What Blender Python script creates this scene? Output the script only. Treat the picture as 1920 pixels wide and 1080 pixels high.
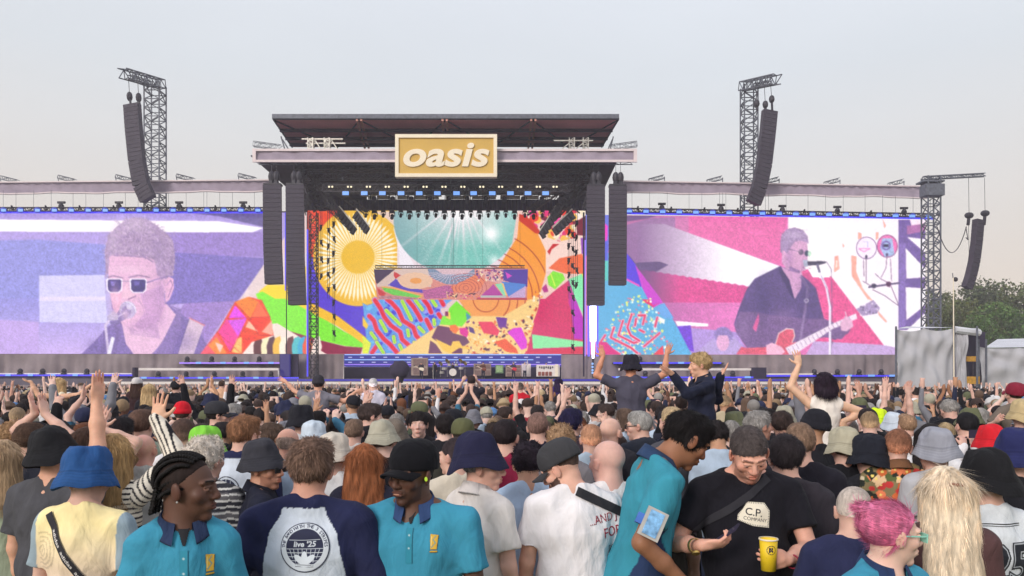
import bpy, math, random
import numpy as np
from mathutils import Vector, Matrix, Euler
R = math.radians
random.seed(7)
rng = np.random.default_rng(7)
sc = bpy.context.scene
for o in list(bpy.data.objects):
 bpy.data.objects.remove(o)
# ------------------------------------------------------------------ camera, sky, sun, exposure
FPX = 1387.0      # focal length in photo pixels (1920 wide)
CAMZ = 2.05       # phone held a little above the heads
HZ = 718.0        # photo row of the horizon
cd = bpy.data.cameras.new('camera')
cam = bpy.data.objects.new('camera', cd)
sc.collection.objects.link(cam)
cam.location = (0, 0, CAMZ)
cam.rotation_euler = (R(90), 0, 0)
cd.sensor_width = 36.0
cd.lens = 36.0 * FPX / 1920.0
cd.shift_y = (HZ - 540.0) / 1920.0
cd.clip_start = 0.1
cd.clip_end = 5000
sc.camera = cam
SUN_EL, SUN_AZ = 24.0, 215.0     # soft evening light from behind the camera, azimuth clockwise from +Y
w = bpy.data.worlds.new('World')
sc.world = w
w.use_nodes = True
nt = w.node_tree
nt.nodes.clear()
wo = nt.nodes.new('ShaderNodeOutputWorld')
bg = nt.nodes.new('ShaderNodeBackground')
sky = nt.nodes.new('ShaderNodeTexSky')
sky.sky_type = 'NISHITA'
sky.sun_disc = False
sky.sun_elevation = R(SUN_EL)
sky.sun_rotation = R(SUN_AZ)
sky.air_density = 1.0
sky.dust_density = 3.0
sky.ozone_density = 1.0
# thin veil of evening cloud over the clear sky
tc = nt.nodes.new('ShaderNodeTexCoord')
sx = nt.nodes.new('ShaderNodeSeparateXYZ')
nt.links.new(tc.outputs['Generated'], sx.inputs[0])
cr = nt.nodes.new('ShaderNodeValToRGB')
nt.links.new(sx.outputs['Z'], cr.inputs['Fac'])
els = cr.color_ramp.elements
els[0].position = 0.0
els[0].color = (6.3, 5.3, 4.7, 1)
els[1].position = 1.0
els[1].color = (6.6, 6.9, 7.6, 1)
for p_, c_ in ((0.07, (7.4, 6.15, 5.1, 1)), (0.16, (7.0, 6.25, 5.55, 1)), (0.28, (6.65, 6.5, 6.35, 1)), (0.37, (6.55, 6.8, 7.05, 1)), (0.46, (6.75, 7.05, 7.5, 1))):
 e_ = els.new(p_)
 e_.color = c_
nz = nt.nodes.new('ShaderNodeTexNoise')
nz.inputs['Scale'].default_value = 2.2
nz.inputs['Detail'].default_value = 5
mpg = nt.nodes.new('ShaderNodeMapping')
mpg.inputs['Scale'].default_value = (1, 1, 4)
nt.links.new(tc.outputs['Generated'], mpg.inputs[0])
nt.links.new(mpg.outputs[0], nz.inputs['Vector'])
cm = nt.nodes.new('ShaderNodeMapRange')
cm.inputs['From Min'].default_value = 0.3
cm.inputs['From Max'].default_value = 0.75
cm.inputs['To Min'].default_value = 0.97
cm.inputs['To Max'].default_value = 1.03
nt.links.new(nz.outputs['Fac'], cm.inputs['Value'])
vm = nt.nodes.new('ShaderNodeVectorMath')
vm.operation = 'SCALE'
nt.links.new(cr.outputs['Color'], vm.inputs[0])
nt.links.new(cm.outputs['Result'], vm.inputs['Scale'])
mx = nt.nodes.new('ShaderNodeMix')
mx.data_type = 'RGBA'
mx.inputs['Factor'].default_value = 0.86
nt.links.new(sky.outputs[0], mx.inputs[6])
nt.links.new(vm.outputs[0], mx.inputs[7])
nt.links.new(mx.outputs[2], bg.inputs['Color'])
bg.inputs['Strength'].default_value = 0.109
nt.links.new(bg.outputs[0], wo.inputs[0])
sd = bpy.data.lights.new('sun', 'SUN')
sun = bpy.data.objects.new('sun', sd)
sc.collection.objects.link(sun)
sd.energy = 1.9
sd.angle = R(22)
sd.color = (1.0, 0.93, 0.85)
az = R(SUN_AZ)
sdir = Vector((math.sin(az) * math.cos(R(SUN_EL)), math.cos(az) * math.cos(R(SUN_EL)), math.sin(R(SUN_EL))))
sun.rotation_euler = sdir.to_track_quat('Z', 'Y').to_euler()
sc.view_settings.view_transform = 'Standard'
sc.view_settings.look = 'None'
sc.view_settings.exposure = 0.25
sc.view_settings.gamma = 1
EXG = 1.0 / (2 ** 0.25)
# ------------------------------------------------------------------ helpers
def P(px, py, Y):
 """photo pixel -> real point at distance Y in front of the camera"""
 return np.array([(px - 960.0) / FPX * Y, Y, CAMZ + (HZ - py) / FPX * Y])
def PX(px, Y): return (px - 960.0) / FPX * Y
def PZ(py, Y): return CAMZ + (HZ - py) / FPX * Y
def proj(v):
 return 960 + v[..., 0] / v[..., 1] * FPX, HZ - (v[..., 2] - CAMZ) / v[..., 1] * FPX
def lin(c):
 c = np.asarray(c, float) / 255.0
 return np.where(c <= 0.04045, c / 12.92, ((c + 0.055) / 1.055) ** 2.4)
def L3(r, g, b):
 return tuple(float(v) for v in lin((r, g, b)))
def tag(o, label=None, cat=None, group=None, kind=None):
 if label: o['label'] = label
 if cat: o['category'] = cat
 if group: o['group'] = group
 if kind: o['kind'] = kind
 return o
def empty(name, loc, label=None, cat=None, group=None, rz=0.0):
 o = bpy.data.objects.new(name, None)
 o.empty_display_size = 0.2
 o.location = loc
 o.rotation_euler = (0, 0, rz)
 sc.collection.objects.link(o)
 tag(o, label, cat, group)
 return o
def mesh_obj(name, verts, faces, mat, parent=None, smooth=False, cols=None, mat_ids=None, link=True):
 me = bpy.data.meshes.new(name)
 verts = np.asarray(verts, np.float32).reshape(-1, 3)
 if isinstance(faces, np.ndarray):
  n, k = faces.shape
  me.vertices.add(len(verts))
  me.vertices.foreach_set('co', verts.ravel())
  me.loops.add(n * k)
  me.loops.foreach_set('vertex_index', faces.astype(np.int32).ravel())
  me.polygons.add(n)
  me.polygons.foreach_set('loop_start', np.arange(0, n * k, k, dtype=np.int32))
  me.polygons.foreach_set('loop_total', np.full(n, k, np.int32))
  me.update(calc_edges=True)
 else:
  me.from_pydata([tuple(map(float, v)) for v in verts], [], faces)
  me.update()
 me.validate()
 if smooth:
  me.polygons.foreach_set('use_smooth', np.ones(len(me.polygons), bool))
 if cols is not None:
  cols = np.asarray(cols, np.float32)
  if cols.shape[1] == 3:
   cols = np.concatenate([cols, np.ones((len(cols), 1), np.float32)], 1)
  a = me.color_attributes.new('Col', 'FLOAT_COLOR', 'POINT')
  a.data.foreach_set('color', cols.ravel())
 if mat is not None:
  for m in (mat if isinstance(mat, (list, tuple)) else [mat]):
   me.materials.append(m)
 if mat_ids is not None:
  me.polygons.foreach_set('material_index', np.asarray(mat_ids, np.int32))
 if not link:
  return me
 o = bpy.data.objects.new(name, me)
 sc.collection.objects.link(o)
 if parent is not None:
  o.parent = parent
 return o
def wloc(o):
 v = np.zeros(3)
 while o is not None:
  v += np.array(o.location)
  o = o.parent
 return v
class MB:
 """collects boxes, bars, tubes and prisms and links them as one mesh"""
 def __init__(s):
  s.v = []; s.f = []; s.n = 0
 def raw(s, v, f):
  s.v.extend([tuple(p) for p in v])
  s.f.extend([tuple(i + s.n for i in q) for q in f])
  s.n += len(v)
  return s
 def box(s, a, b):
  x0, y0, z0 = np.minimum(a, b); x1, y1, z1 = np.maximum(a, b)
  v = [(x0,y0,z0),(x1,y0,z0),(x1,y1,z0),(x0,y1,z0),(x0,y0,z1),(x1,y0,z1),(x1,y1,z1),(x0,y1,z1)]
  return s.raw(v, [(0,3,2,1),(4,5,6,7),(0,1,5,4),(1,2,6,5),(2,3,7,6),(3,0,4,7)])
 def bar(s, a, b, r, n=4, r2=None):
  a = np.array(a, float); b = np.array(b, float)
  r2 = r if r2 is None else r2
  d = b - a
  L = np.linalg.norm(d)
  if L < 1e-6: return s
  d /= L
  u = np.cross(d, (0, 0, 1.0) if abs(d[2]) < 0.9 else (1.0, 0, 0)); u /= np.linalg.norm(u)
  w_ = np.cross(d, u)
  v = []
  for c, rr in ((a, r), (b, r2)):
   for i in range(n):
    t = 2 * math.pi * (i + .5) / n
    v.append(c + rr * (math.cos(t) * u + math.sin(t) * w_))
  f = [(i, (i + 1) % n, n + (i + 1) % n, n + i) for i in range(n)]
  f += [tuple(range(n - 1, -1, -1)), tuple(range(n, 2 * n))]
  return s.raw(v, f)
 def tube(s, pts, r, n=6):
  for i in range(len(pts) - 1):
   rr = r[i] if isinstance(r, (list, tuple)) else r
   r2 = r[i + 1] if isinstance(r, (list, tuple)) else r
   s.bar(pts[i], pts[i + 1], rr, n, r2)
  return s
 def prism(s, pts, dv):
  """planar polygon swept by vector dv"""
  n = len(pts); dv = np.array(dv, float)
  v = [np.array(p, float) for p in pts] + [np.array(p, float) + dv for p in pts]
  f = [tuple(range(n)), tuple(range(2 * n - 1, n - 1, -1))] + [(i + n, (i + 1) % n + n, (i + 1) % n, i) for i in range(n)]
  return s.raw(v, f)
 def lathe(s, prof, c=(0, 0, 0), n=20, sx=1, sy=1, close=False):
  v = []; f = []
  for r, z in prof:
   for i in range(n):
    t = 2 * math.pi * i / n
    v.append((c[0] + r * sx * math.cos(t), c[1] + r * sy * math.sin(t), c[2] + z))
  for j in range(len(prof) - 1):
   for i in range(n):
    f.append((j*n+i, j*n+(i+1)%n, (j+1)*n+(i+1)%n, (j+1)*n+i))
  if close:
   f.append(tuple(range(n - 1, -1, -1))); f.append(tuple(range((len(prof)-1)*n, len(prof)*n)))
  return s.raw(v, f)
 def ball(s, c, r, n=10, m=7):
  r = np.ones(3) * r
  v = []; f = []
  for j in range(m + 1):
   ph = math.pi * j / m
   for i in range(n):
    t = 2 * math.pi * i / n
    v.append((c[0]+r[0]*math.sin(ph)*math.cos(t), c[1]+r[1]*math.sin(ph)*math.sin(t), c[2]+r[2]*math.cos(ph)))
  for j in range(m):
   for i in range(n):
    f.append((j*n+i, (j+1)*n+i, (j+1)*n+(i+1)%n, j*n+(i+1)%n))
  return s.raw(v, f)
 def truss(s, a, b, w_, seg, rc=0.03, rd=0.018, tri=False):
  """box lattice truss from a to b, section w_"""
  a = np.array(a, float); b = np.array(b, float)
  d = b - a; L = np.linalg.norm(d); d /= L
  u = np.cross(d, (0, 0, 1.0) if abs(d[2]) < 0.9 else (0, 1.0, 0)); u /= np.linalg.norm(u)
  q = np.cross(d, u)
  cs = [(-1,-1),(1,-1),(1,1),(-1,1)]
  off = [(x * u + y * q) * w_ / 2 for x, y in cs]
  for o_ in off: s.bar(a + o_, b + o_, rc)
  n = max(1, int(round(L / seg)))
  for i in range(n):
   p0 = a + d * L * i / n; p1 = a + d * L * (i + 1) / n
   for k in range(4):
    o1, o2 = off[k], off[(k + 1) % 4]
    if i % 2: o1, o2 = o2, o1
    s.bar(p0 + o1, p1 + o2, rd)
    s.bar(p0 + off[k], p0 + off[(k + 1) % 4], rd)
  return s
 def build(s, name, mat, parent=None, smooth=False):
  v = np.array(s.v, float)
  if parent is not None: v = v - wloc(parent)
  return mesh_obj(name, v, s.f, mat, parent, smooth)
# ------------------------------------------------------------------ materials
def new_mat(name):
 m = bpy.data.materials.new(name)
 m.use_nodes = True
 return m, m.node_tree, m.node_tree.nodes['Principled BSDF']
MAT = {}
def pm(name, col, rough=0.6, metal=0.0, noise=0.25, scale=6.0, bump=0.0, coord='Object', detail=4):
 """principled paint/cloth/metal with uneven colour"""
 if name in MAT: return MAT[name]
 m, t, b = new_mat(name)
 c = t.nodes.new('ShaderNodeTexCoord')
 n = t.nodes.new('ShaderNodeTexNoise')
 n.inputs['Scale'].default_value = scale
 n.inputs['Detail'].default_value = detail
 t.links.new(c.outputs[coord], n.inputs['Vector'])
 r = t.nodes.new('ShaderNodeValToRGB')
 c = L3(*col)
 r.color_ramp.elements[0].position = 0.3
 r.color_ramp.elements[1].position = 0.7
 r.color_ramp.elements[0].color = tuple(x * (1 - noise) for x in c) + (1,)
 r.color_ramp.elements[1].color = tuple(min(1, x * (1 + noise)) for x in c) + (1,)
 t.links.new(n.outputs['Fac'], r.inputs['Fac'])
 t.links.new(r.outputs['Color'], b.inputs['Base Color'])
 b.inputs['Roughness'].default_value = rough
 b.inputs['Metallic'].default_value = metal
 if bump:
  bp = t.nodes.new('ShaderNodeBump')
  bp.inputs['Strength'].default_value = bump
  bp.inputs['Distance'].default_value = 0.02
  t.links.new(n.outputs['Fac'], bp.inputs['Height'])
  t.links.new(bp.outputs[0], b.inputs['Normal'])
 MAT[name] = m
 return m
def em(name, col, strength=1.0):
 """a lamp or lit display"""
 if name in MAT: return MAT[name]
 m, t, b = new_mat(name)
 c = L3(*col) + (1,)
 b.inputs['Base Color'].default_value = (0.02, 0.02, 0.02, 1)
 b.inputs['Emission Color'].default_value = c
 b.inputs['Emission Strength'].default_value = strength * EXG
 MAT[name] = m
 return m
def vcol_mat(name, kind):
 """colour = mix(attribute * object colour, attribute, alpha); one for skin, cloth, hair, print"""
 m, t, b = new_mat(name)
 a = t.nodes.new('ShaderNodeAttribute'); a.attribute_name = 'Col'
 oi = t.nodes.new('ShaderNodeObjectInfo')
 mul = t.nodes.new('ShaderNodeMix'); mul.data_type = 'RGBA'; mul.blend_type = 'MULTIPLY'; mul.inputs[0].default_value = 1
 t.links.new(a.outputs['Color'], mul.inputs[6]); t.links.new(oi.outputs['Color'], mul.inputs[7])
 mi = t.nodes.new('ShaderNodeMix'); mi.data_type = 'RGBA'
 t.links.new(a.outputs['Alpha'], mi.inputs[0]); t.links.new(mul.outputs[2], mi.inputs[6]); t.links.new(a.outputs['Color'], mi.inputs[7])
 tc_ = t.nodes.new('ShaderNodeTexCoord')
 n = t.nodes.new('ShaderNodeTexNoise')
 mp_ = t.nodes.new('ShaderNodeMapping')
 t.links.new(tc_.outputs['Object'], mp_.inputs[0]); t.links.new(mp_.outputs[0], n.inputs['Vector'])
 hs = t.nodes.new('ShaderNodeMix'); hs.data_type = 'RGBA'; hs.blend_type = 'MULTIPLY'
 rr = t.nodes.new('ShaderNodeMapRange'); rr.inputs['To Min'].default_value = 0.8; rr.inputs['To Max'].default_value = 1.2
 rr.inputs['From Min'].default_value = 0.3; rr.inputs['From Max'].default_value = 0.7
 t.links.new(n.outputs['Fac'], rr.inputs['Value'])
 hs.inputs[0].default_value = 1
 t.links.new(mi.outputs[2], hs.inputs[6]); t.links.new(rr.outputs['Result'], hs.inputs[7])
 t.links.new(hs.outputs[2], b.inputs['Base Color'])
 bp = t.nodes.new('ShaderNodeBump'); bp.inputs['Distance'].default_value = 0.01
 if kind == 'skin':
  n.inputs['Scale'].default_value = 14; n.inputs['Detail'].default_value = 5
  rr.inputs['To Min'].default_value = 0.86; rr.inputs['To Max'].default_value = 1.12
  b.inputs['Roughness'].default_value = 0.56
  b.inputs['Subsurface Weight'].default_value = 0.12
  b.inputs['Subsurface Radius'].default_value = (0.02, 0.008, 0.004)
  b.inputs['Specular IOR Level'].default_value = 0.4
  bp.inputs['Strength'].default_value = 0.15
 elif kind == 'cloth':
  n.inputs['Scale'].default_value = 7; n.inputs['Detail'].default_value = 6; n.inputs['Distortion'].default_value = 1.2
  mp_.inputs['Scale'].default_value = (1.2, 1.2, 0.6)
  rr.inputs['To Min'].default_value = 0.88; rr.inputs['To Max'].default_value = 1.1
  b.inputs['Roughness'].default_value = 0.9
  b.inputs['Sheen Weight'].default_value = 0.02; b.inputs['Specular IOR Level'].default_value = 0.2
  bp.inputs['Strength'].default_value = 0.55; bp.inputs['Distance'].default_value = 0.03
  n2 = t.nodes.new('ShaderNodeTexNoise'); n2.inputs['Scale'].default_value = 5; n2.inputs['Detail'].default_value = 2; n2.inputs['Distortion'].default_value = 1.6
  t.links.new(mp_.outputs[0], n2.inputs['Vector'])
  s1_ = t.nodes.new('ShaderNodeMath'); s1_.operation = 'SUBTRACT'; s1_.inputs[1].default_value = .5; t.links.new(n2.outputs['Fac'], s1_.inputs[0])
  s2_ = t.nodes.new('ShaderNodeMath'); s2_.operation = 'ABSOLUTE'; t.links.new(s1_.outputs[0], s2_.inputs[0])
  s3_ = t.nodes.new('ShaderNodeMath'); s3_.operation = 'POWER'; s3_.inputs[1].default_value = .9; t.links.new(s2_.outputs[0], s3_.inputs[0])
  b2 = t.nodes.new('ShaderNodeBump'); b2.inputs['Strength'].default_value = .32; b2.inputs['Distance'].default_value = .03; t.links.new(s3_.outputs[0], b2.inputs['Height']); t.links.new(b2.outputs[0], bp.inputs['Normal'])
 elif kind == 'hair':
  n.inputs['Scale'].default_value = 60; n.inputs['Detail'].default_value = 3
  mp_.inputs['Scale'].default_value = (1, 1, 0.25)
  rr.inputs['To Min'].default_value = 0.72; rr.inputs['To Max'].default_value = 1.3
  b.inputs['Roughness'].default_value = 0.72
  b.inputs['Specular IOR Level'].default_value = 0.2
  bp.inputs['Strength'].default_value = 0.4
 if kind == 'print':
  b.inputs['Roughness'].default_value = 0.8; hs.inputs[0].default_value = 0
 else:
  t.links.new(n.outputs['Fac'], bp.inputs['Height']); t.links.new(bp.outputs[0], b.inputs['Normal'])
 MAT[name] = m
 return m
M_SKIN = vcol_mat('skin', 'skin'); M_CLOTH = vcol_mat('cloth', 'cloth'); M_HAIR = vcol_mat('hair', 'hair'); M_PRINT = vcol_mat('print', 'print')
# ------------------------------------------------------------------ what the LED walls show, drawn as lit pixels (one mesh vertex per LED cluster)
class Canvas:
 def __init__(s, x0, y0, x1, y1, sc_, bgc=(0, 0, 0), alpha=False):
  s.x0, s.y0, s.s = x0, y0, sc_
  s.w = int((x1 - x0) * sc_); s.h = int((y1 - y0) * sc_)
  s.a = np.zeros((s.h, s.w, 3), np.float32) + np.array(bgc, np.float32)
  s.m = np.zeros((s.h, s.w), np.float32) + (0 if alpha else 1)
 def _bb(s, xa, ya, xb, yb):
  i0 = max(0, int((ya - s.y0) * s.s) - 1); i1 = min(s.h, int((yb - s.y0) * s.s) + 2)
  j0 = max(0, int((xa - s.x0) * s.s) - 1); j1 = min(s.w, int((xb - s.x0) * s.s) + 2)
  if i1 <= i0 or j1 <= j0: return None
  Y, X = np.mgrid[i0:i1, j0:j1]
  return slice(i0, i1), slice(j0, j1), s.x0 + (X + .5) / s.s, s.y0 + (Y + .5) / s.s
 def put(s, sl, mask, col, n=0.0, k=1.0):
  if callable(col): c = col
  v = s.a[sl[0], sl[1]]
  if n:
   g = 1 + n * (rng.random(mask.shape)[..., None] - .5) * 2
   c2 = np.clip(np.array(col, np.float32) * g, 0, 255)
  else: c2 = np.broadcast_to(np.array(col, np.float32), v.shape)
  mk = (mask.astype(np.float32) * k)[..., None]
  s.a[sl[0], sl[1]] = v * (1 - mk) + c2 * mk
  s.m[sl[0], sl[1]] = np.maximum(s.m[sl[0], sl[1]], mask)
 def poly(s, pts, col, n=0.0, k=1.0):
  p = np.array(pts, float)
  b = s._bb(p[:, 0].min(), p[:, 1].min(), p[:, 0].max(), p[:, 1].max())
  if b is None: return
  X, Y = b[2], b[3]
  ins = np.zeros(X.shape, bool)
  for i in range(len(p)):
   (xa, ya), (xb, yb) = p[i], p[(i + 1) % len(p)]
   if ya == yb: continue
   c = ((ya > Y) != (yb > Y)) & (X < (xb - xa) * (Y - ya) / (yb - ya) + xa)
   ins ^= c
  s.put(b, ins, col, n, k)
 def ell(s, cx, cy, rx, ry, col, ang=0.0, n=0.0, k=1.0, ring=None, clip=None):
  m = max(rx, ry)
  b = s._bb(cx - m, cy - m, cx + m, cy + m)
  if b is None: return
  X, Y = b[2] - cx, b[3] - cy
  c, t = math.cos(R(ang)), math.sin(R(ang))
  u = (X * c + Y * t) / rx; v = (-X * t + Y * c) / ry
  d = np.sqrt(u * u + v * v)
  mk = d <= 1
  if ring is not None: mk &= d >= 1 - ring / max(rx, ry)
  if clip is not None: mk &= clip(b[2], b[3])
  s.put(b, mk, col, n, k)
 def line(s, pts, wd, col, n=0.0, k=1.0):
  for (xa, ya), (xb, yb) in zip(pts[:-1], pts[1:]):
   b = s._bb(min(xa, xb) - wd, min(ya, yb) - wd, max(xa, xb) + wd, max(ya, yb) + wd)
   if b is None: continue
   dx, dy = xb - xa, yb - ya
   t = np.clip(((b[2] - xa) * dx + (b[3] - ya) * dy) / (dx * dx + dy * dy + 1e-9), 0, 1)
   s.put(b, np.hypot(b[2] - xa - t * dx, b[3] - ya - t * dy) <= wd / 2, col, n, k)
 def grad(s, x0, y0, x1, y1, c0, c1, horiz=False, k=1.0, n=0.0):
  b = s._bb(x0, y0, x1, y1)
  if b is None: return
  t = ((b[2] - x0) / (x1 - x0) if horiz else (b[3] - y0) / (y1 - y0)).clip(0, 1)[..., None]
  v = np.array(c0) * (1 - t) + np.array(c1) * t
  if n: v = v * (1 + n * (rng.random(t.shape) - .5) * 2)
  s.a[b[0], b[1]] = s.a[b[0], b[1]] * (1 - k) + v * k
 def text(s, body, cx, cy, hgt, col, ang=0, shear=0.0, bold=0.0, sp=1.0, wscale=1.0):
  cu = bpy.data.curves.new('t', 'FONT'); cu.body = body; cu.size = 1; cu.align_x = 'CENTER'
  cu.shear = shear; cu.offset = bold; cu.space_character = sp; cu.resolution_u = 3
  o = bpy.data.objects.new('t', cu)
  me = bpy.data.meshes.new_from_object(o)
  me.calc_loop_triangles()
  v = np.array([q.co[:2] for q in me.vertices])
  tri = [tuple(t.vertices) for t in me.loop_triangles]
  bpy.data.objects.remove(o); bpy.data.curves.remove(cu); bpy.data.meshes.remove(me)
  if len(v) == 0: return
  v = v * hgt / 0.7; v[:, 0] *= wscale
  v[:, 1] -= hgt / 2
  c, t = math.cos(R(ang)), math.sin(R(ang))
  q = np.stack([cx + v[:, 0] * c + v[:, 1] * t, cy + v[:, 0] * t - v[:, 1] * c], 1)
  for t_ in tri: s.poly(q[list(t_)], col)
 def down(s, f):
  h, w_ = s.h // f * f, s.w // f * f
  return s.a[:h, :w_].reshape(h // f, f, w_ // f, f, 3).mean((1, 3)), s.m[:h, :w_].reshape(h // f, f, w_ // f, f).mean((1, 3))
def zt(x0, y0, sc_):
 return lambda *p: [(x0 + p[i] / sc_, y0 + p[i + 1] / sc_) for i in range(0, len(p), 2)]
za = zt(0, 380, 3.177); zb = zt(480, 380, 4.8); zc = zt(820, 380, 4.8); zd = zt(1120, 380, 4.8); ze = zt(1480, 380, 4.3545)
zf = zt(480, 560, 4.8); zg = zt(820, 560, 4.8); zh = zt(1120, 560, 4.8); zi = zt(180, 395, 4.0); zj = zt(1340, 400, 4.0); zk = zt(680, 480, 5.685)
def art():
 A = Canvas(-90, 392, 1750, 674, 1.5, (150, 140, 205))
 q = A.poly
 # ---- left wall: singer close up
 A.grad(-90, 392, 545, 674, (168, 150, 214), (196, 172, 226), n=0.05)
 q(za(-300, 230, 230, 220, 640, 250, 640, 680, 220, 720, -300, 690), (146, 146, 214), .10)
 A.grad(-90, 560, 215, 672, (150, 145, 214), (204, 180, 232), k=.8, n=.04)
 q(za(-300, 680, 230, 710, 230, 920, -300, 920), (190, 165, 224), .05)
 q(za(-300, 98, 1300, 110, 1570, 150, 1500, 178, 0, 172, -300, 172), (255, 248, 248))
 q(za(700, 180, 1570, 175, 1570, 325, 1040, 300, 700, 280), (152, 128, 196), .16)
 q(za(700, 300, 1040, 295, 1570, 330, 1570, 380, 1410, 590, 1100, 600, 640, 640), (126, 112, 186), .2)
 q(za(1100, 600, 1400, 585, 1190, 905, 900, 905), (158, 130, 196), .14)
 q(za(1130, 60, 1590, 62, 1590, 150, 1300, 80), (104, 92, 148), .15)
 q(za(232, 435, 640, 430, 640, 716, 235, 712), (206, 202, 238), .03)
 q(za(240, 560, 640, 560, 640, 585, 240, 585), (222, 212, 240), .03)
 q(za(620, 430, 650, 430, 670, 720, 640, 720), (182, 170, 220), .04)
 # shoulders, shirt
 q(za(480, 905, 560, 830, 640, 740, 720, 690, 990, 600, 1050, 640, 1180, 740, 1260, 905), (128, 108, 172), .2)
 q(zi(190, 830, 225, 1000, 290, 1085, 420, 1085, 500, 980, 600, 780, 530, 700, 300, 740), (226, 186, 214), .03)
 q(zi(245, 860, 460, 850, 480, 960, 260, 930), (200, 160, 200), .06)
 q(zi(530, 700, 605, 740, 600, 800, 480, 1010, 410, 1085, 560, 1085, 640, 900, 640, 740), (140, 118, 178), .12)
 q(zi(700, 810, 810, 860, 730, 1085, 610, 1085), (214, 190, 208), .04)
 A.line(zi(700, 805, 815, 860), 2.4, (214, 130, 150)); A.line(zi(700, 810, 610, 1085), 1, (100, 85, 140))
 # face
 q(zi(85, 330, 110, 300, 430, 330, 520, 500, 510, 690, 530, 720, 470, 830, 330, 900, 200, 860, 130, 740, 100, 600), (222, 178, 208), .03)
 q(zi(330, 620, 500, 560, 520, 700, 470, 830, 330, 900, 290, 860, 370, 760), (204, 160, 202), .04)
 q(zi(105, 600, 200, 620, 170, 760, 125, 730), (226, 170, 200), .03)
 q(zi(512, 520, 545, 495, 580, 510, 585, 580, 550, 670, 520, 690), (228, 180, 210), .03)
 A.line(zi(530, 560, 560, 520, 575, 560, 540, 650), 1.3, (150, 110, 165))
 # hair
 hp = []
 base = zi(75, 500, 68, 300, 90, 190, 150, 120, 230, 65, 300, 50, 380, 62, 450, 105, 530, 170, 580, 230, 590, 380, 578, 490, 540, 500, 490, 520, 455, 470, 440, 380, 380, 345, 250, 335, 130, 330, 100, 350, 90, 480)
 for i in range(len(base)):
  a_, b_ = np.array(base[i]), np.array(base[(i + 1) % len(base)])
  for t in np.linspace(0, 1, 5)[:-1]:
   hp.append(tuple(a_ * (1 - t) + b_ * t + rng.normal(0, .8, 2)))
 q(hp, (172, 146, 182), .1)
 for i in range(900):
  x = rng.uniform(197, 326); y = rng.uniform(408, 515)
  j, k_ = int((x - A.x0) * A.s), int((y - A.y0) * A.s)
  if abs(A.a[k_, j, 0] - 172) < 26 and abs(A.a[k_, j, 2] - 182) < 28 and A.a[k_, j, 1] < 170:
   t = math.atan2(y - 440, x - 262) + rng.normal(0, .5); l = rng.uniform(3, 7)
   c = rng.choice([0, 1, 2])
   A.line([(x, y), (x + math.cos(t) * l, y + math.sin(t) * l)], .9, [(122, 100, 150), (216, 196, 214), (150, 125, 170)][c], k=.8)
 A.line(zi(130, 335, 250, 340, 370, 350, 430, 385), 1.6, (140, 118, 165))
 for y in (385, 410, 440): A.line(zi(140, y, 260, y - 8, 400, y + 4), .7, (190, 145, 185))
 A.line(zi(90, 500, 130, 488, 200, 505), 2.2, (150, 120, 160)); A.line(zi(245, 500, 320, 485, 400, 500), 2.4, (150, 120, 160))
 # glasses
 for x0, x1 in ((75, 200), (250, 382)):
  q(zi(x0, 520, x0 + 12, 508, x1 - 12, 508, x1, 520, x1 - 4, 595, x1 - 28, 618, x0 + 28, 618, x0 + 6, 595), (244, 236, 246))
  q(zi(x0 + 12, 526, x0 + 20, 517, x1 - 20, 517, x1 - 9, 526, x1 - 13, 590, x1 - 32, 609, x0 + 32, 609, x0 + 15, 590), (62, 46, 122), .1)
  q(zi(x0 + 30, 530, x1 - 50, 530, x1 - 60, 560, x0 + 40, 565), (110, 96, 178), .1)
 A.line(zi(200, 530, 250, 530), 1.6, (150, 130, 165)); A.line(zi(382, 540, 455, 515, 545, 490), 1.8, (120, 100, 160))
 q(zi(200, 600, 235, 540, 250, 600, 300, 640, 260, 665, 190, 655), (232, 190, 212)); A.line(zi(240, 665, 300, 640), 1.8, (140, 100, 150))
 A.line(zi(320, 660, 350, 720, 370, 800), .9, (176, 136, 180))
 # microphone and stand
 A.line(zi(95, 1085, 70, 860, 120, 800), 5, (205, 190, 220)); A.line(zi(130, 1085, 165, 950, 150, 860, 170, 800), 6, (120, 100, 160))
 A.line(zi(95, 1085, 125, 960), 7, (232, 228, 240)); A.line(zi(60, 1060, 60, 900), 1.5, (110, 90, 150))
 q(zi(150, 780, 190, 720, 240, 740, 250, 800, 190, 830, 150, 830), (132, 112, 168), .1)
 A.ell(*zi(238, 745)[0], 15.5, 16.5, (186, 172, 208), n=.12); A.ell(*zi(226, 760)[0], 9, 11, (132, 114, 172), n=.25)
 A.line(zi(225, 683, 262, 692, 292, 722, 300, 760), 2.2, (226, 218, 236)); A.ell(*zi(252, 722)[0], 6, 5, (210, 200, 226)); A.line(zi(130, 830, 222, 778), 13, (128, 110, 170), n=.2); A.line(zi(135, 812, 215, 765), 2, (206, 196, 224)); q(zi(85, 790, 130, 750, 165, 780, 165, 820, 100, 825), (190, 178, 208), .1)
 # ---- centre artwork
 q([(571, 392), (1200, 392), (1275, 674), (372, 674)], (228, 200, 200))
 q(za(1570, 370, 1720, 300, 1830, 300, 1830, 560, 1540, 540, 1420, 590), (226, 206, 206), .03)
 q(za(1540, 530, 1590, 490, 1720, 490, 1830, 560, 1830, 660), (250, 214, 30), .05)
 q([(538, 500), (600, 500), (600, 600), (538, 560)], (250, 210, 30), .05)
 q(zb(0, 820, 60, 800, 300, 940, 560, 1000, 560, 1400, 150, 1300, 140, 1050), (128, 238, 40), .12)
 q(zb(0, 830, 40, 815, 330, 950, 560, 1050, 560, 1300, 170, 1200), (128, 238, 40), .14)
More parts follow.
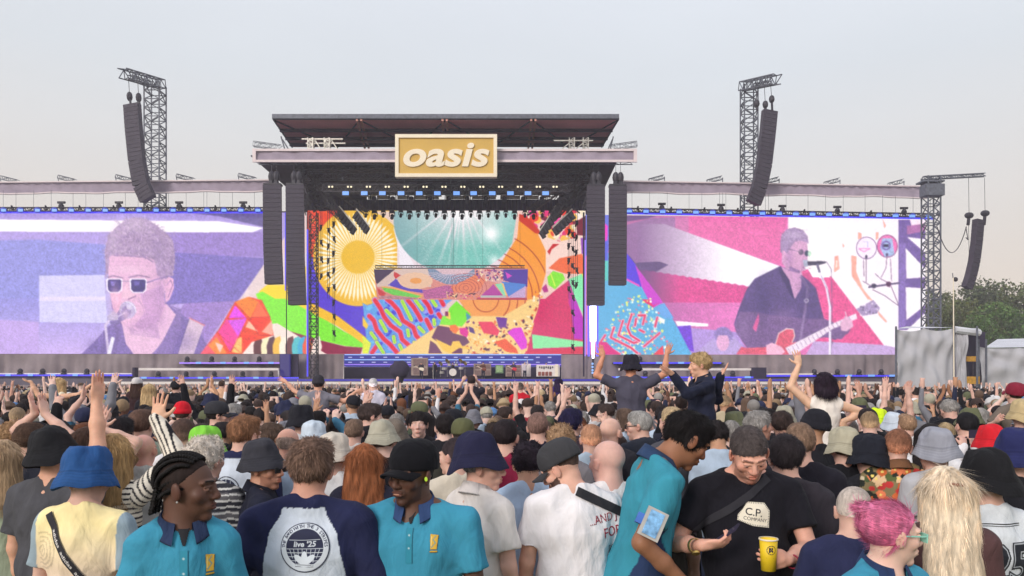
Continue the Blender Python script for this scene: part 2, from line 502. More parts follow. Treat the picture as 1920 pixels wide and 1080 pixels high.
 q(zf(30, 0, 260, 0, 560, 150, 800, 300, 1020, 400, 960, 440, 800, 425, 560, 370, 300, 300, 160, 250, 100, 90), (130, 236, 52), .16)
 q(zf(150, 250, 300, 290, 560, 370, 800, 430, 960, 440, 940, 500, 640, 500, 560, 460, 500, 400, 180, 340), (146, 36, 72), .25)
 q([(392, 660), (470, 612), (520, 606), (575, 640), (612, 664), (392, 668)], (245, 225, 215), .05)
 # dark drape bits between faces strip
 for i, (x, c) in enumerate([(480, (96, 40, 50)), (494, (255, 236, 190)), (505, (90, 50, 66)), (516, (250, 190, 70)), (528, (255, 240, 220)), (540, (104, 52, 60)), (552, (80, 190, 200)), (563, (60, 170, 210)), (572, (240, 90, 60)), (590, (250, 225, 215))]):
  q([(x, 634), (x + 9, 630), (x + 14, 650), (x + 9, 666), (x - 4, 666), (x - 5, 648)], c, .1)
 # polyhedron
 q(za(1400, 590, 1480, 560, 1560, 580, 1610, 680, 1630, 790, 1500, 830, 1440, 905, 1190, 905, 1300, 760), (238, 76, 44), .12)
 for pts, c in [((1400, 610, 1470, 690, 1360, 690), (226, 70, 226)), ((1470, 690, 1420, 800, 1340, 700), (214, 84, 222)), ((1300, 770, 1350, 690, 1420, 800, 1370, 890), (236, 62, 150)),
                   ((1190, 905, 1290, 780, 1320, 830, 1280, 905), (248, 90, 110)), ((1470, 690, 1610, 680, 1540, 790), (240, 60, 40)), ((1400, 590, 1480, 560, 1540, 590, 1490, 690), (246, 130, 40)),
                   ((1480, 700, 1540, 770, 1460, 740), (250, 190, 160)), ((1560, 770, 1620, 700, 1625, 790), (250, 170, 150)), ((1440, 790, 1540, 790, 1460, 870), (236, 60, 40)), ((1410, 810, 1440, 800, 1440, 900, 1380, 890), (250, 190, 110)),
                   ((1540, 590, 1600, 680, 1500, 680), (250, 110, 70)), ((1240, 850, 1290, 800, 1350, 895, 1290, 905), (252, 140, 60)), ((1280, 830, 1330, 850, 1310, 895), (250, 200, 190))]:
  q(za(*pts), c, .08)
 for pts in [(1400, 600, 1490, 690, 1540, 790, 1630, 790), (1350, 690, 1610, 680), (1490, 690, 1370, 890), (1290, 770, 1440, 900)]:
  A.line(za(*pts), .8, (190, 40, 50))
 # centre: red strip with scribbles at left
 q([(575, 392), (640, 392), (640, 470), (600, 560), (575, 560)], (236, 70, 40), .25)
 for i in range(60):
  x = rng.uniform(578, 625); y = rng.uniform(396, 520); A.line([(x, y), (x + rng.uniform(-6, 6), y + rng.uniform(-9, 9))], 1.6, [(250, 190, 40), (250, 120, 30), (120, 20, 40), (200, 30, 60)][rng.integers(4)])
 q(zb(450, 640, 560, 700, 700, 860, 900, 910, 1060, 860, 1060, 1200, 450, 900), (88, 60, 206), .15)
 q([(575, 470), (600, 500), (600, 560), (575, 560)], (90, 66, 214), .15)
 q(zf(460, 0, 560, 0, 700, 20, 920, 60, 1020, 280, 1000, 380, 900, 300, 740, 180, 560, 70), (92, 64, 206), .15)
 q(zf(460, 20, 560, 70, 740, 160, 900, 280, 1040, 390, 1010, 440, 900, 360, 740, 250, 560, 160, 460, 100), (246, 190, 44), .08)
 # sun
 cx, cy = 671, 482
 A.ell(cx, cy, 84, 92, (240, 186, 52), n=.05)
 for i in range(56):
  t = 2 * math.pi * i / 56
  c, s_ = math.cos(t), math.sin(t)
  a_ = np.array((cx + 31 * c, cy + 31 * s_)); b_ = np.array((cx + 76 * c, cy + 83 * s_)); nrm = np.array((-s_, c))
  q([a_ - nrm * .8, a_ + nrm * .8, (a_ + b_ * 3) / 4 + nrm * 2.5, b_ + nrm * .4, b_ - nrm * .4, (a_ + b_ * 3) / 4 - nrm * 2.5], (255, 247, 226), k=.95)
 A.ell(cx, cy, 31, 30.5, (236, 186, 46), n=.04)
 q([(640, 392), (745, 392), (745, 440), (730, 425), (700, 403), (660, 396)], (238, 188, 60), .1)
 q([(700, 396), (745, 396), (745, 430), (725, 410)], (234, 205, 190), .05)
 # pale wedge and mirrorball
 q([(745, 396), (1000, 396), (1000, 500), (745, 503)], (232, 214, 222), .04)
 q([(737, 425), (780, 503), (750, 503), (748, 470)], (240, 232, 240), .03)
 b = A._bb(738, 396, 972, 502)
 X, Y = b[2], b[3]
 d = ((X - 855) / 117) ** 2 + ((Y - 412) / 101) ** 2
 g = np.clip((X - 740) / 130, 0, 1)
 col = np.stack([120 - 8 * g, 165 + 25 * g, 170 + 8 * g], -1)
 lt = np.exp(-((X - 868) / 95) ** 2) * np.clip((470 - Y) / 75, 0, 1)
 ang = np.arctan2(X - 866, np.maximum(Y - 372, 1)); strk = np.zeros_like(ang)
 for k_, a0, wd in ((1, -.34, .025), (.9, -.2, .02), (.6, -.9, .02), (.7, .05, .03), (.6, .25, .02), (.5, .42, .02), (.45, -.55, .03), (.6, -.1, .015), (.4, .65, .03)):
  strk += k_ * np.exp(-((ang - a0) / wd) ** 2)
 lt = np.clip(lt * .95 + strk * .65 * np.clip((520 - Y) / 90, 0, 1), 0, 1)[..., None]
 col = col * (1 - lt) + np.array((250, 232, 238)) * lt
 sp_ = (rng.random(X.shape) > .955) & (g > .35)
 col[sp_] = (255, 250, 250)
 col *= (1 + .18 * (rng.random(X.shape) - .5))[..., None]
 gl = np.exp(-(((X - 921) / 15) ** 2 + ((Y - 438) / 15) ** 2)) + .7 * np.exp(-(((X - 927) / 9) ** 2 + ((Y - 488) / 9) ** 2)) + .8 * np.exp(-(((X - 865) / 26) ** 2 + ((Y - 398) / 16) ** 2))
 col = col * (1 - np.clip(gl, 0, 1)[..., None]) + 255 * np.clip(gl, 0, 1)[..., None]
 mk = d < 1
 v = A.a[b[0], b[1]]; v[mk] = np.clip(col, 0, 255)[mk]
 A.line([(850, 396), (850, 500)], .7, (80, 120, 120))
 # right of centre: flower colours
 q([(970, 396), (1100, 396), (1100, 560), (960, 560), (958, 470)], (240, 200, 190), .08)
 for i in range(170):
  x = rng.uniform(982, 1098); y = rng.uniform(397, 470) ; r_ = rng.uniform(3, 9)
  if y > 430 and x < 1030: continue
  A.ell(x, y, r_, r_ * rng.uniform(.4, 1), [(214, 40, 70), (240, 80, 160), (255, 235, 225), (250, 190, 80), (120, 30, 60), (230, 60, 40), (250, 230, 200), (225, 50, 120)][rng.integers(8)], ang=rng.uniform(0, 180), n=.08)
 q(zc(880, 270, 960, 300, 1100, 350, 1300, 300, 1330, 420, 1330, 600, 960, 620), (246, 212, 200), .05)
 q(zc(1000, 590, 1100, 500, 1300, 460, 1330, 520, 1330, 640, 1160, 640), (240, 106, 60), .1)
 q(zc(1010, 470, 990, 440, 1040, 370, 1100, 370, 1030, 420), (200, 36, 40))
 # orange wave with rings
 q(zc(735, 130, 900, 270, 975, 430, 975, 640, 930, 800, 900, 880, 800, 1080, 300, 1080, 200, 860, 400, 860, 560, 560, 720, 310), (244, 152, 48), .05)
 q(zc(735, 100, 800, 120, 900, 230, 960, 290, 880, 275, 735, 160), (204, 52, 34))
 q(zg(180, 0, 900, 0, 800, 130, 620, 260, 330, 190), (242, 160, 88), .05)
 def clipw(X, Y): return (Y > 440) & (X > 868) & ((X - 855) ** 2 / 117 ** 2 + (Y - 412) ** 2 / 101 ** 2 > 1) & (X < 1022)
 for r_ in (25, 47, 62, 76, 90, 104, 124): A.ell(911, 560, r_ * .98, r_ * 1.02, (158, 34, 34), ring=1.5 if r_ > 30 else 1.2, clip=clipw)
 # mosaic stripes (red / lime / blue)
 q(zk(0, 500, 60, 530, 180, 462, 960, 462, 830, 560, 830, 700, 700, 1000, 690, 1040, 0, 1040, 40, 900), (96, 160, 226), .12)
 for i in range(90):
  x = rng.uniform(685, 835); y = rng.uniform(562, 662)
  if x < 690 + (y - 562) * .1: continue
  if x > 835 - (y - 590) * .45 and y > 590: continue
  A.ell(x, y, rng.uniform(2, 5), rng.uniform(3, 7), [(70, 70, 210), (110, 190, 235), (150, 160, 240)][rng.integers(3)], ang=60, n=.08)
 reds = [(260, 462, 310, 500, 380, 580, 430, 690, 540, 760, 570, 850, 640, 920, 700, 1010), (130, 470, 190, 560, 230, 650, 300, 740, 400, 810, 420, 890, 500, 960, 560, 1035), (70, 640, 120, 690, 150, 790, 230, 890, 290, 940, 370, 1035),
   (480, 470, 540, 540, 590, 620, 620, 680), (650, 465, 700, 530, 730, 600), (830, 462, 860, 520), (680, 680, 720, 760, 740, 800), (150, 960, 100, 1030), (810, 620, 830, 650)]
 for r_ in reds:
  A.line(zk(*r_), 11.5, (150, 140, 236)); A.line(zk(*r_), 9, (238, 130, 170))
 for r_ in reds: A.line(zk(*r_), 7.2, (226, 40, 66), n=.12)
 for e in [(420, 480, 520, 680), (560, 470, 635, 570), (250, 580, 400, 730), (190, 690, 250, 800), (90, 820, 140, 890), (330, 860, 340, 920), (480, 790, 490, 850), (600, 760, 650, 810), (760, 680, 765, 730), (150, 920, 220, 1030), (740, 470, 780, 530), (550, 920, 560, 960), (610, 980, 620, 1010), (395, 950, 430, 1030), (700, 870, 712, 900)]:
  A.line(zk(*e), 9, (70, 90, 190)); A.line(zk(*e), 7, (232, 226, 120)); A.line(zk(*e), 4, (150, 226, 50), n=.1)
 q(zk(0, 640, 60, 740, 40, 780, 0, 740), (246, 200, 60)); q(zk(0, 850, 90, 930, 60, 1040, 0, 1040), (226, 236, 60), .1)
 # green patch, dark rocks, cream confetti
 q(zk(1030, 640, 1200, 640, 1500, 640, 1876, 420, 1876, 1040, 700, 1040, 760, 800), (248, 206, 132), .08)
 q(zf(1260, 500, 1640, 240, 1920, 200, 1920, 500), (248, 206, 132), .08)
 q([(1010, 560), (990, 562), (960, 600), (940, 664), (1000, 664), (1000, 590)], (248, 206, 132), .08)
 for i in range(330):
  x = rng.uniform(868, 1018); y = rng.uniform(545, 664)
  if y < 600 - abs(x - 912) * 0 and x < 960 and y < 598: continue
  if x < 960 and y < 600: continue
  if x > 1000 and y > 590: continue
  if y < 600 and x < 985 - (600 - y) * -.3: continue
  A.ell(x, y, rng.uniform(1, 4), rng.uniform(.8, 2.4), [(196, 60, 60), (120, 50, 110), (255, 236, 190), (240, 160, 60), (90, 40, 70), (255, 240, 210), (236, 120, 70)][rng.integers(7)], ang=rng.uniform(0, 180))
 q(zk(1000, 480, 1150, 620, 1100, 700, 1060, 750, 930, 740, 900, 680, 920, 560), (124, 230, 52), .1)
 q(zk(820, 730, 850, 640, 940, 640, 950, 740), (136, 232, 60), .1); q(zk(1100, 600, 1160, 650, 1110, 690), (70, 150, 180))
 q(zk(890, 590, 930, 600, 940, 680, 890, 660), (246, 210, 90)); q(zk(880, 590, 910, 590, 915, 640, 880, 640), (130, 40, 90))
 q(zk(735, 870, 800, 740, 920, 760, 960, 820, 1100, 860, 1140, 920, 1080, 960, 920, 960, 830, 940), (110, 62, 96), .14)
 q(zk(700, 1040, 720, 900, 780, 940, 850, 1040), (116, 66, 100), .14); q(zk(950, 1040, 980, 980, 1060, 980, 1060, 1040), (106, 50, 90), .12)
 q(zk(770, 880, 940, 960, 960, 910, 1030, 905, 1060, 960, 1140, 970, 1140, 1000, 1030, 980, 940, 1040, 860, 1010), (250, 196, 84), .1)
 q(zk(930, 740, 990, 730, 1030, 780, 990, 830, 930, 790), (244, 120, 60), .1); q(zk(1030, 770, 1100, 765, 1130, 810, 1110, 870, 1040, 830), (222, 36, 150), .1)
 q(zk(1230, 700, 1380, 700, 1460, 800, 1440, 850, 1290, 820), (232, 60, 96), .14); q(zk(1420, 650, 1540, 660, 1530, 760, 1450, 760), (110, 50, 150), .12)
 q(zk(1600, 770, 1690, 760, 1750, 900, 1750, 980, 1690, 1000, 1610, 880, 1545, 820), (222, 52, 210), .16)
 q(zk(1400, 920, 1520, 880, 1640, 990, 1660, 1040, 1530, 1020), (238, 92, 56), .14); q(zk(1130, 750, 1180, 770, 1200, 830, 1140, 810), (90, 60, 130))
 # red hill, mint wedge, magenta
 q(zg(930, 0, 1240, 0, 1330, 260, 1330, 500, 800, 500, 850, 300), (214, 44, 104), .16)
 q(zc(1060, 790, 1180, 700, 1240, 860, 1330, 1080, 860, 1080, 930, 900), (212, 42, 100), .18)
 q(zc(1180, 690, 1240, 860, 1330, 1080, 1240, 1080, 1180, 900), (200, 36, 150), .14)
 q(zg(1200, 0, 1245, 0, 1330, 230, 1330, 370, 1230, 360), (188, 30, 190), .1)
 q(zg(850, 320, 1335, 390, 1335, 430, 860, 450), (142, 232, 164), .06)
 q(zg(800, 470, 1335, 440, 1335, 500, 780, 500), (216, 48, 84), .12)
 q(zc(1180, 690, 1330, 630, 1330, 1040, 1240, 860), (132, 232, 170), .06); q(zc(1300, 640, 1330, 640, 1330, 740), (240, 236, 70))
 q(zc(990, 670, 1040, 615, 1130, 640, 1150, 690, 1060, 780, 1000, 740), (130, 226, 44), .12); A.line(zc(1020, 640, 1060, 750), 2, (226, 240, 80))
 q(zc(940, 770, 980, 730, 1000, 800, 960, 810), (180, 40, 130)); q(zc(1250, 170, 1330, 120, 1330, 300, 1260, 290), (120, 30, 50), .1); q(zc(1290, 320, 1335, 310, 1335, 470, 1300, 460), (140, 60, 180))
 # ---- right wall
 q([(1098, 392), (1750, 392), (1750, 674), (1098, 674)], (222, 118, 180), .06)
 q(zd(0, 120, 560, 110, 400, 160, 260, 200, 0, 330), (78, 66, 110), .1)
 q(zd(60, 200, 480, 140, 600, 120, 1720, 130, 1690, 250, 1650, 560, 1350, 470, 950, 320, 560, 200), (226, 112, 170), .06)
 q(zd(260, 200, 480, 140, 700, 130, 700, 260, 560, 520, 330, 540, 262, 440), (150, 110, 160), .3)
 A.grad(1172, 404, 1290, 500, (150, 108, 158), (190, 140, 180), horiz=True, k=0.5, n=.2)
 b = A._bb(1190, 415, 1475, 545)
 X, Y = b[2], b[3]
 up = 415 + (X - 1232) * (500 - 415) / (1465 - 1232); dn = 508 + (X - 1225) * .155 + 2.2 * np.abs(((X / 7) % 2) - 1)
 mk = (Y > np.maximum(up, 420)) & (Y < dn) & (X > 1195) & (X < 1475)
 t = np.clip((X - 1200) / 170, 0, 1)[..., None] ** .9
 c2 = np.array((150, 112, 160)) * (1 - t) + np.array((255, 250, 253)) * t
 c2 = c2 * (1 + (.28 * (1 - t) * (rng.random(X.shape)[..., None] - .5)))
 v = A.a[b[0], b[1]]; v[mk] = np.clip(c2, 0, 255)[mk]
 q(zd(262, 440, 340, 540, 560, 530, 640, 560, 500, 640, 420, 690), (106, 84, 130), .2)
 b = A._bb(1190, 505, 1420, 600)
 X, Y = b[2], b[3]; dn2 = 508 + (X - 1225) * .155 + 2.2 * np.abs(((X / 7) % 2) - 1)
 mk = (Y > dn2) & (Y < 568 + (X - 1240) * .05) & (X > 1190)
 t = np.clip((X - 1195) / 80, 0, 1)[..., None]
 c2 = (np.array((112, 84, 132)) * (1 - t) + np.array((216, 84, 150)) * t) * (1 + .2 * (rng.random(X.shape)[..., None] - .5))
 v = A.a[b[0], b[1]]; v[mk] = np.clip(c2, 0, 255)[mk]
 A.grad(1245, 568, 1400, 625, (190, 110, 170), (232, 130, 195), horiz=True, n=.05)
 q(zh(700, 200, 1000, 225, 1000, 250, 720, 245), (255, 246, 250))
 q(zh(690, 250, 1250, 300, 1330, 430, 1400, 505, 700, 505), (178, 150, 214), .08)
 q(zh(700, 250, 840, 240, 870, 480, 720, 420), (120, 70, 210), .15)
 q(zh(920, 460, 1000, 390, 1060, 350, 1230, 340, 1300, 420, 1290, 505, 900, 505), (184, 164, 214), .06)
 A.ell(*zh(1130, 330)[0], 17, 16, (150, 130, 190), n=.12); A.ell(*zh(1130, 390)[0], 12, 17, (222, 172, 208), n=.04)
 q(zh(1060, 340, 1080, 280, 1160, 255, 1220, 310, 1215, 380, 1180, 330, 1100, 330), (146, 128, 186), .15)
 for i in range(160):
  x = rng.uniform(1243, 1288); y = rng.uniform(600, 664)
  if x > 1255 + (y - 600) * .6: continue
  A.line([(x, y), (x + rng.uniform(-4, 4), y + rng.uniform(-4, 4))], 1.8, [(236, 210, 214), (110, 60, 110), (250, 236, 230), (196, 140, 180)][rng.integers(4)])
 q(zd(262, 450, 700, 1080, 1020, 1700, 0, 1700, 0, 450), (94, 176, 222), .1)
 q([(1098, 396), (1142, 396), (1142, 470), (1098, 480)], (110, 120, 220), .1)
 q(zc(1500, 180, 1535, 210, 1530, 340, 1500, 350), (244, 60, 200)); q(zc(1500, 350, 1535, 340, 1535, 560, 1500, 560), (90, 96, 220)); q(zc(1495, 520, 1535, 520, 1535, 700, 1495, 700), (90, 200, 190))
 q(zd(262, 450, 340, 550, 440, 730, 380, 760, 262, 680), (92, 66, 220), .12)
 q(zd(340, 560, 560, 850, 590, 900, 500, 950, 400, 760), (208, 70, 206), .12); q(zd(262, 680, 380, 740, 380, 760, 262, 700), (230, 90, 200))
 q(zd(400, 870, 470, 870, 500, 930, 560, 900, 500, 940, 430, 900), (232, 50, 110)); q(zd(520, 960, 600, 900, 690, 1040, 600, 1040), (110, 170, 232), .06)
 for i in range(320):
  x = rng.uniform(1130, 1262); y = rng.uniform(548, 664)
  if (x - 1200) ** 2 / 66 ** 2 + (y - 640) ** 2 / 86 ** 2 > 1 or x > 1262 - (664 - y) * .35: continue
  A.ell(x, y, rng.uniform(1.2, 2.6), rng.uniform(1.2, 2.8), [(250, 244, 190), (255, 255, 240), (236, 244, 120), (150, 220, 240), (240, 120, 150)][rng.integers(5)])
 for r_ in [(150, 260, 120, 350, 300, 440, 360, 490), (230, 200, 190, 330, 330, 400, 380, 380), (310, 140, 270, 260, 300, 330, 380, 380), (370, 150, 430, 150, 410, 230), (540, 170, 520, 250), (420, 430, 560, 310), (350, 180, 340, 240), (70, 330, 30, 390, 200, 500), (380, 280, 420, 300)]:
  A.line(zh(*r_), 6, (250, 190, 220)); A.line(zh(*r_), 3.8, (230, 70, 110), n=.1)
 q(zh(10, 390, 80, 390, 200, 505, 10, 505), (224, 44, 130), .1); q(zh(500, 505, 590, 420, 600, 505), (236, 70, 90), .1)
 q(zh(550, 160, 610, 190, 600, 230, 560, 200), (250, 246, 240))
 # white side with drum heads and rig
 q([(1478, 396), (1478, 430), (1500, 500), (1600, 600), (1652, 664), (1750, 674), (1750, 396)], (250, 240, 244), .015)
 A.grad(1478, 400, 1690, 560, (250, 244, 240), (252, 236, 244), horiz=True, k=.6)
 q(ze(90, 570, 160, 540, 340, 620, 780, 430, 620, 240, 480, 60), (250, 244, 244)) if False else None
 q(ze(100, 560, 170, 535, 250, 620, 340, 600, 860, 1280, 200, 1200, 150, 800), (226, 92, 150), .06)
 q(ze(150, 540, 330, 540, 330, 610, 190, 610), (255, 250, 252))
 for pts in [(560, 240, 590, 250, 590, 290, 560, 300), (705, 240, 730, 240, 725, 290, 705, 310), (370, 440, 400, 430, 410, 540, 365, 570), (505, 430, 550, 440, 545, 560, 600, 700, 680, 800, 640, 790, 510, 600), (430, 330, 450, 350, 440, 370), (760, 130, 790, 190, 775, 210), (720, 880, 800, 970, 790, 980, 730, 920)]:
  q(ze(*pts), (248, 172, 156), .05)
 q(ze(380, 470, 395, 470, 390, 530, 378, 530), (250, 230, 220))
 q(ze(890, 140, 985, 140, 1000, 160, 1120, 170, 1120, 300, 960, 280, 1120, 420, 1120, 550, 950, 370, 955, 620, 1120, 610, 1120, 700, 950, 690, 955, 960, 1120, 830, 1120, 890, 960, 1040, 890, 1040), (116, 92, 158), .1)
 q(ze(985, 140, 1120, 140, 1120, 170, 1000, 200), (250, 225, 236)); q(ze(960, 190, 1120, 170, 1120, 230, 960, 260), (172, 110, 165), .1); q(ze(900, 330, 950, 330, 950, 1030, 895, 1030), (136, 112, 180), .1)
 A.ell(*ze(630, 370)[0], 19.5, 21, (250, 232, 246)); A.ell(*ze(630, 370)[0], 19.5, 21, (120, 90, 140), ring=1.4)
 A.line(ze(570, 380, 610, 400, 660, 375, 570, 375), 1.6, (226, 120, 190)); A.line(ze(600, 320, 640, 320, 640, 360), 1.6, (190, 190, 236))
 A.ell(*ze(800, 355)[0], 19.5, 21.5, (236, 120, 180), n=.06); q(ze(760, 290, 840, 290, 860, 430, 780, 445, 740, 370), (170, 190, 226), .1)
 A.ell(*ze(790, 350)[0], 9, 9, (120, 100, 170), ring=3); q(ze(765, 340, 810, 340, 810, 362, 765, 362), (60, 50, 90)); A.ell(*ze(800, 355)[0], 19.5, 21.5, (120, 70, 120), ring=1.3)
 for r_ in [(605, 460, 610, 600), (628, 440, 628, 650), (795, 450, 790, 530, 750, 610), (825, 460, 835, 640), (700, 580, 750, 625, 800, 650, 820, 690), (600, 640, 680, 690), (680, 710, 780, 760, 890, 840), (830, 680, 890, 830)]:
  A.line(ze(*r_), 1.2, (110, 80, 120))
 A.line(ze(650, 690, 900, 655), 3.2, (90, 76, 116), n=.2); A.ell(*ze(690, 680)[0], 5, 4.5, (70, 60, 96), n=.3); A.ell(*ze(810, 665)[0], 5, 5, (90, 50, 90), n=.3)
 A.ell(*ze(628, 442)[0], 2.5, 3.5, (80, 70, 100)); A.ell(*ze(797, 425)[0], 2.5, 3, (70, 60, 100))
 q(ze(200, 1130, 750, 1160, 1120, 1230, 1120, 1300, 100, 1300), (196, 168, 214), .06)
 # guitarist
 S_ = (96, 78, 132)
 q(zj(490, 395, 420, 430, 300, 490, 240, 570, 180, 720, 145, 830, 165, 900, 230, 990, 290, 1060, 560, 1060, 640, 960, 760, 900, 830, 910, 900, 950, 1000, 900, 1020, 870, 900, 830, 820, 790, 780, 640, 760, 560, 700, 500, 650, 460), S_, .16)
 q(zj(150, 840, 185, 740, 330, 740, 400, 760, 700, 790, 820, 790, 1020, 870, 950, 945, 830, 930, 640, 960, 560, 1060, 290, 1060, 165, 900), (124, 96, 146), .16)
 q(zj(285, 860, 330, 745, 335, 800, 310, 890), (226, 100, 160))
 q(zj(500, 400, 560, 430, 650, 440, 650, 560, 600, 645, 560, 560), (206, 158, 196), .06); q(zj(490, 395, 560, 500, 600, 645, 585, 640, 520, 520, 480, 430), (70, 56, 106))
 q(zj(505, 300, 540, 190, 690, 200, 700, 290, 695, 360, 670, 430, 620, 445, 540, 420, 505, 370), (208, 160, 196), .05)
 hp = [(x + rng.normal(0, .6), y + rng.normal(0, .6)) for x, y in zj(495, 290, 488, 220, 500, 160, 540, 120, 600, 103, 660, 125, 700, 170, 708, 230, 690, 215, 640, 200, 600, 210, 570, 260, 545, 300, 520, 280, 505, 300)]
 q(hp, (164, 140, 178), .16)
 for i in range(90):
  x, y = zj(rng.uniform(500, 700), rng.uniform(110, 210))[0]
  A.line([(x, y), (x + rng.uniform(-3, 3), y + rng.uniform(0, 4))], .8, [(120, 98, 140), (214, 196, 214)][i % 2], k=.6)
 A.line(zj(550, 265, 625, 285), 1.2, (110, 90, 130)); A.ell(*zj(647, 290)[0], 5, 5.5, (60, 54, 86)); A.ell(*zj(690, 300)[0], 4, 5.5, (60, 70, 96)); A.ell(*zj(712, 303)[0], 3.4, 5, (190, 225, 200))
 q(zj(508, 280, 530, 285, 530, 335, 512, 330), (222, 170, 205)); A.line(zj(660, 400, 680, 420), 1, (130, 90, 140)); q(zj(560, 395, 640, 430, 640, 450, 560, 430), (150, 116, 166), .1)
 q(zj(660, 350, 700, 350, 700, 400, 670, 400), (170, 176, 196)); q(zj(695, 360, 800, 358, 840, 362, 830, 375, 780, 388, 700, 392), (70, 64, 92)); A.line(zj(840, 365, 875, 420, 885, 980), 1, (110, 96, 130))
 A.line(zj(770, 385, 790, 450), 4, (110, 100, 136)); A.line(zj(790, 450, 840, 560, 865, 700, 865, 1060), 4.4, (240, 232, 246)); A.line(zj(800, 470, 850, 580, 873, 700, 875, 1060), 1, (150, 130, 170))
 A.line(zj(650, 480, 700, 560, 690, 650, 640, 960), 5, (150, 126, 170)); A.line(zj(655, 490, 705, 570, 690, 650), 1.5, (90, 76, 120)); A.ell(*zj(688, 655)[0], 4.5, 4, (240, 236, 244), ring=2)
 q(zj(450, 1000, 480, 900, 540, 865, 590, 870, 600, 920, 580, 970, 640, 960, 640, 1060, 160, 1060, 200, 1000, 240, 1010), (216, 96, 120), .06); A.line(zj(450, 1000, 480, 900, 540, 865, 590, 870, 600, 920, 580, 970), 1.5, (255, 236, 226))
 q(zj(530, 1010, 900, 820, 1060, 750, 1070, 790, 880, 870, 600, 1060, 560, 1060), (236, 222, 234), .05)
 for i in range(16):
  t = i / 16; x, y = zj(560 + 480 * t, 1030 - 260 * t)[0]; A.line([(x - 2, y - 4), (x + 3, y + 5)], 1, (160, 130, 170))
 q(zj(1060, 720, 1190, 650, 1240, 710, 1220, 750, 1110, 770), (170, 150, 190), .2)
 for i in range(14):
  x, y = zj(rng.uniform(1070, 1235), rng.uniform(655, 775))[0]; A.ell(x, y, 1.6, 1.6, [(90, 80, 110), (240, 230, 240)][i % 2])
 q(zj(385, 990, 430, 970, 500, 1000, 530, 1040, 500, 1060, 390, 1060), (238, 184, 208), .03); q(zj(940, 830, 980, 770, 1030, 800, 1040, 850, 990, 885, 950, 880), (224, 178, 206), .05); A.line(zj(980, 740, 990, 780), 2, (230, 190, 210))
 # the two wings carry soft live video: shade the face, blur, add mottling and glare
 def soft(cx, cy, rx, ry, col, k):
  b = A._bb(cx - rx * 2, cy - ry * 2, cx + rx * 2, cy + ry * 2); X, Y = b[2], b[3]
  w_ = (k * np.exp(-((X - cx) / rx) ** 2 - ((Y - cy) / ry) ** 2))[..., None]; v = A.a[b[0], b[1]]; A.a[b[0], b[1]] = v * (1 - w_) + np.array(col) * w_
 for cx, cy, rx, ry, col, k in ((216, 560, 9, 26, (240, 200, 220), .6), (300, 545, 12, 40, (176, 138, 184), .5), (240, 505, 30, 8, (236, 200, 222), .6), (236, 590, 9, 12, (244, 206, 222), .6), (290, 600, 22, 14, (180, 140, 186), .5), (262, 612, 26, 9, (170, 130, 178), .45), (214, 575, 5, 14, (200, 150, 190), .4),
                                   (262, 630, 22, 12, (228, 190, 216), .5), (250, 420, 40, 16, (214, 196, 216), .45), (300, 470, 16, 30, (146, 124, 164), .5), (212, 450, 10, 20, (200, 180, 206), .5), (345, 640, 26, 22, (104, 84, 150), .4), (180, 650, 18, 14, (104, 88, 152), .4),
                                   (1498, 470, 8, 14, (226, 180, 208), .5), (1480, 485, 7, 16, (160, 120, 170), .5), (1490, 440, 18, 6, (200, 180, 206), .5), (1430, 560, 14, 40, (70, 58, 110), .5), (1470, 590, 24, 12, (140, 112, 160), .5), (1510, 560, 12, 40, (80, 64, 116), .4), (1395, 615, 10, 22, (150, 124, 168), .4)):
  soft(cx, cy, rx, ry, col, k)
 H_, W_ = A.a.shape[:2]
 xs_ = A.x0 + np.arange(W_) / A.s; wing_ = np.clip(np.maximum((520 - xs_) / 60, (xs_ - 1230) / 60), 0, 1)[None, :, None]
 def blur(a, n=1):
  for _ in range(n):
   p = np.pad(a, ((1, 1), (1, 1), (0, 0)), 'edge'); a = (p[:-2, 1:-1] + p[2:, 1:-1] + p[1:-1, :-2] + p[1:-1, 2:] + 2 * p[1:-1, 1:-1]) / 6
  return a
 B = blur(A.a, 2); g1 = np.kron(rng.random((H_ // 3 + 1, W_ // 3 + 1)), np.ones((3, 3)))[:H_, :W_, None]; g2 = blur(np.kron(rng.random((H_ // 12 + 1, W_ // 12 + 1)), np.ones((12, 12)))[:H_, :W_, None], 8)
 dark = 1 - (A.a.mean(2, keepdims=True) / 255) ** 3
 B = B * (1 + (.24 * (g1 - .5) + .07 * (g2 - .5)) * dark); B = np.clip((B - 150) * 1.1 + 150, 0, 255)
 B[..., 1] *= .99; A.a = A.a * (1 - wing_) + B * wing_
 # overall LED grain
 A.a *= (1 + .08 * (rng.random(A.a.shape[:2]) - .5))[..., None]
 a, _ = A.down(2)
 return a, A.x0, A.y0, A.s / 2
ART, AX0, AY0, AS = art()
def art_sample(px, py):
 x = np.clip((px - AX0) * AS - .5, 0, ART.shape[1] - 1.001); y = np.clip((py - AY0) * AS - .5, 0, ART.shape[0] - 1.001)
 i, j = y.astype(int), x.astype(int); fy, fx = (y - i)[..., None], (x - j)[..., None]
 return (ART[i, j] * (1 - fx) + ART[i, j + 1] * fx) * (1 - fy) + (ART[i + 1, j] * (1 - fx) + ART[i + 1, j + 1] * fx) * fy
def led_mat():
 m, t, b = new_mat('led_wall')
 a = t.nodes.new('ShaderNodeAttribute'); a.attribute_name = 'Col'
 t.links.new(a.outputs['Color'], b.inputs['Emission Color'])
 b.inputs['Emission Strength'].default_value = 1.1 * EXG
 b.inputs['Base Color'].default_value = (0.03, 0.03, 0.03, 1)
 b.inputs['Roughness'].default_value = 0.7
 m.cycles.emission_sampling = 'NONE'
 return m
M_LED = led_mat()
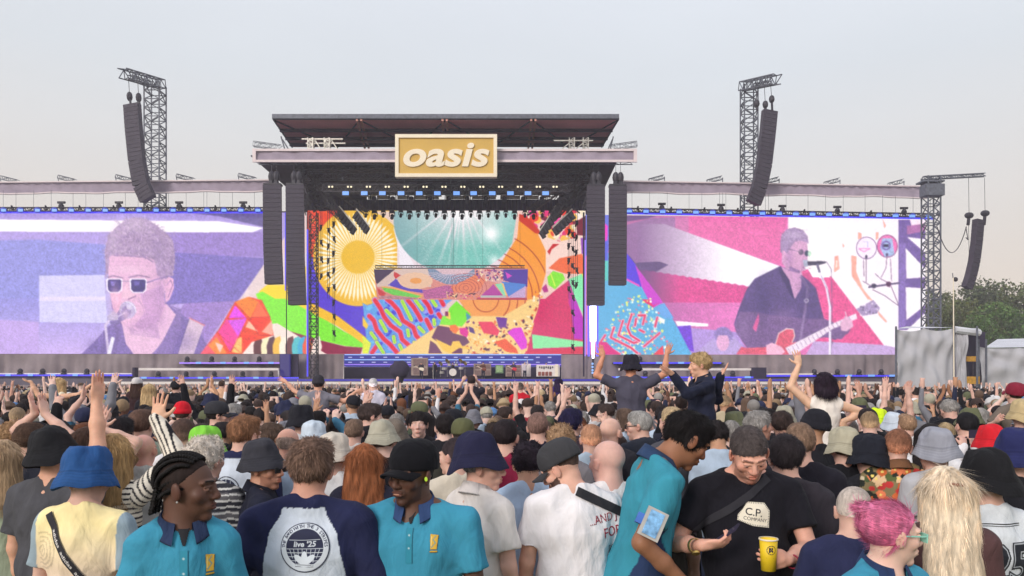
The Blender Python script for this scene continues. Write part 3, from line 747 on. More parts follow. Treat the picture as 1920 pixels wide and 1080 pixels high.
def led_screen(name, TL, TR, BL, BR, nx, nz_, parent, colfn=None):
 u, v = np.meshgrid(np.linspace(0, 1, nx), np.linspace(0, 1, nz_))
 u = u[..., None]; v = v[..., None]
 p = (TL * (1 - u) + TR * u) * (1 - v) + (BL * (1 - u) + BR * u) * v
 if colfn is None:
  px, py = proj(p); c = art_sample(px, py)
 else: c = colfn(u[..., 0], v[..., 0])
 c = lin(np.clip(c, 0, 255)).reshape(-1, 3)
 i = np.arange(nx * nz_).reshape(nz_, nx)
 f = np.stack([i[:-1, :-1], i[1:, :-1], i[1:, 1:], i[:-1, 1:]], -1).reshape(-1, 4)
 return mesh_obj(name, p.reshape(-1, 3) - wloc(parent), f, M_LED, parent, cols=c)
# ------------------------------------------------------------------ ground and stage
m_grass = pm('grass', (78, 86, 52), .95, 0, .45, 1.5, .6)
gv = MB(); gv.raw([(-480, -90, 0), (480, -90, 0), (480, 640, 0), (-480, 640, 0)], [(0, 1, 2, 3)])
tag(gv.build('ground', m_grass), kind='structure')
m_blk = pm('black_paint', (44, 41, 52), .6, .1, .3, 3)
m_steel = pm('dark_steel', (96, 100, 112), .6, .2, .3, 5)
m_alu = pm('pale_aluminium', (190, 186, 180), .4, .6, .2, 5)
m_mesh = pm('grey_mesh_fabric', (158, 146, 164), .9, 0, .12, 1.2, .3)
m_trim = pm('pale_trim', (222, 208, 212), .7, 0, .06, 2)
m_drape = pm('dark_drape', (136, 124, 128), .95, 0, .14, .8, .4)
m_black = pm('stage_black', (44, 36, 62), .85, 0, .35, 1.2, .3)
m_roof = pm('roof_membrane', (240, 156, 166), .7, 0, .2, .25)  # reddish stage light on the underside is put into this base colour
m_raf = pm('stage_lit_rafter', (226, 160, 146), .6, .0, .2, 2)  # rafters coloured paler and pinker to look lit by the stage lights
m_deck = pm('deck_grey', (90, 84, 100), .7, 0, .2, 1)
m_white = pm('white_fascia', (226, 218, 214), .6, 0, .08, 1.5)
m_pa = pm('speaker_grille', (62, 56, 70), .75, .05, .2, 5, .3)
m_gold = pm('gold_panel', (208, 170, 84), .75, 0, .05, .4)
m_cream = pm('cream_letters', (240, 228, 206), .7, 0, .04, 1)
e_blue = em('blue_lamp', (120, 172, 255), 1.15)
e_blue2 = em('blue_led_strip', (70, 60, 245), 1.1)
e_cyan = em('cyan_led_strip', (150, 190, 255), 1.1)
e_warm = em('warm_lamp', (255, 240, 200), 1.3)
e_white = em('white_beam_tube', (205, 210, 255), 6)
e_viol = em('violet_led_strip', (170, 130, 255), 1.0)
# LED walls
YL, YC = 78.0, 84.0
t = empty('led_wall', P(250, 664, YL), 'huge left LED wall showing a singer in square sunglasses at a microphone', 'screen')
led_screen('display', P(-90, 398.5, YL), P(574, 398.5, YL), P(-90, 663.5, YL), P(574, 663.5, YL), 500, 200, t)
MB().box(P(-90, 396, YL + .1), P(574, 665, YL + .9)).build('cabinet', m_black, t)
t = empty('led_wall', P(838, 664, YC), 'central LED wall with painted sun rays, mirror ball and colourful collage art', 'screen')
led_screen('display', P(577, 395, YC), P(1098, 395, YC), P(577, 664, YC), P(1098, 664, YC), 460, 240, t)
MB().box(P(575, 394, YC + .1), P(1100, 666, YC + .9)).build('cabinet', m_black, t)
t = empty('led_wall', P(1420, 668, 78.5), 'right LED wall showing a guitarist in a dark shirt singing against pink and white', 'screen')
c4 = [P(1098, 402.5, 77), P(1735, 411, 80.2), P(1098, 665, 77), P(1735, 669, 80.2)]
led_screen('display', *c4, 500, 200, t)
MB().raw([c + np.array((0, d, 0)) for d in (.1, .9) for c in c4], [(0, 1, 3, 2), (4, 6, 7, 5), (0, 4, 5, 1), (2, 3, 7, 6), (0, 2, 6, 4), (1, 5, 7, 3)]).build('cabinet', m_black, t)
# smaller screen hung inside the stage
def col_small(u, v):
 H, W_ = u.shape
 C = Canvas(700, 503, 990, 564, (W_) / 290.0, (228, 160, 140))
 q = C.poly
 q([(700, 503), (990, 503), (990, 564), (700, 564)], (226, 140, 130), .06)
 q(zk(100, 130, 350, 130, 130, 300), (72, 52, 84), .1); q(zk(350, 130, 700, 130, 720, 330, 130, 330, 130, 300), (226, 196, 186), .04)
 q(zk(330, 160, 400, 200, 340, 240, 320, 200), (214, 50, 60), .1); q(zk(340, 240, 250, 310, 450, 370, 640, 400, 700, 370, 420, 330), (84, 60, 190), .1)
 C.ell(*zk(550, 262)[0], 32, 16, (242, 196, 164), n=.04); C.ell(*zk(555, 262)[0], 11, 5.5, (246, 160, 76), n=.04)
 q(zk(170, 320, 300, 330, 620, 420, 600, 450, 300, 420, 200, 370), (246, 170, 90), .06); q(zk(180, 335, 300, 350, 600, 430, 560, 450, 300, 420, 210, 380), (110, 210, 80), .15)
 q(zk(130, 340, 220, 400, 190, 440, 140, 420), (214, 60, 70), .12); q(zk(140, 430, 300, 425, 600, 455, 600, 470, 140, 470), (190, 130, 140), .3)
 q(zk(690, 130, 1190, 130, 1190, 220, 1100, 300, 880, 300, 740, 240, 700, 190), (120, 140, 170), .15)
 for i in range(16):
  a = i / 15 * 3.0 + .07; C.line([zk(940, 170)[0], (zk(940, 170)[0][0] + 44 * math.cos(a), zk(940, 170)[0][1] + 22 * math.sin(a))], .9, (226, 206, 226))
 q(zk(760, 130, 1190, 130, 1100, 190, 850, 190), (226, 190, 200), .08)
 q(zk(620, 370, 880, 310, 1000, 330, 900, 450, 640, 460), (186, 90, 150), .3)
 q(zk(930, 330, 1190, 200, 1310, 250, 1240, 370, 1100, 410, 960, 380), (238, 130, 92), .06)
 for r_ in (5, 10, 15, 20, 25, 31): C.ell(*zk(1090, 340)[0], r_ * 1.3, r_ * .9, (180, 50, 60), ring=1.1, clip=lambda X, Y: (X > 845) & (Y < 552) & (X < 912))
 q(zk(1200, 135, 1560, 140, 1500, 300, 1300, 260, 1300, 200), (230, 170, 170), .1)
 for i in range(60):
  x, y = zk(rng.uniform(1210, 1500), rng.uniform(140, 260))[0]; C.ell(x, y, 2.4, 1.4, [(70, 40, 120), (250, 226, 190), (200, 60, 90), (150, 60, 150)][i % 4], ang=rng.uniform(0, 180))
 for i in range(60):
  x, y = zk(rng.uniform(880, 1250), rng.uniform(390, 460))[0]; C.ell(x, y, 2.4, 1.2, [(70, 30, 60), (250, 206, 150), (220, 60, 130), (240, 130, 90)][i % 4], ang=rng.uniform(0, 180))
 q(zk(1500, 140, 1760, 140, 1760, 330, 1500, 260), (76, 44, 160), .1); q(zk(1480, 270, 1740, 300, 1740, 340, 1560, 440, 1500, 320), (70, 130, 216), .08); q(zk(1520, 170, 1590, 210, 1540, 240), (226, 60, 200))
 q(zk(1260, 420, 1390, 300, 1500, 430), (186, 52, 160), .05); q(zk(1410, 300, 1480, 290, 1530, 420, 1500, 420), (140, 226, 180)); q(zk(1480, 290, 1500, 290, 1540, 420, 1525, 420), (250, 200, 110)); q(zk(1250, 420, 1530, 425, 1530, 445, 1250, 445), (190, 190, 190))
 q(zk(1560, 430, 1740, 320, 1740, 465, 1570, 450), (206, 170, 214), .15); q(zk(1210, 450, 1760, 445, 1760, 480, 1210, 480), (190, 50, 80), .1)
 x = np.clip((u * (C.w - 1)).astype(int), 0, C.w - 1); y = np.clip((v * (C.h - 1)).astype(int), 0, C.h - 1)
 return C.a[y, x] * 0.93
t = empty('hanging_screen', P(846, 562, 80), 'low wide screen hung from a black truss before the mirror ball art', 'screen')
led_screen('display', P(701, 505, 80), P(990, 503.5, 80), P(707, 561.5, 80), P(988, 562.5, 80), 300, 62, t, col_small)
MB().truss(P(704, 500.5, 80.2), P(984, 500.5, 80.2), .3, .55, .035, .02).build('top_truss', m_blk, t)
for x in (716, 782, 846, 905, 975): MB().bar(P(x, 498, 80.2), P(x, 402, 80.2), .015).build('cable', m_blk, t)
# header beam, roof, sign
def framed(name, x0, x1, y0, y1, Y, lab, cat, wob=0.0, x1b=None):
 t = empty(name, P((x0 + x1) / 2, y1, Y), lab, cat)
 a, b = P(x0, y0, Y), P(x1, y1, Y)
 n = max(2, int(abs(b[0] - a[0]) / .5))
 vs, fs = [], []
 for i in range(n + 1):
  x = a[0] + (b[0] - a[0]) * i / n
  for j in range(4):
   z = b[2] + (a[2] - b[2]) * j / 3
   vs.append((x, Y + .12 + (.08 * math.sin(x * 2.1 + j) + .05 * math.sin(x * 5.3)) * (j in (1, 2)), z))
 for i in range(n):
  for j in range(3):
   q = i * 4 + j; fs.append((q, q + 4, q + 5, q + 1))
 mbb = MB(); mbb.raw(vs, fs); mbb.build('mesh_banner', m_mesh, t, True)
 mb = MB(); h = .22
 mb.box((a[0], Y - .05, a[2] - h), (b[0], Y + .08, a[2])); mb.box((a[0], Y - .05, b[2]), (b[0], Y + .08, b[2] + h))
 mb.box((a[0] - .02, Y - .06, b[2] - .01), (a[0] + .3, Y + .09, a[2] + .01)); mb.box((b[0] - .3, Y - .06, b[2] - .01), (b[0] + .02, Y + .09, a[2] + .01))
 mb.build('frame', m_trim, t)
 mb = MB(); mb.truss((a[0] + .2, Y + .75, (a[2] + b[2]) / 2), (b[0] - .2, Y + .75, (a[2] + b[2]) / 2), 1.0, 1.2, .05, .03)
 mb.build('truss', m_steel, t)
 return t
header = framed('header_beam', 474, 1194, 279, 304, 71, 'grey mesh fascia beam with pale frame across the stage front, behind the gold name sign', 'beam')
for s, xa, xb in ((1, 476, 528), (-1, 1194, 1142)):
 MB().truss(P(xa, 270, 71.6), P(xb, 277, 71.6), .45, .5, .03, .02).build('walkway_truss', m_steel, header)
t = empty('stage_sign', P(836, 332, 70.2), 'gold name sign with cream lettering and cream border over the stage', 'sign')
a, b = P(741, 252, 70.2), P(932, 332, 70.2)
MB().box((a[0] + .3, 70.25, b[2] + .3), (b[0] - .3, 70.6, a[2] - .3)).build('panel', m_gold, t)
mb = MB(); h = .33
mb.box((a[0], 70.1, a[2] - h), (b[0], 70.7, a[2])); mb.box((a[0], 70.1, b[2]), (b[0], 70.7, b[2] + h))
mb.box((a[0], 70.1, b[2] + h), (a[0] + h, 70.7, a[2] - h)); mb.box((b[0] - h, 70.1, b[2] + h), (b[0], 70.7, a[2] - h))
mb.build('frame', m_cream, t)
cu = bpy.data.curves.new('lettering', 'FONT'); cu.body = 'oasis'; cu.size = 3.35; cu.align_x = 'CENTER'; cu.shear = 0.22; cu.offset = 0.095; cu.extrude = .06; cu.space_character = 1.03
tmp = bpy.data.objects.new('lettering', cu)
me = bpy.data.meshes.new_from_object(tmp); bpy.data.objects.remove(tmp)
me.materials.clear(); me.materials.append(m_cream)
o = bpy.data.objects.new('lettering', me); sc.collection.objects.link(o); o.parent = t
vv = np.array([v.co[:] for v in me.vertices]); bw = vv[:, 0].max() - vv[:, 0].min(); bh = vv[:, 1].max() - vv[:, 1].min()
o.rotation_euler = (R(90), 0, 0); sxx = PX(918, 70) - PX(756, 70)
o.scale = (sxx / bw, (PZ(268, 70) - PZ(313, 70)) / bh, 1)
ccx = (vv[:, 0].max() + vv[:, 0].min()) / 2 * o.scale[0]; ccz = (vv[:, 1].max() + vv[:, 1].min()) / 2 * o.scale[1]
o.location = Vector((PX(837, 70.2) - ccx, 70.18, PZ(290.5, 70.2) - ccz)) - t.location
t = empty('stage_roof', P(836, 280, 74), 'flat stage canopy roof seen from below with dark purlins and pinkish rafters', 'roof')
z = PZ(223, 71.2)
FL, FR = np.array((PX(512, 71.2), 71.2, z)), np.array((PX(1160, 71.2), 71.2, z))
yb = 71.2 * (HZ - 223) / (HZ - 276)
BL_, BR_ = np.array((PX(548, yb), yb, z)), np.array((PX(1128, yb), yb, z))
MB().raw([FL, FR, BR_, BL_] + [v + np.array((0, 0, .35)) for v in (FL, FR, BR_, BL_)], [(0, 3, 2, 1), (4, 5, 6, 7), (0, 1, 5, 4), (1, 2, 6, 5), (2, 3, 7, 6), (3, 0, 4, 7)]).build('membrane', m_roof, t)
mb = MB()
for f in (.33, .62, .85):
 mb.box(FL * (1 - f) + BL_ * f - (0, .1, .3), FR * (1 - f) + BR_ * f + (0, .1, -.003))
mb.build('purlin', m_black, t)
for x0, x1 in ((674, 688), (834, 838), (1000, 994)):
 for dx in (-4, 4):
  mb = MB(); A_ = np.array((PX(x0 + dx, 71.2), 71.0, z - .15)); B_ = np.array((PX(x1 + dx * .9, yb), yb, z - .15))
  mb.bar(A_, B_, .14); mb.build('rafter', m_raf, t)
mb = MB()
for i in range(4):
 xs = np.linspace(512, 1160, 5)
 A_ = np.array((PX(xs[i], 71.2), 71.3, z - .06)); B_ = np.array((PX((xs[i] + xs[i + 1]) / 2, 71.2), yb, z - .06)); C_ = np.array((PX(xs[i + 1], 71.2), 71.3, z - .06))
 mb.bar(A_, B_, .07); mb.bar(B_, C_, .07)
mb.build('brace', m_black, t)
mb = MB()
mb.bar(FL + (0, -.12, .15), FR + (0, -.12, .15), .3); mb.bar(FL, BL_, .09); mb.bar(FR, BR_, .09)
for x0, y0, x1, y1 in ((527, 256, 534, 280), (530, 262, 541, 280), (1150, 256, 1144, 280), (1148, 262, 1140, 280)): mb.bar(P(x0, y0, 72.5), P(x1, y1, 72.5), .08)
mb.build('edge_tube', m_steel, t)
for xa, xb in ((577, 600), (608, 632), (1058, 1078), (1084, 1104)):
 s = 1 if xa < 800 else -1
 e0, e1 = (xa, xa + 12) if s > 0 else (xb - 12, xb)
 mb = MB(); mb.truss(P(e0 + 6, 280, 71.8), P(e0 + 6, 259, 71.8), .5, .35, .05, .035); mb.bar(P(e1, 260, 71.8), P(e1 + s * 12 if s > 0 else e0 - 12, 279, 71.8), .06)
 tag(mb.build('roof_bracket', m_alu), 'pale triangular bracket standing on the header beam %s' % {577: 'farthest left of the four', 608: 'second from the left', 1058: 'third from the left', 1084: 'farthest right of the four'}[xa], 'bracket', 'pale roof brackets on the header beam')
for x0, x1, y in ((566, 643, 261), (574, 648, 269), (1038, 1112, 264)):
 mb = MB(); mb.bar(P(x0, y, 72.6), P(x1, y, 72.6), .1, 6); tag(mb.build('strip_light', m_alu), {566: 'upper pale tube behind the left roof brackets', 574: 'lower pale tube behind the left roof brackets', 1038: 'pale tube behind the right roof brackets'}[x0], 'tube light')
# dark rig below the header
t = empty('stage_backdrop', P(838, 395, 85.5), 'dark masking drapes closing the upper stage behind the lighting rig', 'drape')
mb = MB()
mb.box(P(548, 292, 85.2), P(1132, 366, 85.4)); mb.box(P(560, 374, 85.2), P(1120, 398, 85.35)); mb.box(P(560, 366, 85.2), P(688, 374, 85.35)); mb.box(P(1048, 366, 85.2), P(1120, 374, 85.35))
mb.build('drape', m_black, t)
mb = MB()
for x in range(560, 1120, 9): mb.bar(P(x, 375, 82), P(x, 394, 82), .22, 5)
mb.build('valance', pm('valance_navy', (40, 32, 70), .9, 0, .3, 1), t)
MB().box((PX(545, 85), 72, PZ(290, 71.5)), (PX(1131, 85), 85.6, PZ(290, 71.5) + .1)).build('ceiling_cloth', m_black, t)
t = empty('pale_backcloth', P(866, 374, 85.8), 'row of pale panels glimpsed under the lighting truss', 'panel')
for a_, b_ in ((690, 705), (708, 732), (745, 768), (776, 823), (836, 880), (885, 930), (938, 975), (982, 1010)):
 MB().box(P(a_, 366.6, 84.9), P(b_, 373.6, 85.0)).build('panel', m_cream, t)
rig = empty('roof_truss_grid', P(838, 340, 78), 'black box trusses and cross bracing hanging under the stage roof', 'truss')
for n_, (xa, xb, y, Y, wd) in enumerate([(552, 1122, 313, 73, .8), (560, 1112, 330, 76, .7), (575, 1100, 345, 79, .7), (590, 1088, 352, 76.5, .5), (560, 1120, 322, 82, .7)]):
 MB().truss(P(xa, y, Y), P(xb, y, Y), wd, .9, .06, .035).build('truss', m_steel if n_ % 2 else m_blk, rig)
mb = MB()
for i in range(46):
 x = random.uniform(560, 1110); y = random.uniform(308, 352); Y = random.uniform(73, 82)
 mb.box(P(x, y, Y), P(x + random.uniform(1, 7), y + random.uniform(2, 8), Y + .4))
mb.build('rigging_box', m_steel, rig)
mb = MB()
for i in range(40):
 x = random.uniform(600, 1080); y = random.uniform(305, 350); mb.bar(P(x, y, 74), P(x + random.uniform(-20, 20), y + random.uniform(4, 16), 77), .03)
mb.build('cable', m_steel, rig)
# corner stacks of trusses sloping inwards
for s in (-1, 1):
 X = lambda x: 838 + s * (x - 838) if s < 0 else x
 def mx(x): return x if s > 0 else 1676 - x
 mb = MB()
 for (xa, ya, xb, yb_, Y) in ((560, 310, 575, 395, 74), (1103 - 525, 320, 640, 405, 75), (572, 345, 660, 430, 76), (590, 330, 690, 400, 77), (562, 335, 580, 395, 73.5)):
  mb.truss(P(mx(xa), ya, Y), P(mx(xb), yb_, Y), .55, .7, .06, .04)
 for i in range(70):
  x = random.uniform(555, 640); y = random.uniform(320, 395)
  if x > 590 + (y - 320): continue
  mb.bar(P(mx(x), y, 75), P(mx(x + random.uniform(-14, 14)), y + random.uniform(-10, 12), 76), random.uniform(.03, .12))
 t = mb.build('corner_truss', m_blk); tag(t, 'tangle of black trusses in the %s upper corner of the stage' % ('left' if s > 0 else 'right'), 'truss')
 for k, (xa, ya, xb, yb_) in enumerate(((636, 393, 668, 432), (668, 398, 692, 430)) if s > 0 else ((633, 392, 664, 440), (603, 398, 640, 433))):
  t = empty('light_batten', P(mx(xa), ya, 76), 'diagonal batten of black lamps, %s one of the pair on the %s of the stage' % ('outer' if (k == 0) == (s > 0) else 'inner', 'left' if s > 0 else 'right'), 'stage light')
  A_, B_ = P(mx(xa), ya, 75.6), P(mx(xb), yb_, 75.6)
  MB().bar(A_ + (0, 0, .35), B_ + (0, 0, .35), .1).build('tube', m_alu, t)
  MB().bar(A_ + (0, 0, .05), B_ + (0, 0, .05), .18).build('rail', m_blk, t)
  for i in range(6):
   c = A_ + (B_ - A_) * (i + .5) / 6; MB().bar(c, c - (s * .35, 0, .55), .24, 8).build('lamp', m_blk, t)
# lamps on the front truss
def moving_head(c, h, lab, grp, up=False):
 t = empty('moving_head_light', c, lab, 'stage light', grp)
 sg = -1 if not up else 1
 MB().box(c + (-h * .3, -h * .3, 0), c + (h * .3, h * .3, sg * h * .22)).build('base', m_blk, t)
 mb = MB()
 for s_ in (-1, 1): mb.box(c + (s_ * h * .3, -h * .1, sg * h * .2), c + (s_ * h * .36, h * .1, sg * h * .68))
 mb.box(c + (-h * .36, -h * .1, sg * h * .18), c + (h * .36, h * .1, sg * h * .24)); mb.build('yoke', m_blk, t)
 a_ = c + (0, h * .18, sg * h * .5); b_ = c + (0, -h * .25, sg * h * .95)
 MB().bar(a_, b_, h * .24, 10, h * .2).build('head', m_blk, t)
 return t
t = MB(); t.truss(P(606, 354, 73.6), P(1068, 354, 73.6), .7, .8, .07, .045)
tag(t.build('front_light_truss', m_blk), 'long black front truss carrying the row of blue lamps above the stage', 'truss')
xs = [648, 683, 717, 752, 786, 820, 856, 888, 923, 957, 990, 1023]
ordn = ['first', 'second', 'third', 'fourth', 'fifth', 'sixth', 'seventh', 'eighth', 'ninth', 'tenth', 'eleventh', 'twelfth', 'thirteenth', 'fourteenth', 'fifteenth', 'sixteenth', 'seventeenth', 'eighteenth', 'nineteenth', 'twentieth'] + ['%dth' % i for i in range(21, 60)]
for i, x in enumerate(xs):
 t = empty('wash_light', P(x, 362, 73), 'square blue wash light above the centre stage, %s from the left' % ordn[i], 'stage light', 'blue wash lights above the centre stage')
 MB().box(P(x - 8, 357, 73.1), P(x + 8, 369, 73.6)).build('housing', m_blk, t)
 MB().box(P(x - 6, 358.7, 73.0), P(x + 6, 365.8, 73.06)).build('lens', e_blue, t)
for i in range(13):
 x = 620 + i * 35.4 + (0 if i < 12 else -4)
 t = empty('blinder_light', P(x, 350, 73), 'small pair of warm white lamps on the front truss, %s from the left' % ordn[i], 'stage light', 'warm twin lamps on the front truss')
 MB().box(P(x - 6, 347, 73.1), P(x + 6, 353.5, 73.4)).build('housing', m_blk, t)
 for d in (-3, 3): MB().ball(P(x + d, 350.2, 72.95), .1, 8, 5).build('bulb', e_warm, t)
for i in range(11):
 x = 701 + i * 35
 moving_head(P(x, 361, 74.2), 1.05, 'black moving head hanging between blue lamps under the front truss, %s from the left' % ordn[i], 'moving heads under the front truss')
for i in range(24):
 x = 686 + i * 16.4
 if i > 17: x += 3
 moving_head(P(x, 395 + (i % 2), 82), (.75, .9)[i % 2], 'small black lamp hanging over the top edge of the centre screen, %s from the left' % ordn[i], 'small lamps along the top of the centre screen')
# wings: beam, lighting truss, lamps
def wing(x0, x1, ya, yb_, Ya, Yb, side):
 t = empty('wing_beam', P((x0 + x1) / 2, ya + 20, (Ya + Yb) / 2), 'long grey mesh covered beam above the %s LED wall with pale edges' % side, 'beam')
 n = 60; vs = []; fs = []
 for i in range(n + 1):
  f = i / n; x = x0 + (x1 - x0) * f; y = ya + (yb_ - ya) * f; Y = Ya + (Yb - Ya) * f
  wv = .9 * math.sin(x * .045) + .4 * math.sin(x * .11)
  for j, dy in enumerate((3, 10, 17, 21 + wv)): vs.append(P(x, y + dy, Y + .15 * math.sin(x * .3 + j)))
 for i in range(n):
  for j in range(3): q = i * 4 + j; fs.append((q, q + 1, q + 5, q + 4))
 MB().raw(vs, fs).build('mesh_banner', m_mesh, t, True)
 for d0, nm in ((0, 'top_trim'), (21, 'bottom_trim')):
  mb = MB(); pts = []
  for i in range(n + 1):
   f = i / n; x = x0 + (x1 - x0) * f; y = ya + (yb_ - ya) * f; Y = Ya + (Yb - Ya) * f
   pts.append(P(x, y + d0 + 1.5 + (.9 * math.sin(x * .045) + .4 * math.sin(x * .11)) * (d0 > 0), Y - .2))
  mb.tube(pts, .1, 5); mb.build(nm, m_trim, t)
 MB().truss(P(x0, ya + 12, Ya + 1), P(x1, yb_ + 12, Yb + 1), .8, 1.2, .05, .03).build('truss', m_steel, t)
 return t
wl = wing(-90, 505, 341, 336, 78, 77, 'left'); wr = wing(1165, 1740, 338, 348, 77, 80.4, 'right')
for i, x in enumerate((20, 128, 236, 350, 466)):
 mb = MB(); y = 341 - x * .01
 mb.tube([P(x - 20, y - 9 if x > 20 else y - 8, 78), P(x - 18, y + 1, 78)], .05); mb.truss(P(x - 18, y - 8, 78.2), P(x + 14, y, 78.2), .35, .5, .035, .025)
 tag(mb.build('outrigger', m_steel), 'small sloping outrigger truss on top of the left wing beam, %s from the left' % ordn[i], 'truss', 'outriggers on the wing beams')
for i, x in enumerate((1237, 1346, 1452, 1566, 1686)):
 mb = MB(); y = 338 + (x - 1165) * .0174; Y = 77 + (x - 1165) / 575 * 3.4
 mb.tube([P(x + 9, y - 8, Y), P(x + 9, y + 1, Y)], .05); mb.truss(P(x - 20, y - .5, Y + .2), P(x + 8, y - 8, Y + .2), .35, .5, .035, .025)
 tag(mb.build('outrigger', m_steel), 'small sloping outrigger truss on top of the right wing beam, %s from the left' % ordn[i], 'truss', 'outriggers on the wing beams')
for side, x0, x1, fy, fY in (('left', -70, 494, lambda x: 392.5 - .0 * x, lambda x: 77.4), ('right', 1175, 1752, lambda x: 394 + (x - 1175) * .0175, lambda x: 76.6 + (x - 1175) / 560 * 3.2)):
 t = empty('wing_light_truss', P((x0 + x1) / 2, 400, 77), 'thin lattice lighting truss along the top of the %s LED wall, hung on wires' % side, 'truss')
 MB().truss(P(x0, fy(x0), fY(x0)), P(x1, fy(x1), fY(x1)), .36, .42, .045, .035).build('truss', m_blk, t)
 mb = MB(); mb.bar(P(x0, fy(x0) + 6, fY(x0) + .1), P(x1, fy(x1) + 6, fY(x1) + .1), .11); mb.build('led_strip', e_blue2, t)
 x = x0 + 10
 while x < x1:
  MB().bar(P(x, fy(x), fY(x)), P(x, fy(x) - 36, fY(x)), .018).build('wire', m_steel, t); x += random.choice((6, 24, 33, 41))
 k = 0; x = (6.5 if side == 'left' else 1180)
 stp = 31.8 if side == 'left' else 31.2
 while x < x1 - 2:
  y, Y = fy(x) + 1.5, fY(x)
  t = empty('wash_light', P(x, y, Y), 'round blue wash light on top of the %s LED wall, %s from the left' % (side, ordn[k]), 'stage light', 'blue wash lights along the wing screens')
  MB().ball(P(x, y, Y - .1), (.38, .3, .3), 10, 6).build('housing', em('blue_dim_shell', (40, 60, 200), .8), t)
  MB().box(P(x - 4.6, y - 2.2, Y - .5), P(x + 4.6, y + 2.6, Y - .41)).build('lens', e_blue, t)
  if k % 2 == 0:
   moving_head(P(x + 16, y - 1, Y - .2), .42, 'small black lamp between two blue lights above the %s LED wall, %s from the left' % (side, ordn[k // 2]), 'black lamps along the wing screens', up=True)
  k += 1; x += stp
 for i, x in enumerate((115, 223, 336, 456) if side == 'left' else (1241, 1352, 1467, 1570, 1695)):
  mb = MB(); y, Y = fy(x), fY(x); mb.bar(P(x, y, Y), P(x, y - 12, Y), .09); mb.bar(P(x - 7, y - 13, Y), P(x + 7, y - 13, Y), .14, 5); mb.ball(P(x, y - 5, Y), (.3, .3, .35), 8, 5)
  tag(mb.build('chain_motor', m_blk), 'black chain hoist above the %s LED wall truss, %s from the left' % (side, ordn[i]), 'hoist', 'chain hoists on the wing trusses')
# line arrays
def array(lab, px, Y, hpx, curve, yaw, wd, name='line_array', cat='speaker', grp=None, depth=.75):
 """px: (x,y) centre of the top; curve: list of (dx, y) centres down to the bottom"""
 pts = [P(x, y, Y) for x, y in px]
 t = empty(name, pts[0], lab, cat, grp)
 n = int(round(sum(np.linalg.norm(pts[i + 1] - pts[i]) for i in range(len(pts) - 1)) / .42))
 cs = []; d = [0]
 for i in range(len(pts) - 1): d.append(d[-1] + np.linalg.norm(pts[i + 1] - pts[i]))
 for k in range(n + 1):
  s = d[-1] * k / n; cs.append(np.array([np.interp(s, d, [p[j] for p in pts]) for j in range(3)]))
 c, s_ = math.cos(R(yaw)), math.sin(R(yaw))
 for k in range(n):
  mid = (cs[k] + cs[k + 1]) / 2; ax = cs[k + 1] - cs[k]; hh = np.linalg.norm(ax); ax = ax / hh
  u = np.array((c, s_, 0)); f = np.cross(u, ax); f /= np.linalg.norm(f); u = np.cross(ax, f)
  v = []
  for sz, wv in ((-.47, 1), (.47, .985)):
   for a_, b_ in ((-1, -.5), (1, -.5), (.82, .5), (-.82, .5)):
    v.append(mid + u * a_ * wd / 2 * wv + f * b_ * depth * (-1 if f[1] > 0 else 1) * -1 + ax * sz * hh)
  mb = MB(); mb.raw(v, [(0, 3, 2, 1), (4, 5, 6, 7), (0, 1, 5, 4), (1, 2, 6, 5), (2, 3, 7, 6), (3, 0, 4, 7)])
  for e in (-.32, .32): mb.bar(mid + u * e * wd - f * 0 + ax * .40 * hh + np.array((0, -depth * .55, 0)), mid + u * (e + .03) * wd + ax * .40 * hh + np.array((0, -depth * .55, 0)), .022)
  mb.build('cabinet', m_pa, t)
 return t, pts
for lab, x0, y0, x1, y1, Y in (('outer left stage line array hanging beside the singer screen', 512, 348, 515.5, 533, 70), ('inner left stage line array, longer and nearer the sun artwork', 554.5, 348, 559, 572, 70), ('inner right stage line array hanging above the white light tube', 1116.5, 350, 1116, 573, 70), ('outer right stage line array beside the pink screen edge', 1157.5, 350, 1156.5, 535, 70)):
 t, pts = array(lab, [(x0, y0), (x0 + (x1 - x0) * .2, y0 + (y1 - y0) * .6), (x1, y1)], Y, 0, None, 0, 1.74)
 mb = MB(); mb.box(pts[0] + (-.8, -.4, 0), pts[0] + (.8, .4, .16)); mb.build('bumper', m_blk, t)
 mb = MB()
 for d in (-3, 6): mb.ball(P(x0 + d, y0 - 17, Y), (.32, .3, .55), 8, 6); mb.bar(P(x0 + d, y0 - 17, Y), P(x0 + d, y0 - 4, Y), .2, 6, .26); mb.bar(P(x0 + d, y0 - 40, Y), P(x0 + d, y0 - 20, Y), .025)
 mb.build('hoist', m_blk, t)
t, pts = array('tall curved delay line array hanging from the left lattice tower', [(249, 196), (252, 240), (258, 300), (266, 345), (279, 374)], 75.6, 0, None, -14, 1.75)
mb = MB()
for x, y in ((243, 181), (260, 183)): mb.ball(P(x, y, 75.6), (.3, .3, .5), 8, 6); mb.bar(P(x, y, 75.6), P(x + 2, 196, 75.6), .12, 6); mb.bar(P(x, y, 75.6), P(x - 2, 146, 75.6), .03)
mb.build('hoist', m_blk, t)
t, pts = array('tall curved delay line array hanging from the right lattice tower', [(1442, 208), (1438, 250), (1431, 310), (1422, 352), (1411, 381)], 75.6, 0, None, 14, 1.6)
mb = MB()
for x, y in ((1419, 194), (1435, 196), (1447, 186)): mb.ball(P(x, y, 75.6), (.3, .3, .4), 8, 6); mb.bar(P(x, y, 75.6), P(x + 1, 208, 75.6), .12, 6); mb.bar(P(x, y, 75.6), P(x - 2, 158, 75.6), .03)
mb.build('hoist', m_blk, t)
t, pts = array('short curved line array hanging from the far right tower arm above the trees', [(1834, 412), (1831, 450), (1826, 490), (1819, 520), (1812, 540)], 70, 0, None, 22, 1.0, depth=.6)
mb = MB()
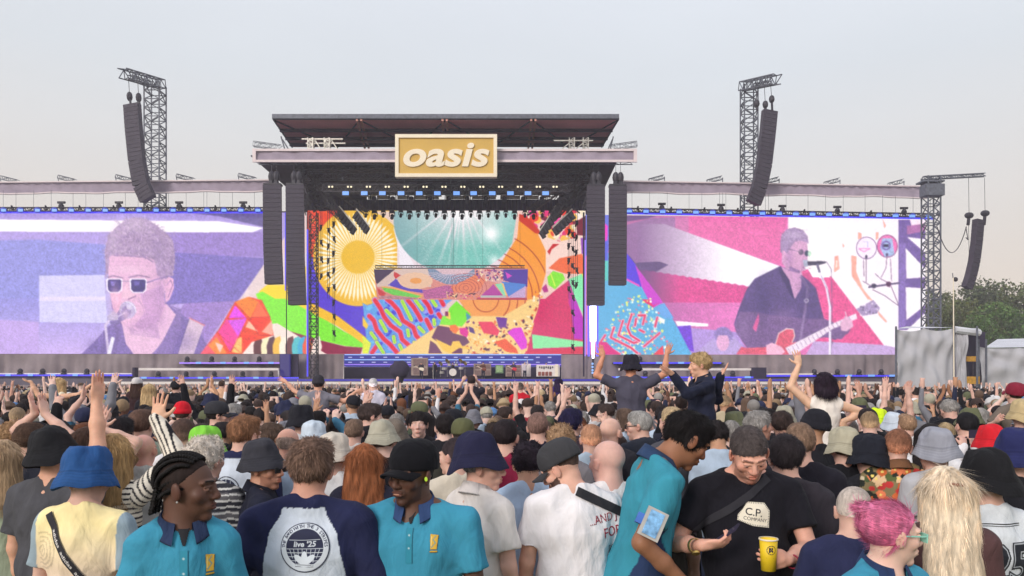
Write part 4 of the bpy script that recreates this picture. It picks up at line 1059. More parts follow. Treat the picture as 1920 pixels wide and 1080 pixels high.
for x, y in ((1817, 404), (1847, 400)): mb.ball(P(x, y, 70), (.45, .3, .3), 8, 6); mb.bar(P(x, y, 70), P(x - 2, 422, 70), .16, 6); mb.bar(P(x, y, 70), P(x - 1, 333, 70), .02)
pts = [P(1757 + 55 * i / 14, 425 + 10 * 0 + 195 * (i / 14) * (1 - i / 14) - 0 * i, 70) for i in range(15)]
mb.tube(pts, .04, 4); mb.tube([P(1811, 425, 70), P(1815, 450, 70), P(1811, 445, 70)], .04); mb.tube([P(1816, 420, 70), P(1817, 480, 70), P(1814, 535, 70)], .02)
mb.build('hoist', m_blk, t)
# towers
def tower(lab, xa, xb, ytop, ybot, Y, arm=None):
 t = empty('lattice_tower', np.array((PX((xa + xb) / 2, Y), Y, 0)), lab, 'tower')
 wd = (xb - xa) / FPX * Y
 c = (xa + xb) / 2
 a_ = P(c, ytop, Y); b_ = np.array((a_[0], Y, 0))
 mb = MB(); mb.truss(b_, a_, wd, .95, .085, .06)
 mb.build('mast', m_steel, t)
 mb = MB()
 if arm == 'L' or arm == 'R':
  s = -1 if arm == 'L' else 1
  x1 = 230 if s < 0 else 1457; y1 = 137 if s < 0 else 148
  near = P(x1, y1, Y - 7.5)
  p0 = P(c + (s * -12), ytop - 0, Y)
  mb.truss(p0, near + (s * -.0, 0, 0), .9, 1.1, .07, .05)
  mb.truss(P(c - s * -10, ytop, Y), P(x1 - s * 14, y1 + 8, Y - 3), .5, .9, .06, .04)
 elif arm == 'B':
  mb.truss(P(1731, 334, Y), P(1846, 328, Y), .3, .6, .06, .04)
  mb.box(P(1736, 344, Y - .9), P(1759, 371, Y + .3)); mb.box(P(1731, 340, Y - .7), P(1757, 344, Y + .7))
 mb.build('arm', m_steel, t)
 return t
tower('grey lattice tower with a sloping top arm behind the left delay array', 277, 305, 158, 0, 82, 'L')
tower('grey lattice tower with a sloping top arm behind the right delay array', 1392, 1417, 162, 0, 82, 'R')
tower('dark lattice tower at the right end of the stage with a long thin arm', 1734, 1757, 332, 0, 76, 'B')
t = empty('proscenium_tower', np.array((PX(588, 79), 79, 2.37)), 'slim lattice tower lit by a blue strip at the left of the centre screen', 'tower')
MB().truss(np.array((PX(588, 76), 76, 2.37)), P(588, 398, 76), .75, .8, .06, .045).build('mast', m_blk, t)
MB().box(P(575, 430, 75.9), P(578, 706, 76.0)).build('led_strip', e_blue2, t)
t = empty('proscenium_tower', np.array((PX(536, 77), 77, 2.37)), 'thin blue lit post between the two left line arrays', 'post')
MB().box(P(534, 398, 76.4), P(536, 545, 76.5)).build('led_strip', e_blue2, t); MB().box(P(536.2, 398, 76.4), P(538, 706, 76.5)).build('post', m_black, t)
t = empty('proscenium_tower', np.array((PX(1100, 77), 77, 2.37)), 'thin violet lit post beside the inner right line array', 'post')
MB().box(P(1096, 450, 76.4), P(1098, 668, 76.5)).build('led_strip', e_viol, t); MB().box(P(1093, 398, 76.4), P(1095.8, 706, 76.5)).build('post', m_black, t)
t = empty('light_tube', P(1112, 706, 72.4), 'blinding white vertical light tube with blue glow below the inner right array', 'stage light')
MB().bar(P(1112, 574, 72.4), P(1112, 640, 72.4), .33, 12, .3).bar(P(1112, 640, 72.4), P(1112, 672, 72.4), .18, 10, .1).build('tube', e_white, t)
MB().bar(P(1120, 574, 72.6), P(1120, 668, 72.6), .12, 8).bar(P(1104, 574, 72.6), P(1104, 668, 72.6), .12, 8).build('side_glow_strip', em('blue_glow_strip', (96, 84, 255), 1.6), t)
MB().bar(P(1112, 672, 72.4), P(1112, 708, 72.4), .1, 8).build('stand', m_blk, t)
mb = MB()
for y in (682, 688, 694, 699): mb.ball(P(1111, y, 72.2), .12, 6, 4)
mb.build('bulb', e_cyan, t)
# vertical lamp ladders
k = 0
for x, ya, yb_ in ((602, 402, 520), (616, 402, 560), (626, 402, 640), (1067, 410, 560), (1074, 410, 700), (1081, 400, 535)):
 t = empty('lamp_ladder', P(x, yb_, 79), 'thin hanging ladder of small lamps, %s from the left' % ordn[k], 'stage light', 'hanging lamp ladders inside the stage'); k += 1
 mb = MB()
 for d in (-1.6, 1.6): mb.bar(P(x + d, ya - 10, 79), P(x + d, yb_, 79), .028)
 mb.build('wire', m_blk, t)
 y = ya + 18 + (k % 3) * 6
 while y < yb_:
  mb = MB(); mb.ball(P(x + random.uniform(-1, 1), y, 79), (.16, .2, .26), 8, 6); mb.bar(P(x - 3.5, y - 4, 79), P(x + 3.5, y - 4, 79), .06); mb.bar(P(x, y, 79), P(x + random.choice((-2, 3)), y + 7, 78.9), .1, 6)
  mb.build('lamp', m_blk, t); y += random.uniform(26, 34)
# drape skirt below the walls, decks
def skirt(name, x0, x1, y0, y1, Y, mat, lab, step=.16, amp=.42):
 X0, X1 = PX(x0, Y), PX(x1, Y); n = int((X1 - X0) / step); vs = []; fs = []; za_, zb_ = PZ(y0, Y), PZ(y1, Y)
 for i in range(n + 1):
  x = X0 + (X1 - X0) * i / n
  sw = amp * (abs(math.sin(x * 1.5 + 1.5 * math.sin(x * .7))) + .5 * abs(math.sin(x * 3.1 + 2 * math.sin(x * .31))))
  for j in range(5): vs.append((x, Y - sw * (.25 + .75 * j / 4) - .35 * math.sin(x * .9 + j * .9) * (j in (1, 2, 3)) * amp, za_ + (zb_ - za_) * j / 4))
 for i in range(n):
  for j in range(4): q = i * 5 + j; fs.append((q, q + 1, q + 6, q + 5))
 o = MB().raw(vs, fs).build(name, mat, None, True)
 return tag(o, lab, 'drape')
skirt('screen_skirt', -95, 645, 664, 712, 77.2, m_drape, 'gathered dark cloth hanging below the left LED wall')
skirt('screen_skirt', 1052, 1680, 665, 714, 77.3, m_drape, 'gathered dark cloth hanging below the right LED wall')
zd_ = PZ(710, 73)
t = empty('stage_deck', np.array((PX(838, 73), 73, 0)), 'raised stage deck with a white fascia line along its front edge', 'stage')
MB().box((PX(-60, 74), 73, 0), (PX(1680, 74), 88, zd_)).build('deck', m_deck, t)
MB().box(P(180, 715.6, 72.9), P(1652, 720.8, 72.98)).build('fascia', m_white, t)
MB().box(P(430, 711, 72.88), P(1470, 714.6, 72.98)).build('blue_edge_light', em('deep_blue_strip', (50, 40, 190), .8), t)
skirt('stage_skirt', -60, 1680, 722, 757, 72.5, m_drape, 'dark cloth skirt hanging in front of the stage deck', amp=.12)
def riser(lab, x0, x1, ytop, ybot, Y, lamps, strip, white=None, dark=None):
 t = empty('light_riser', P((x0 + x1) / 2, ybot, Y), lab, 'platform')
 MB().box(P(x0, ytop, Y), P(x1, ybot, Y + 1.2)).build('platform', m_black, t)
 MB().box(P(x0, ytop - 1, Y - .12), P(x1, ytop + 2.2, Y - .02)).build('led_strip', strip, t)
 for i, (x, b) in enumerate(lamps):
  if b: MB().box(P(x - 5, ytop - 1.5, Y - .3), P(x + 5, ytop + 2, Y - .14)).build('blue_lamp', e_blue, t)
  else:
   mb = MB(); c = P(x, ytop - 1.5, Y); mb.ball(c + (0, 0, .3), (.26, .26, .28), 8, 6); mb.box(c + (-.22, -.2, -.05), c + (.22, .2, .1)); mb.build('lamp_head', m_blk, t)
 return t
lf = riser('long low riser of blue lamps at the far left below the singer screen', -80, 250, 703, 709, 74.5, [(15, 1), (38, 0), (57, 1), (80, 0), (99, 1), (120, 0), (141, 1), (163, 0)], e_blue2)
MB().box(P(-80, 699.5, 74.55), P(248, 701.6, 74.7)).build('white_edge', m_white, lf)
MB().box(P(-80, 709.2, 74.3), P(250, 741, 75)).build('black_front', m_black, lf)
riser('blue lamp bar on the left stage below the orange polyhedron', 336, 560, 680, 683, 76.2, [(372, 1), (351, 0), (418, 1), (397, 0), (462, 1), (440, 0), (508, 1), (486, 0), (555, 1)], e_viol)
fr = riser('lower blue lamp bar inside the white framed left platform', 262, 560, 708, 711, 74, [(270, 1), (297, 0), (323, 1), (349, 0), (376, 1), (402, 0), (429, 1), (455, 0), (480, 1), (508, 0)], e_blue2)
mb = MB(); mb.box(P(260, 690, 74.6), P(524, 694.5, 74.9)); mb.box(P(521, 694.6, 74.6), P(524.5, 707, 74.9)); mb.build('white_frame', m_white, fr)
MB().box(P(248, 689, 74.3), P(259, 712, 75)).build('black_end_box', m_black, fr)
riser('blue lamp bar on the right stage behind the arms of the shoulder riders', 1150, 1352, 680, 682, 76.2, [(1277, 1), (1200, 0), (1236, 1), (1320, 0)], e_blue2)
fr = riser('lower lamp bar under the white framed right platform', 1130, 1412, 707, 711, 74, [(1160, 1), (1245, 1), (1210, 0), (1298, 0), (1320, 0), (1374, 0), (1352, 1), (1402, 1)], e_blue2)
mb = MB(); mb.box(P(1160, 690.5, 74.6), P(1410, 694.5, 74.9)); mb.build('white_frame', m_white, fr); MB().box(P(1411, 689, 74.2), P(1432, 722, 75)).build('black_end_box', m_black, fr)
fr = riser('long riser of blue lamps at the right end below the guitarist', 1434, 1678, 704, 709, 74.6, [(1527, 0), (1570, 0), (1611, 0), (1652, 0), (1591, 1), (1634, 1), (1674, 1), (1548, 1)], e_blue2)
MB().box(P(1434, 700, 74.5), P(1560, 702.8, 74.6)).build('white_edge', m_white, fr); MB().box(P(1434, 709.2, 74.3), P(1680, 742, 75)).build('black_front', m_black, fr)
t = empty('glow_panel', P(542, 706, 74.5), 'deep blue panel standing in for the soft glow left of the stage tower', 'stage light'); MB().box(P(525, 664, 75.2), P(545, 706, 75.6)).build('panel', em('deep_blue_glow', (48, 34, 150), .55), t); MB().box(P(524, 664, 75.65), P(560, 707, 75.9)).build('back', m_black, t)  # emissive panel added to imitate a soft blue glow at this spot
t = empty('band_riser', P(848, 684, 80), 'wide band riser faced with blue LED lines behind the musicians', 'platform')
MB().box(P(645, 664, 80.1), P(1052, 688, 82)).build('riser', em('navy_led_face', (44, 48, 170), .75), t)
for y, x1, m_ in ((665, 1052, e_cyan), (674.5, 1000, e_cyan), (683.5, 1052, e_viol)): MB().box(P(646, y - .9, 80), P(x1, y + .9, 80.06)).build('led_line', m_, t)
mb = MB()
for i in range(18): mb.box(P(653 + i * 22, 669, 80), P(660 + i * 22, 671, 80.05)); mb.box(P(653 + i * 22, 678.4, 80), P(660 + i * 22, 680.2, 80.05))
mb.build('led_dash', em('pale_dash', (190, 190, 240), .9), t)
MB().box(P(645, 688.2, 80.3), P(1052, 712, 80.6)).build('dark_back', m_black, t)
# backline
def amp(lab, x0, x1, y0, y1, Y, mat, rows=1, cols=1, mat2=None):
 t = empty('amplifier', P((x0 + x1) / 2, y1, Y), lab, 'amplifier')
 MB().box(P(x0, y0, Y), P(x1, y1, Y + .7)).build('cabinet', mat, t)
 for r in range(rows):
  for c in range(cols):
   w_ = (x1 - x0) / cols; h_ = (y1 - y0) / rows
   MB().box(P(x0 + c * w_ + w_ * .12, y0 + r * h_ + h_ * .14, Y - .05), P(x0 + (c + 1) * w_ - w_ * .12, y0 + (r + 1) * h_ - h_ * .14, Y - .01)).build('grille', mat2 or m_pa, t)
tan = pm('amp_tan', (160, 140, 132), .8, 0, .2, 3); tan2 = pm('amp_tan_grille', (128, 106, 104), .9, 0, .2, 8)
amp('tan amplifier stack behind the guitarist left of the drums', 771, 803, 671, 704, 78.6, tan, 2, 1, tan2)
amp('tan amplifier pair behind the bass player right of the drums', 888, 921, 682, 704, 78.6, tan, 2, 2, tan2)
amp('green amplifier with a pale emblem near the middle of the stage', 929, 944, 684, 700, 78.6, pm('amp_green', (110, 140, 110), .8), 1, 1, pm('amp_green2', (150, 180, 130), .8))
amp('tan amplifier stack beside the red guitar player', 948, 977, 684, 706, 78.6, tan, 3, 2, tan2)
amp('pale cabinet with a round target left of the keyboard box', 978, 995, 682, 706, 77.6, m_trim, 1, 1, m_white)
t = empty('piano_case', P(1028, 706, 77), 'white keyboard case with a row of brown speaker windows at the right of the band', 'cabinet')
MB().box(P(1006, 684, 77), P(1048, 706, 78)).build('case', m_white, t)
for i in range(4): MB().box(P(1009 + i * 6.8, 697, 76.93), P(1014 + i * 6.8, 704.5, 76.97)).build('window', pm('brown_window', (140, 80, 70), .8), t)
MB().box(P(1041, 683, 76.9), P(1046.5, 706, 76.95)).build('end_panel', m_cream, t)
mb = MB()
for i in range(7): mb.box(P(1011 + i * 4, 687, 76.93), P(1013 + i * 4, 690 + i % 3, 76.97))
mb.build('control', m_pa, t)
t = empty('drum_kit', P(848, 706, 77.5), 'drum kit with a white bass drum in the middle of the stage', 'drums')
c = P(849, 698, 77.2)
MB().bar(c, c + (0, .7, 0), .42, 20).build('bass_drum', pm('drum_shell', (60, 60, 70), .4), t)
MB().bar(c - (0, .03, 0), c - (0, .005, 0), .39, 20).build('bass_drum_head', m_white, t)
for dx, dz, r in ((-.9, .35, .28), (.85, .4, .26), (-.35, .75, .2), (.35, .75, .2), (-1.15, -.05, .25)): MB().bar(c + (dx, .2, dz - .1), c + (dx, .2, dz + .15), r, 14).build('drum', m_alu, t)
for dx, dz in ((-1.3, .9), (1.25, .95), (-.6, 1.15), (.8, 1.2)):
 MB().bar(c + (dx, .2, dz), c + (dx + .02, .22, dz + .02), .28, 14).build('cymbal', pm('brass', (200, 180, 110), .3, .9), t); MB().bar(c + (dx, .2, dz), c + (dx, .3, -.5), .02).build('stand', m_alu, t)
# black covered light at the front of the pit
t = empty('covered_spotlight', P(750, 757, 62), 'big black covered lamp head on a pole in front of the band riser', 'stage light')
c = P(749, 694, 62)
mb = MB(); mb.ball(c, (.83, .6, .8), 18, 12); v = np.array(mb.v); mb.v = [tuple(p + (np.array(p) - c) * .08 * math.sin(p[0] * 9 + p[2] * 7)) for p in v]
mb.build('cover', m_black, t, True)
MB().bar(c - (0, 0, .6), c - (-.1, 0, 1.1), .45, 10, .18).bar(c - (0, 0, 1), np.array((c[0], c[1], 0)), .08, 8).build('pole', m_blk, t)
for d in (-.5,): MB().bar(c + (d, 0, -.6), np.array((c[0] + d, c[1], 0)), .03).build('cable', m_blk, t)
# right side: drape tents, mast, toilets, forklift, trees
m_tent = pm('grey_sheet', (176, 176, 183), .85, 0, .06, .9, .2)
m_tent2 = pm('pale_sheet', (206, 208, 216), .8, 0, .1, .5, .6)
def sheet(x0, x1, ytl, ytr, Y, par, mat, name='sheet', y1=None, fold=1.0):
 nx, nz_ = 60, 40; vs = []; fs = []
 for j in range(nz_ + 1):
  for i in range(nx + 1):
   u, v = i / nx, j / nz_
   x = PX(x0 + (x1 - x0) * u, Y); zt_ = PZ(ytl + (ytr - ytl) * u, Y) ; zb_ = 0.0
   sag = -.35 * math.sin(math.pi * ((u * 2) % 1)) * (1 - v) * .6
   z_ = zt_ * (1 - v) + zb_ * v + sag
   d = fold * (.13 * math.sin(11 * math.atan2(v + .04, u + .04) + 3 * u) * math.hypot(u, v) ** .5 + .12 * math.sin(9 * math.atan2(v + .04, 1.04 - u) + 2 * v) * math.hypot(1 - u, v) ** .5 + .05 * math.sin(v * 19 + 5 * math.sin(u * 5)) + .05 * math.sin(u * 31 + 4 * math.sin(v * 3)))
   vs.append((x, Y + d, z_))
 for j in range(nz_):
  for i in range(nx): q = j * (nx + 1) + i; fs.append((q, q + nx + 1, q + nx + 2, q + 1))
 return MB().raw(vs, fs).build(name, mat, par, True)
t = empty('sheeted_scaffold', np.array((PX(1750, 62), 62, 0)), 'tall scaffold bay wrapped in creased grey sheeting at the right of the stage', 'scaffold')
sheet(1681, 1789, 617, 615, 62, t, m_tent); sheet(1790, 1814, 618, 622, 62.2, t, m_tent)
mb = MB(); mb.raw([P(1681, 616, 62), P(1790, 614, 62), P(1836, 622, 63), P(1836, 616, 68), P(1700, 612, 68)], [(0, 1, 2, 3, 4)]); mb.build('roof_sheet', m_tent2, t)
MB().bar(P(1790, 618, 62.1), P(1836, 624, 62.4), .3, 8).build('sheet_roll', m_tent2, t)
for x in (1680, 1788.5, 1832): MB().bar(np.array((PX(x, 61.8), 61.8, 0)), P(x, 612, 61.8), .09, 6).build('pole', m_steel, t)
MB().box(np.array((PX(1812, 66), 66, 0)), P(1834, 624, 67)).build('dark_interior', m_black, t)
t = empty('forklift', np.array((PX(1818, 63), 63, 0)), 'yellow forklift mast parked in the gap between the grey sheets', 'forklift')
m_yel = pm('forklift_yellow', (190, 140, 40), .6)
MB().box(P(1812, 668, 63), P(1824, 678, 63.5)).build('upper_guard', m_yel, t); MB().box(P(1812, 706, 62.6), P(1825, 720, 63.5)).build('body', m_yel, t)
mb = MB()
for x in (1813, 1823): mb.box(np.array((PX(x, 63.5), 63.4, .3)), P(x + .9, 668, 63.55))
mb.build('mast', m_blk, t)
for x in (1813, 1824): MB().bar(np.array((PX(x, 63), 62.8, .4)), np.array((PX(x, 63), 63.2, .4)), .4, 14).build('wheel', m_blk, t)
t = empty('sheeted_fence', np.array((PX(1880, 64), 64, 0)), 'lower fence of grey sheeting running off the right edge', 'fence')
sheet(1838, 1990, 650, 654, 64, t, m_tent)
for x in (1835, 1849): MB().bar(np.array((PX(x, 63.8), 63.8, 0)), P(x, 636, 63.8), .09, 6).build('pole', m_steel, t)
t = empty('white_marquee', np.array((PX(1890, 70), 70, 0)), 'pale marquee roof behind the grey sheeting at the right edge', 'tent')
mb = MB(); mb.raw([P(1846, 652, 67), P(2010, 650, 67), P(2010, 632, 76), P(1870, 636, 76)], [(0, 1, 2, 3)]); mb.build('roof', m_tent2, t)
MB().box(np.array((PX(1848, 67), 67.1, 0)), np.array((PX(2010, 67), 76, PZ(653, 67)))).build('wall', m_tent, t)
t = empty('light_mast', np.array((PX(1789, 58), 58, 0)), 'slender pale mast with a camera dome rising in front of the grey scaffold', 'mast')
MB().bar(np.array((PX(1789, 58), 58, 0)), P(1787.5, 520, 58), .05, 8, .035).build('pole', m_cream, t)
MB().ball(P(1792, 524, 58), (.16, .16, .18), 10, 7).build('dome_camera', m_blk, t); MB().bar(P(1787, 521, 58), P(1793, 520, 58), .04).bar(P(1787, 521, 58), P(1786, 512, 58), .03).build('bracket', m_steel, t)
for k, (x0, x1, Y) in enumerate(((1776, 1834, 50), (1832, 1886, 50.5))):
 t = empty('portable_toilet', np.array((PX((x0 + x1) / 2, Y), Y, 0)), 'grey portable toilet with white domed roof, %s one of the two by the sheeting' % ('left' if k == 0 else 'right'), 'portable toilet', 'portable toilets')
 MB().box(np.array((PX(x0 + 3, Y), Y, 0)), P(x1 - 3, 736, Y + 1.3)).build('cabin', pm('toilet_grey', (140, 146, 156), .6), t)
 vs = []; fs = []
 for i in range(13):
  u = i / 12; x = x0 + (x1 - x0) * u; y = 736 - 9 * math.sin(math.pi * u) ** .6 * 1 + 0
  vs += [P(x, y, Y - .1), P(x, y, Y + 1.4), P(x, 737, Y - .1), P(x, 737, Y + 1.4)]
 for i in range(12):
  q = i * 4; fs += [(q, q + 4, q + 5, q + 1), (q, q + 2, q + 6, q + 4), (q + 1, q + 5, q + 7, q + 3)]
 MB().raw(vs, fs).build('roof', m_white, t, True)
 for i in range(3): MB().box(P(x0 + 8 + i * 16, 741, Y - .04), P(x0 + 18 + i * 16, 757, Y - .005)).build('side_panel', pm('toilet_panel', (160, 166, 174), .6), t)
# trees
m_bark = pm('bark', (70, 58, 48), .9, 0, .3, 6, .6)
def leaf_mat(i, c):
 m, t, b = new_mat('foliage_%s' % ('dark', 'olive', 'fresh')[i])
 a = t.nodes.new('ShaderNodeAttribute'); a.attribute_name = 'Col'
 t.links.new(a.outputs['Color'], b.inputs['Base Color']); b.inputs['Roughness'].default_value = .7
 return m
lm = [leaf_mat(i, None) for i in range(3)]
lc = [L3(70, 80, 48), L3(90, 98, 52), L3(80, 106, 52)]
def tree_meshes(kind, seed):
 g = np.random.default_rng(seed)
 H = 1.0
 # limbs
 mb = MB(); mb.bar((0, 0, 0), (0, 0, .35), .028, 8, .02)
 tips = []
 for i in range(9):
  a = g.uniform(0, 6.28); l = g.uniform(.18, .36); z0 = g.uniform(.2, .35)
  e = np.array((math.cos(a) * l, math.sin(a) * l, z0 + g.uniform(.15, .5))); m_ = e * (.5, .5, 0) + np.array((0, 0, (z0 + e[2]) / 2 + .03))
  mb.tube([(0, 0, z0), m_, e], [.014, .009, .004], 5); tips.append(e); tips.append(m_ + g.normal(0, .05, 3))
 tips += [np.array((g.normal(0, .13), g.normal(0, .13), g.uniform(.45, .93))) for _ in range(16)] + [np.array((math.cos(a) * .3, math.sin(a) * .3, g.uniform(.15, .55))) for a in g.uniform(0, 6.28, 12)]
 pts = []; cols = []; nn = 6500
 br = g.uniform(.7, 1.3, len(tips))
 for k in range(nn):
  j = g.integers(len(tips)); d = g.normal(0, 1, 3); d *= g.uniform(.3, 1) ** .5 / np.linalg.norm(d) * (.075 + .05 * g.random())
  c = tips[j] + d * (1.25, 1.25, .9)
  if c[2] > 1: c[2] = 2 - c[2]
  pts.append(c); cols.append(br[j] * g.uniform(.75, 1.3))
 pts = np.array(pts); cols = np.array(cols)
 s = g.uniform(.006, .0135, nn)[:, None]
 u = g.normal(0, 1, (nn, 3)); u /= np.linalg.norm(u, axis=1)[:, None]; v = np.cross(u, g.normal(0, 1, (nn, 3))); v /= np.linalg.norm(v, axis=1)[:, None]
 V = np.stack([pts - u * s - v * s * .6, pts + u * s - v * s * .7, pts + u * s * .8 + v * s * .8, pts - u * s + v * s * .6], 1).reshape(-1, 3)
 F = np.arange(nn * 4).reshape(-1, 4)
 base = np.array(lc[kind]); C = np.repeat(np.clip(base * cols[:, None] * (1 + g.normal(0, .06, (nn, 3))), 0, 1), 4, 0)
 tr = mesh_obj('trunk', mb.v, mb.f, m_bark, link=False); cr_ = mesh_obj('crown', V, F, lm[kind], cols=C, link=False)
 return tr, cr_
TM = [tree_meshes(i, 40 + i) for i in range(3)]
tl = [(1745, 548, 118, 0, 'dark leafy tree just behind the right end tower'), (1775, 532, 122, 1, 'olive tree left of the slender mast'), (1800, 546, 104, 1, 'brighter olive tree behind the grey scaffold sheet'), (1836, 530, 126, 0, 'dark tree behind the short line array'),
      (1862, 522, 118, 0, 'dark rounded tree to the right of the short line array'), (1905, 516, 120, 1, 'tallest olive tree at the right edge'), (1890, 560, 92, 2, 'fresh green lower tree above the marquee roof'), (1945, 530, 110, 0, 'dark tree cut by the right edge of the view'),
      (1845, 585, 96, 1, 'low bushy tree above the sheeted fence'), (1980, 520, 125, 2, 'green tree farthest to the right'), (1820, 590, 90, 2, 'small green tree right of the mast')]
for x, y, Y, k, lab in tl:
 h = PZ(y, Y)
 t = empty('tree', (PX(x, Y), Y, 0), lab, 'tree', 'trees beyond the fence', rz=random.uniform(0, 6)); t.scale = (h * random.uniform(.85, 1.05), h * .9, h)
 for nm, me in zip(('trunk', 'crown'), TM[k]):
  o = bpy.data.objects.new(nm, me); sc.collection.objects.link(o); o.parent = t
# ------------------------------------------------------------------ people: bodies are grown as one smooth surface around a posed skeleton
def axis(lo, hi, f0, f1, hf, hc):
 out = [lo]
 while out[-1] < hi:
  x = out[-1]; out.append(x + (hf if f0 - hc < x < f1 else hc))
 return np.array(out)
class Vox:
 def __init__(s, xs, ys, zs):
  s.x, s.y, s.z = xs, ys, zs
  s.F = np.full((len(xs), len(ys), len(zs)), .08, np.float32); s.C = np.zeros(s.F.shape, np.int8)
 def sub(s, lo, hi, m):
  r = []
  for a, l, h in ((s.x, lo[0], hi[0]), (s.y, lo[1], hi[1]), (s.z, lo[2], hi[2])):
   i0 = max(0, np.searchsorted(a, l - m) - 1); i1 = min(len(a), np.searchsorted(a, h + m) + 1)
   if i1 <= i0: return None
   r.append(slice(i0, i1))
  return tuple(r), s.x[r[0]][:, None, None], s.y[r[1]][None, :, None], s.z[r[2]][None, None, :]
 def app(s, fn, lo, hi, k, col, op):
  b = s.sub(lo, hi, k + .03)
  if b is None: return
  sl, X, Y, Z = b
  d = fn(X, Y, Z); F = s.F[sl]
  if op == 'u':
   if col is not None:
    mk = d < F; s.C[sl] = np.where(mk, col, s.C[sl])
   h = np.clip(.5 + .5 * (F - d) / k, 0, 1); s.F[sl] = F * (1 - h) + d * h - k * h * (1 - h)
  elif op == 's':
   d = -d; h = np.clip(.5 - .5 * (F - d) / k, 0, 1); s.F[sl] = F * (1 - h) + d * h + k * h * (1 - h)
  elif op == 'c':
   s.C[sl] = np.where(d < 0, col, s.C[sl])
 def cap(s, a, b, ra, rb, k=.012, col=0, op='u'):
  a = np.array(a, float); b = np.array(b, float); d = b - a; L = max(float(d @ d), 1e-9); rm = max(ra, rb)
  def fn(X, Y, Z):
   px, py, pz = X - a[0], Y - a[1], Z - a[2]
   t = np.clip((px * d[0] + py * d[1] + pz * d[2]) / L, 0, 1)
   return np.sqrt((px - t * d[0]) ** 2 + (py - t * d[1]) ** 2 + (pz - t * d[2]) ** 2) - (ra + (rb - ra) * t)
  s.app(fn, np.minimum(a, b) - rm, np.maximum(a, b) + rm, k, col, op)
 def ell(s, c, r, M=None, k=.012, col=0, op='u'):
  c = np.array(c, float); r = np.ones(3) * r; M = np.eye(3) if M is None else M
  def fn(X, Y, Z):
   px, py, pz = X - c[0], Y - c[1], Z - c[2]
   u = (px * M[0, 0] + py * M[1, 0] + pz * M[2, 0]) / r[0]; v = (px * M[0, 1] + py * M[1, 1] + pz * M[2, 1]) / r[1]; w_ = (px * M[0, 2] + py * M[1, 2] + pz * M[2, 2]) / r[2]
   k0 = np.sqrt(u * u + v * v + w_ * w_); k1 = np.sqrt((u / r[0]) ** 2 + (v / r[1]) ** 2 + (w_ / r[2]) ** 2)
   return k0 * (k0 - 1) / (k1 + 1e-6)
  s.app(fn, c - r.max(), c + r.max(), k, col, op)
 def cut(s, p0, n, box=None):
  """remove everything on the side n points to, optionally only inside a ball (centre, radius)"""
  p0 = np.array(p0, float); n = np.array(n, float); n /= np.linalg.norm(n)
  if box is None: sl, X, Y, Z = (slice(None),) * 3, s.x[:, None, None], s.y[None, :, None], s.z[None, None, :]
  else:
   b = s.sub(box[0] - box[1], box[0] + box[1], 0)
   if b is None: return
   sl, X, Y, Z = b
  d = (X - p0[0]) * n[0] + (Y - p0[1]) * n[1] + (Z - p0[2]) * n[2]
  if box is not None:
   bd = np.sqrt((X - box[0][0]) ** 2 + (Y - box[0][1]) ** 2 + (Z - box[0][2]) ** 2) - box[1]
   d = np.minimum(d, -bd)
  s.F[sl] = np.maximum(s.F[sl], d)
 def mesh(s):
  F = s.F; S = F < 0
  nx, ny, nz_ = F.shape
  sumP = {}; keys = []; pts = []; quads = []
  cid = lambda i, j, k: (i * ny + j) * nz_ + k
  ax = (s.x, s.y, s.z)
  for a in range(3):
   sl0 = [slice(None)] * 3; sl1 = [slice(None)] * 3; sl0[a] = slice(0, -1); sl1[a] = slice(1, None)
   A, B = S[tuple(sl0)], S[tuple(sl1)]
   I = np.argwhere(A != B)
   lim = np.array(F.shape) - 1
   o1, o2 = [q for q in range(3) if q != a]
   ok = (I[:, o1] > 0) & (I[:, o2] > 0) & (I[:, o1] < lim[o1]) & (I[:, o2] < lim[o2])
   I = I[ok]
   if len(I) == 0: continue
   J = I.copy(); J[:, a] += 1
   f0 = F[tuple(I.T)]; f1 = F[tuple(J.T)]; t = f0 / (f0 - f1)
   p = np.stack([ax[q][I[:, q]] for q in range(3)], 1).astype(float)
   p[:, a] += t * (ax[a][J[:, a]] - ax[a][I[:, a]])
   cells = []
   for d1, d2 in ((-1, -1), (0, -1), (0, 0), (-1, 0)):
    K = I.copy(); K[:, o1] += d1; K[:, o2] += d2
    c = cid(K[:, 0], K[:, 1], K[:, 2]); cells.append(c); keys.append(c); pts.append(p)
   q = np.stack(cells, 1)
   flip = S[tuple(I.T)] if a != 1 else ~S[tuple(I.T)]
   q[~flip] = q[~flip][:, ::-1]
   quads.append(q)
  K = np.concatenate(keys); Pp = np.concatenate(pts); Q = np.concatenate(quads)
  u, inv = np.unique(K, return_inverse=True)
  cnt = np.bincount(inv).astype(float)
  V = np.stack([np.bincount(inv, Pp[:, i]) / cnt for i in range(3)], 1)
  Fc = np.searchsorted(u, Q)
  ii, r = u // (ny * nz_), u % (ny * nz_); jj, kk = r // nz_, r % nz_
  best = np.full(len(u), 9.0); col = np.zeros(len(u), int)
  for di in (0, 1):
   for dj in (0, 1):
    for dk in (0, 1):
     f = F[ii + di, jj + dj, kk + dk]; mk = f < best; best[mk] = f[mk]; col[mk] = s.C[ii + di, jj + dj, kk + dk][mk]
  return V, Fc, col
def vnormals(V, F):
 n = np.cross(V[F[:, 2]] - V[F[:, 0]], V[F[:, 3]] - V[F[:, 1]])
 N = np.zeros_like(V)
 for i in range(4):
  for q in range(3): N[:, q] += np.bincount(F[:, i], n[:, q], len(V))
 return N / (np.linalg.norm(N, axis=1)[:, None] + 1e-12)
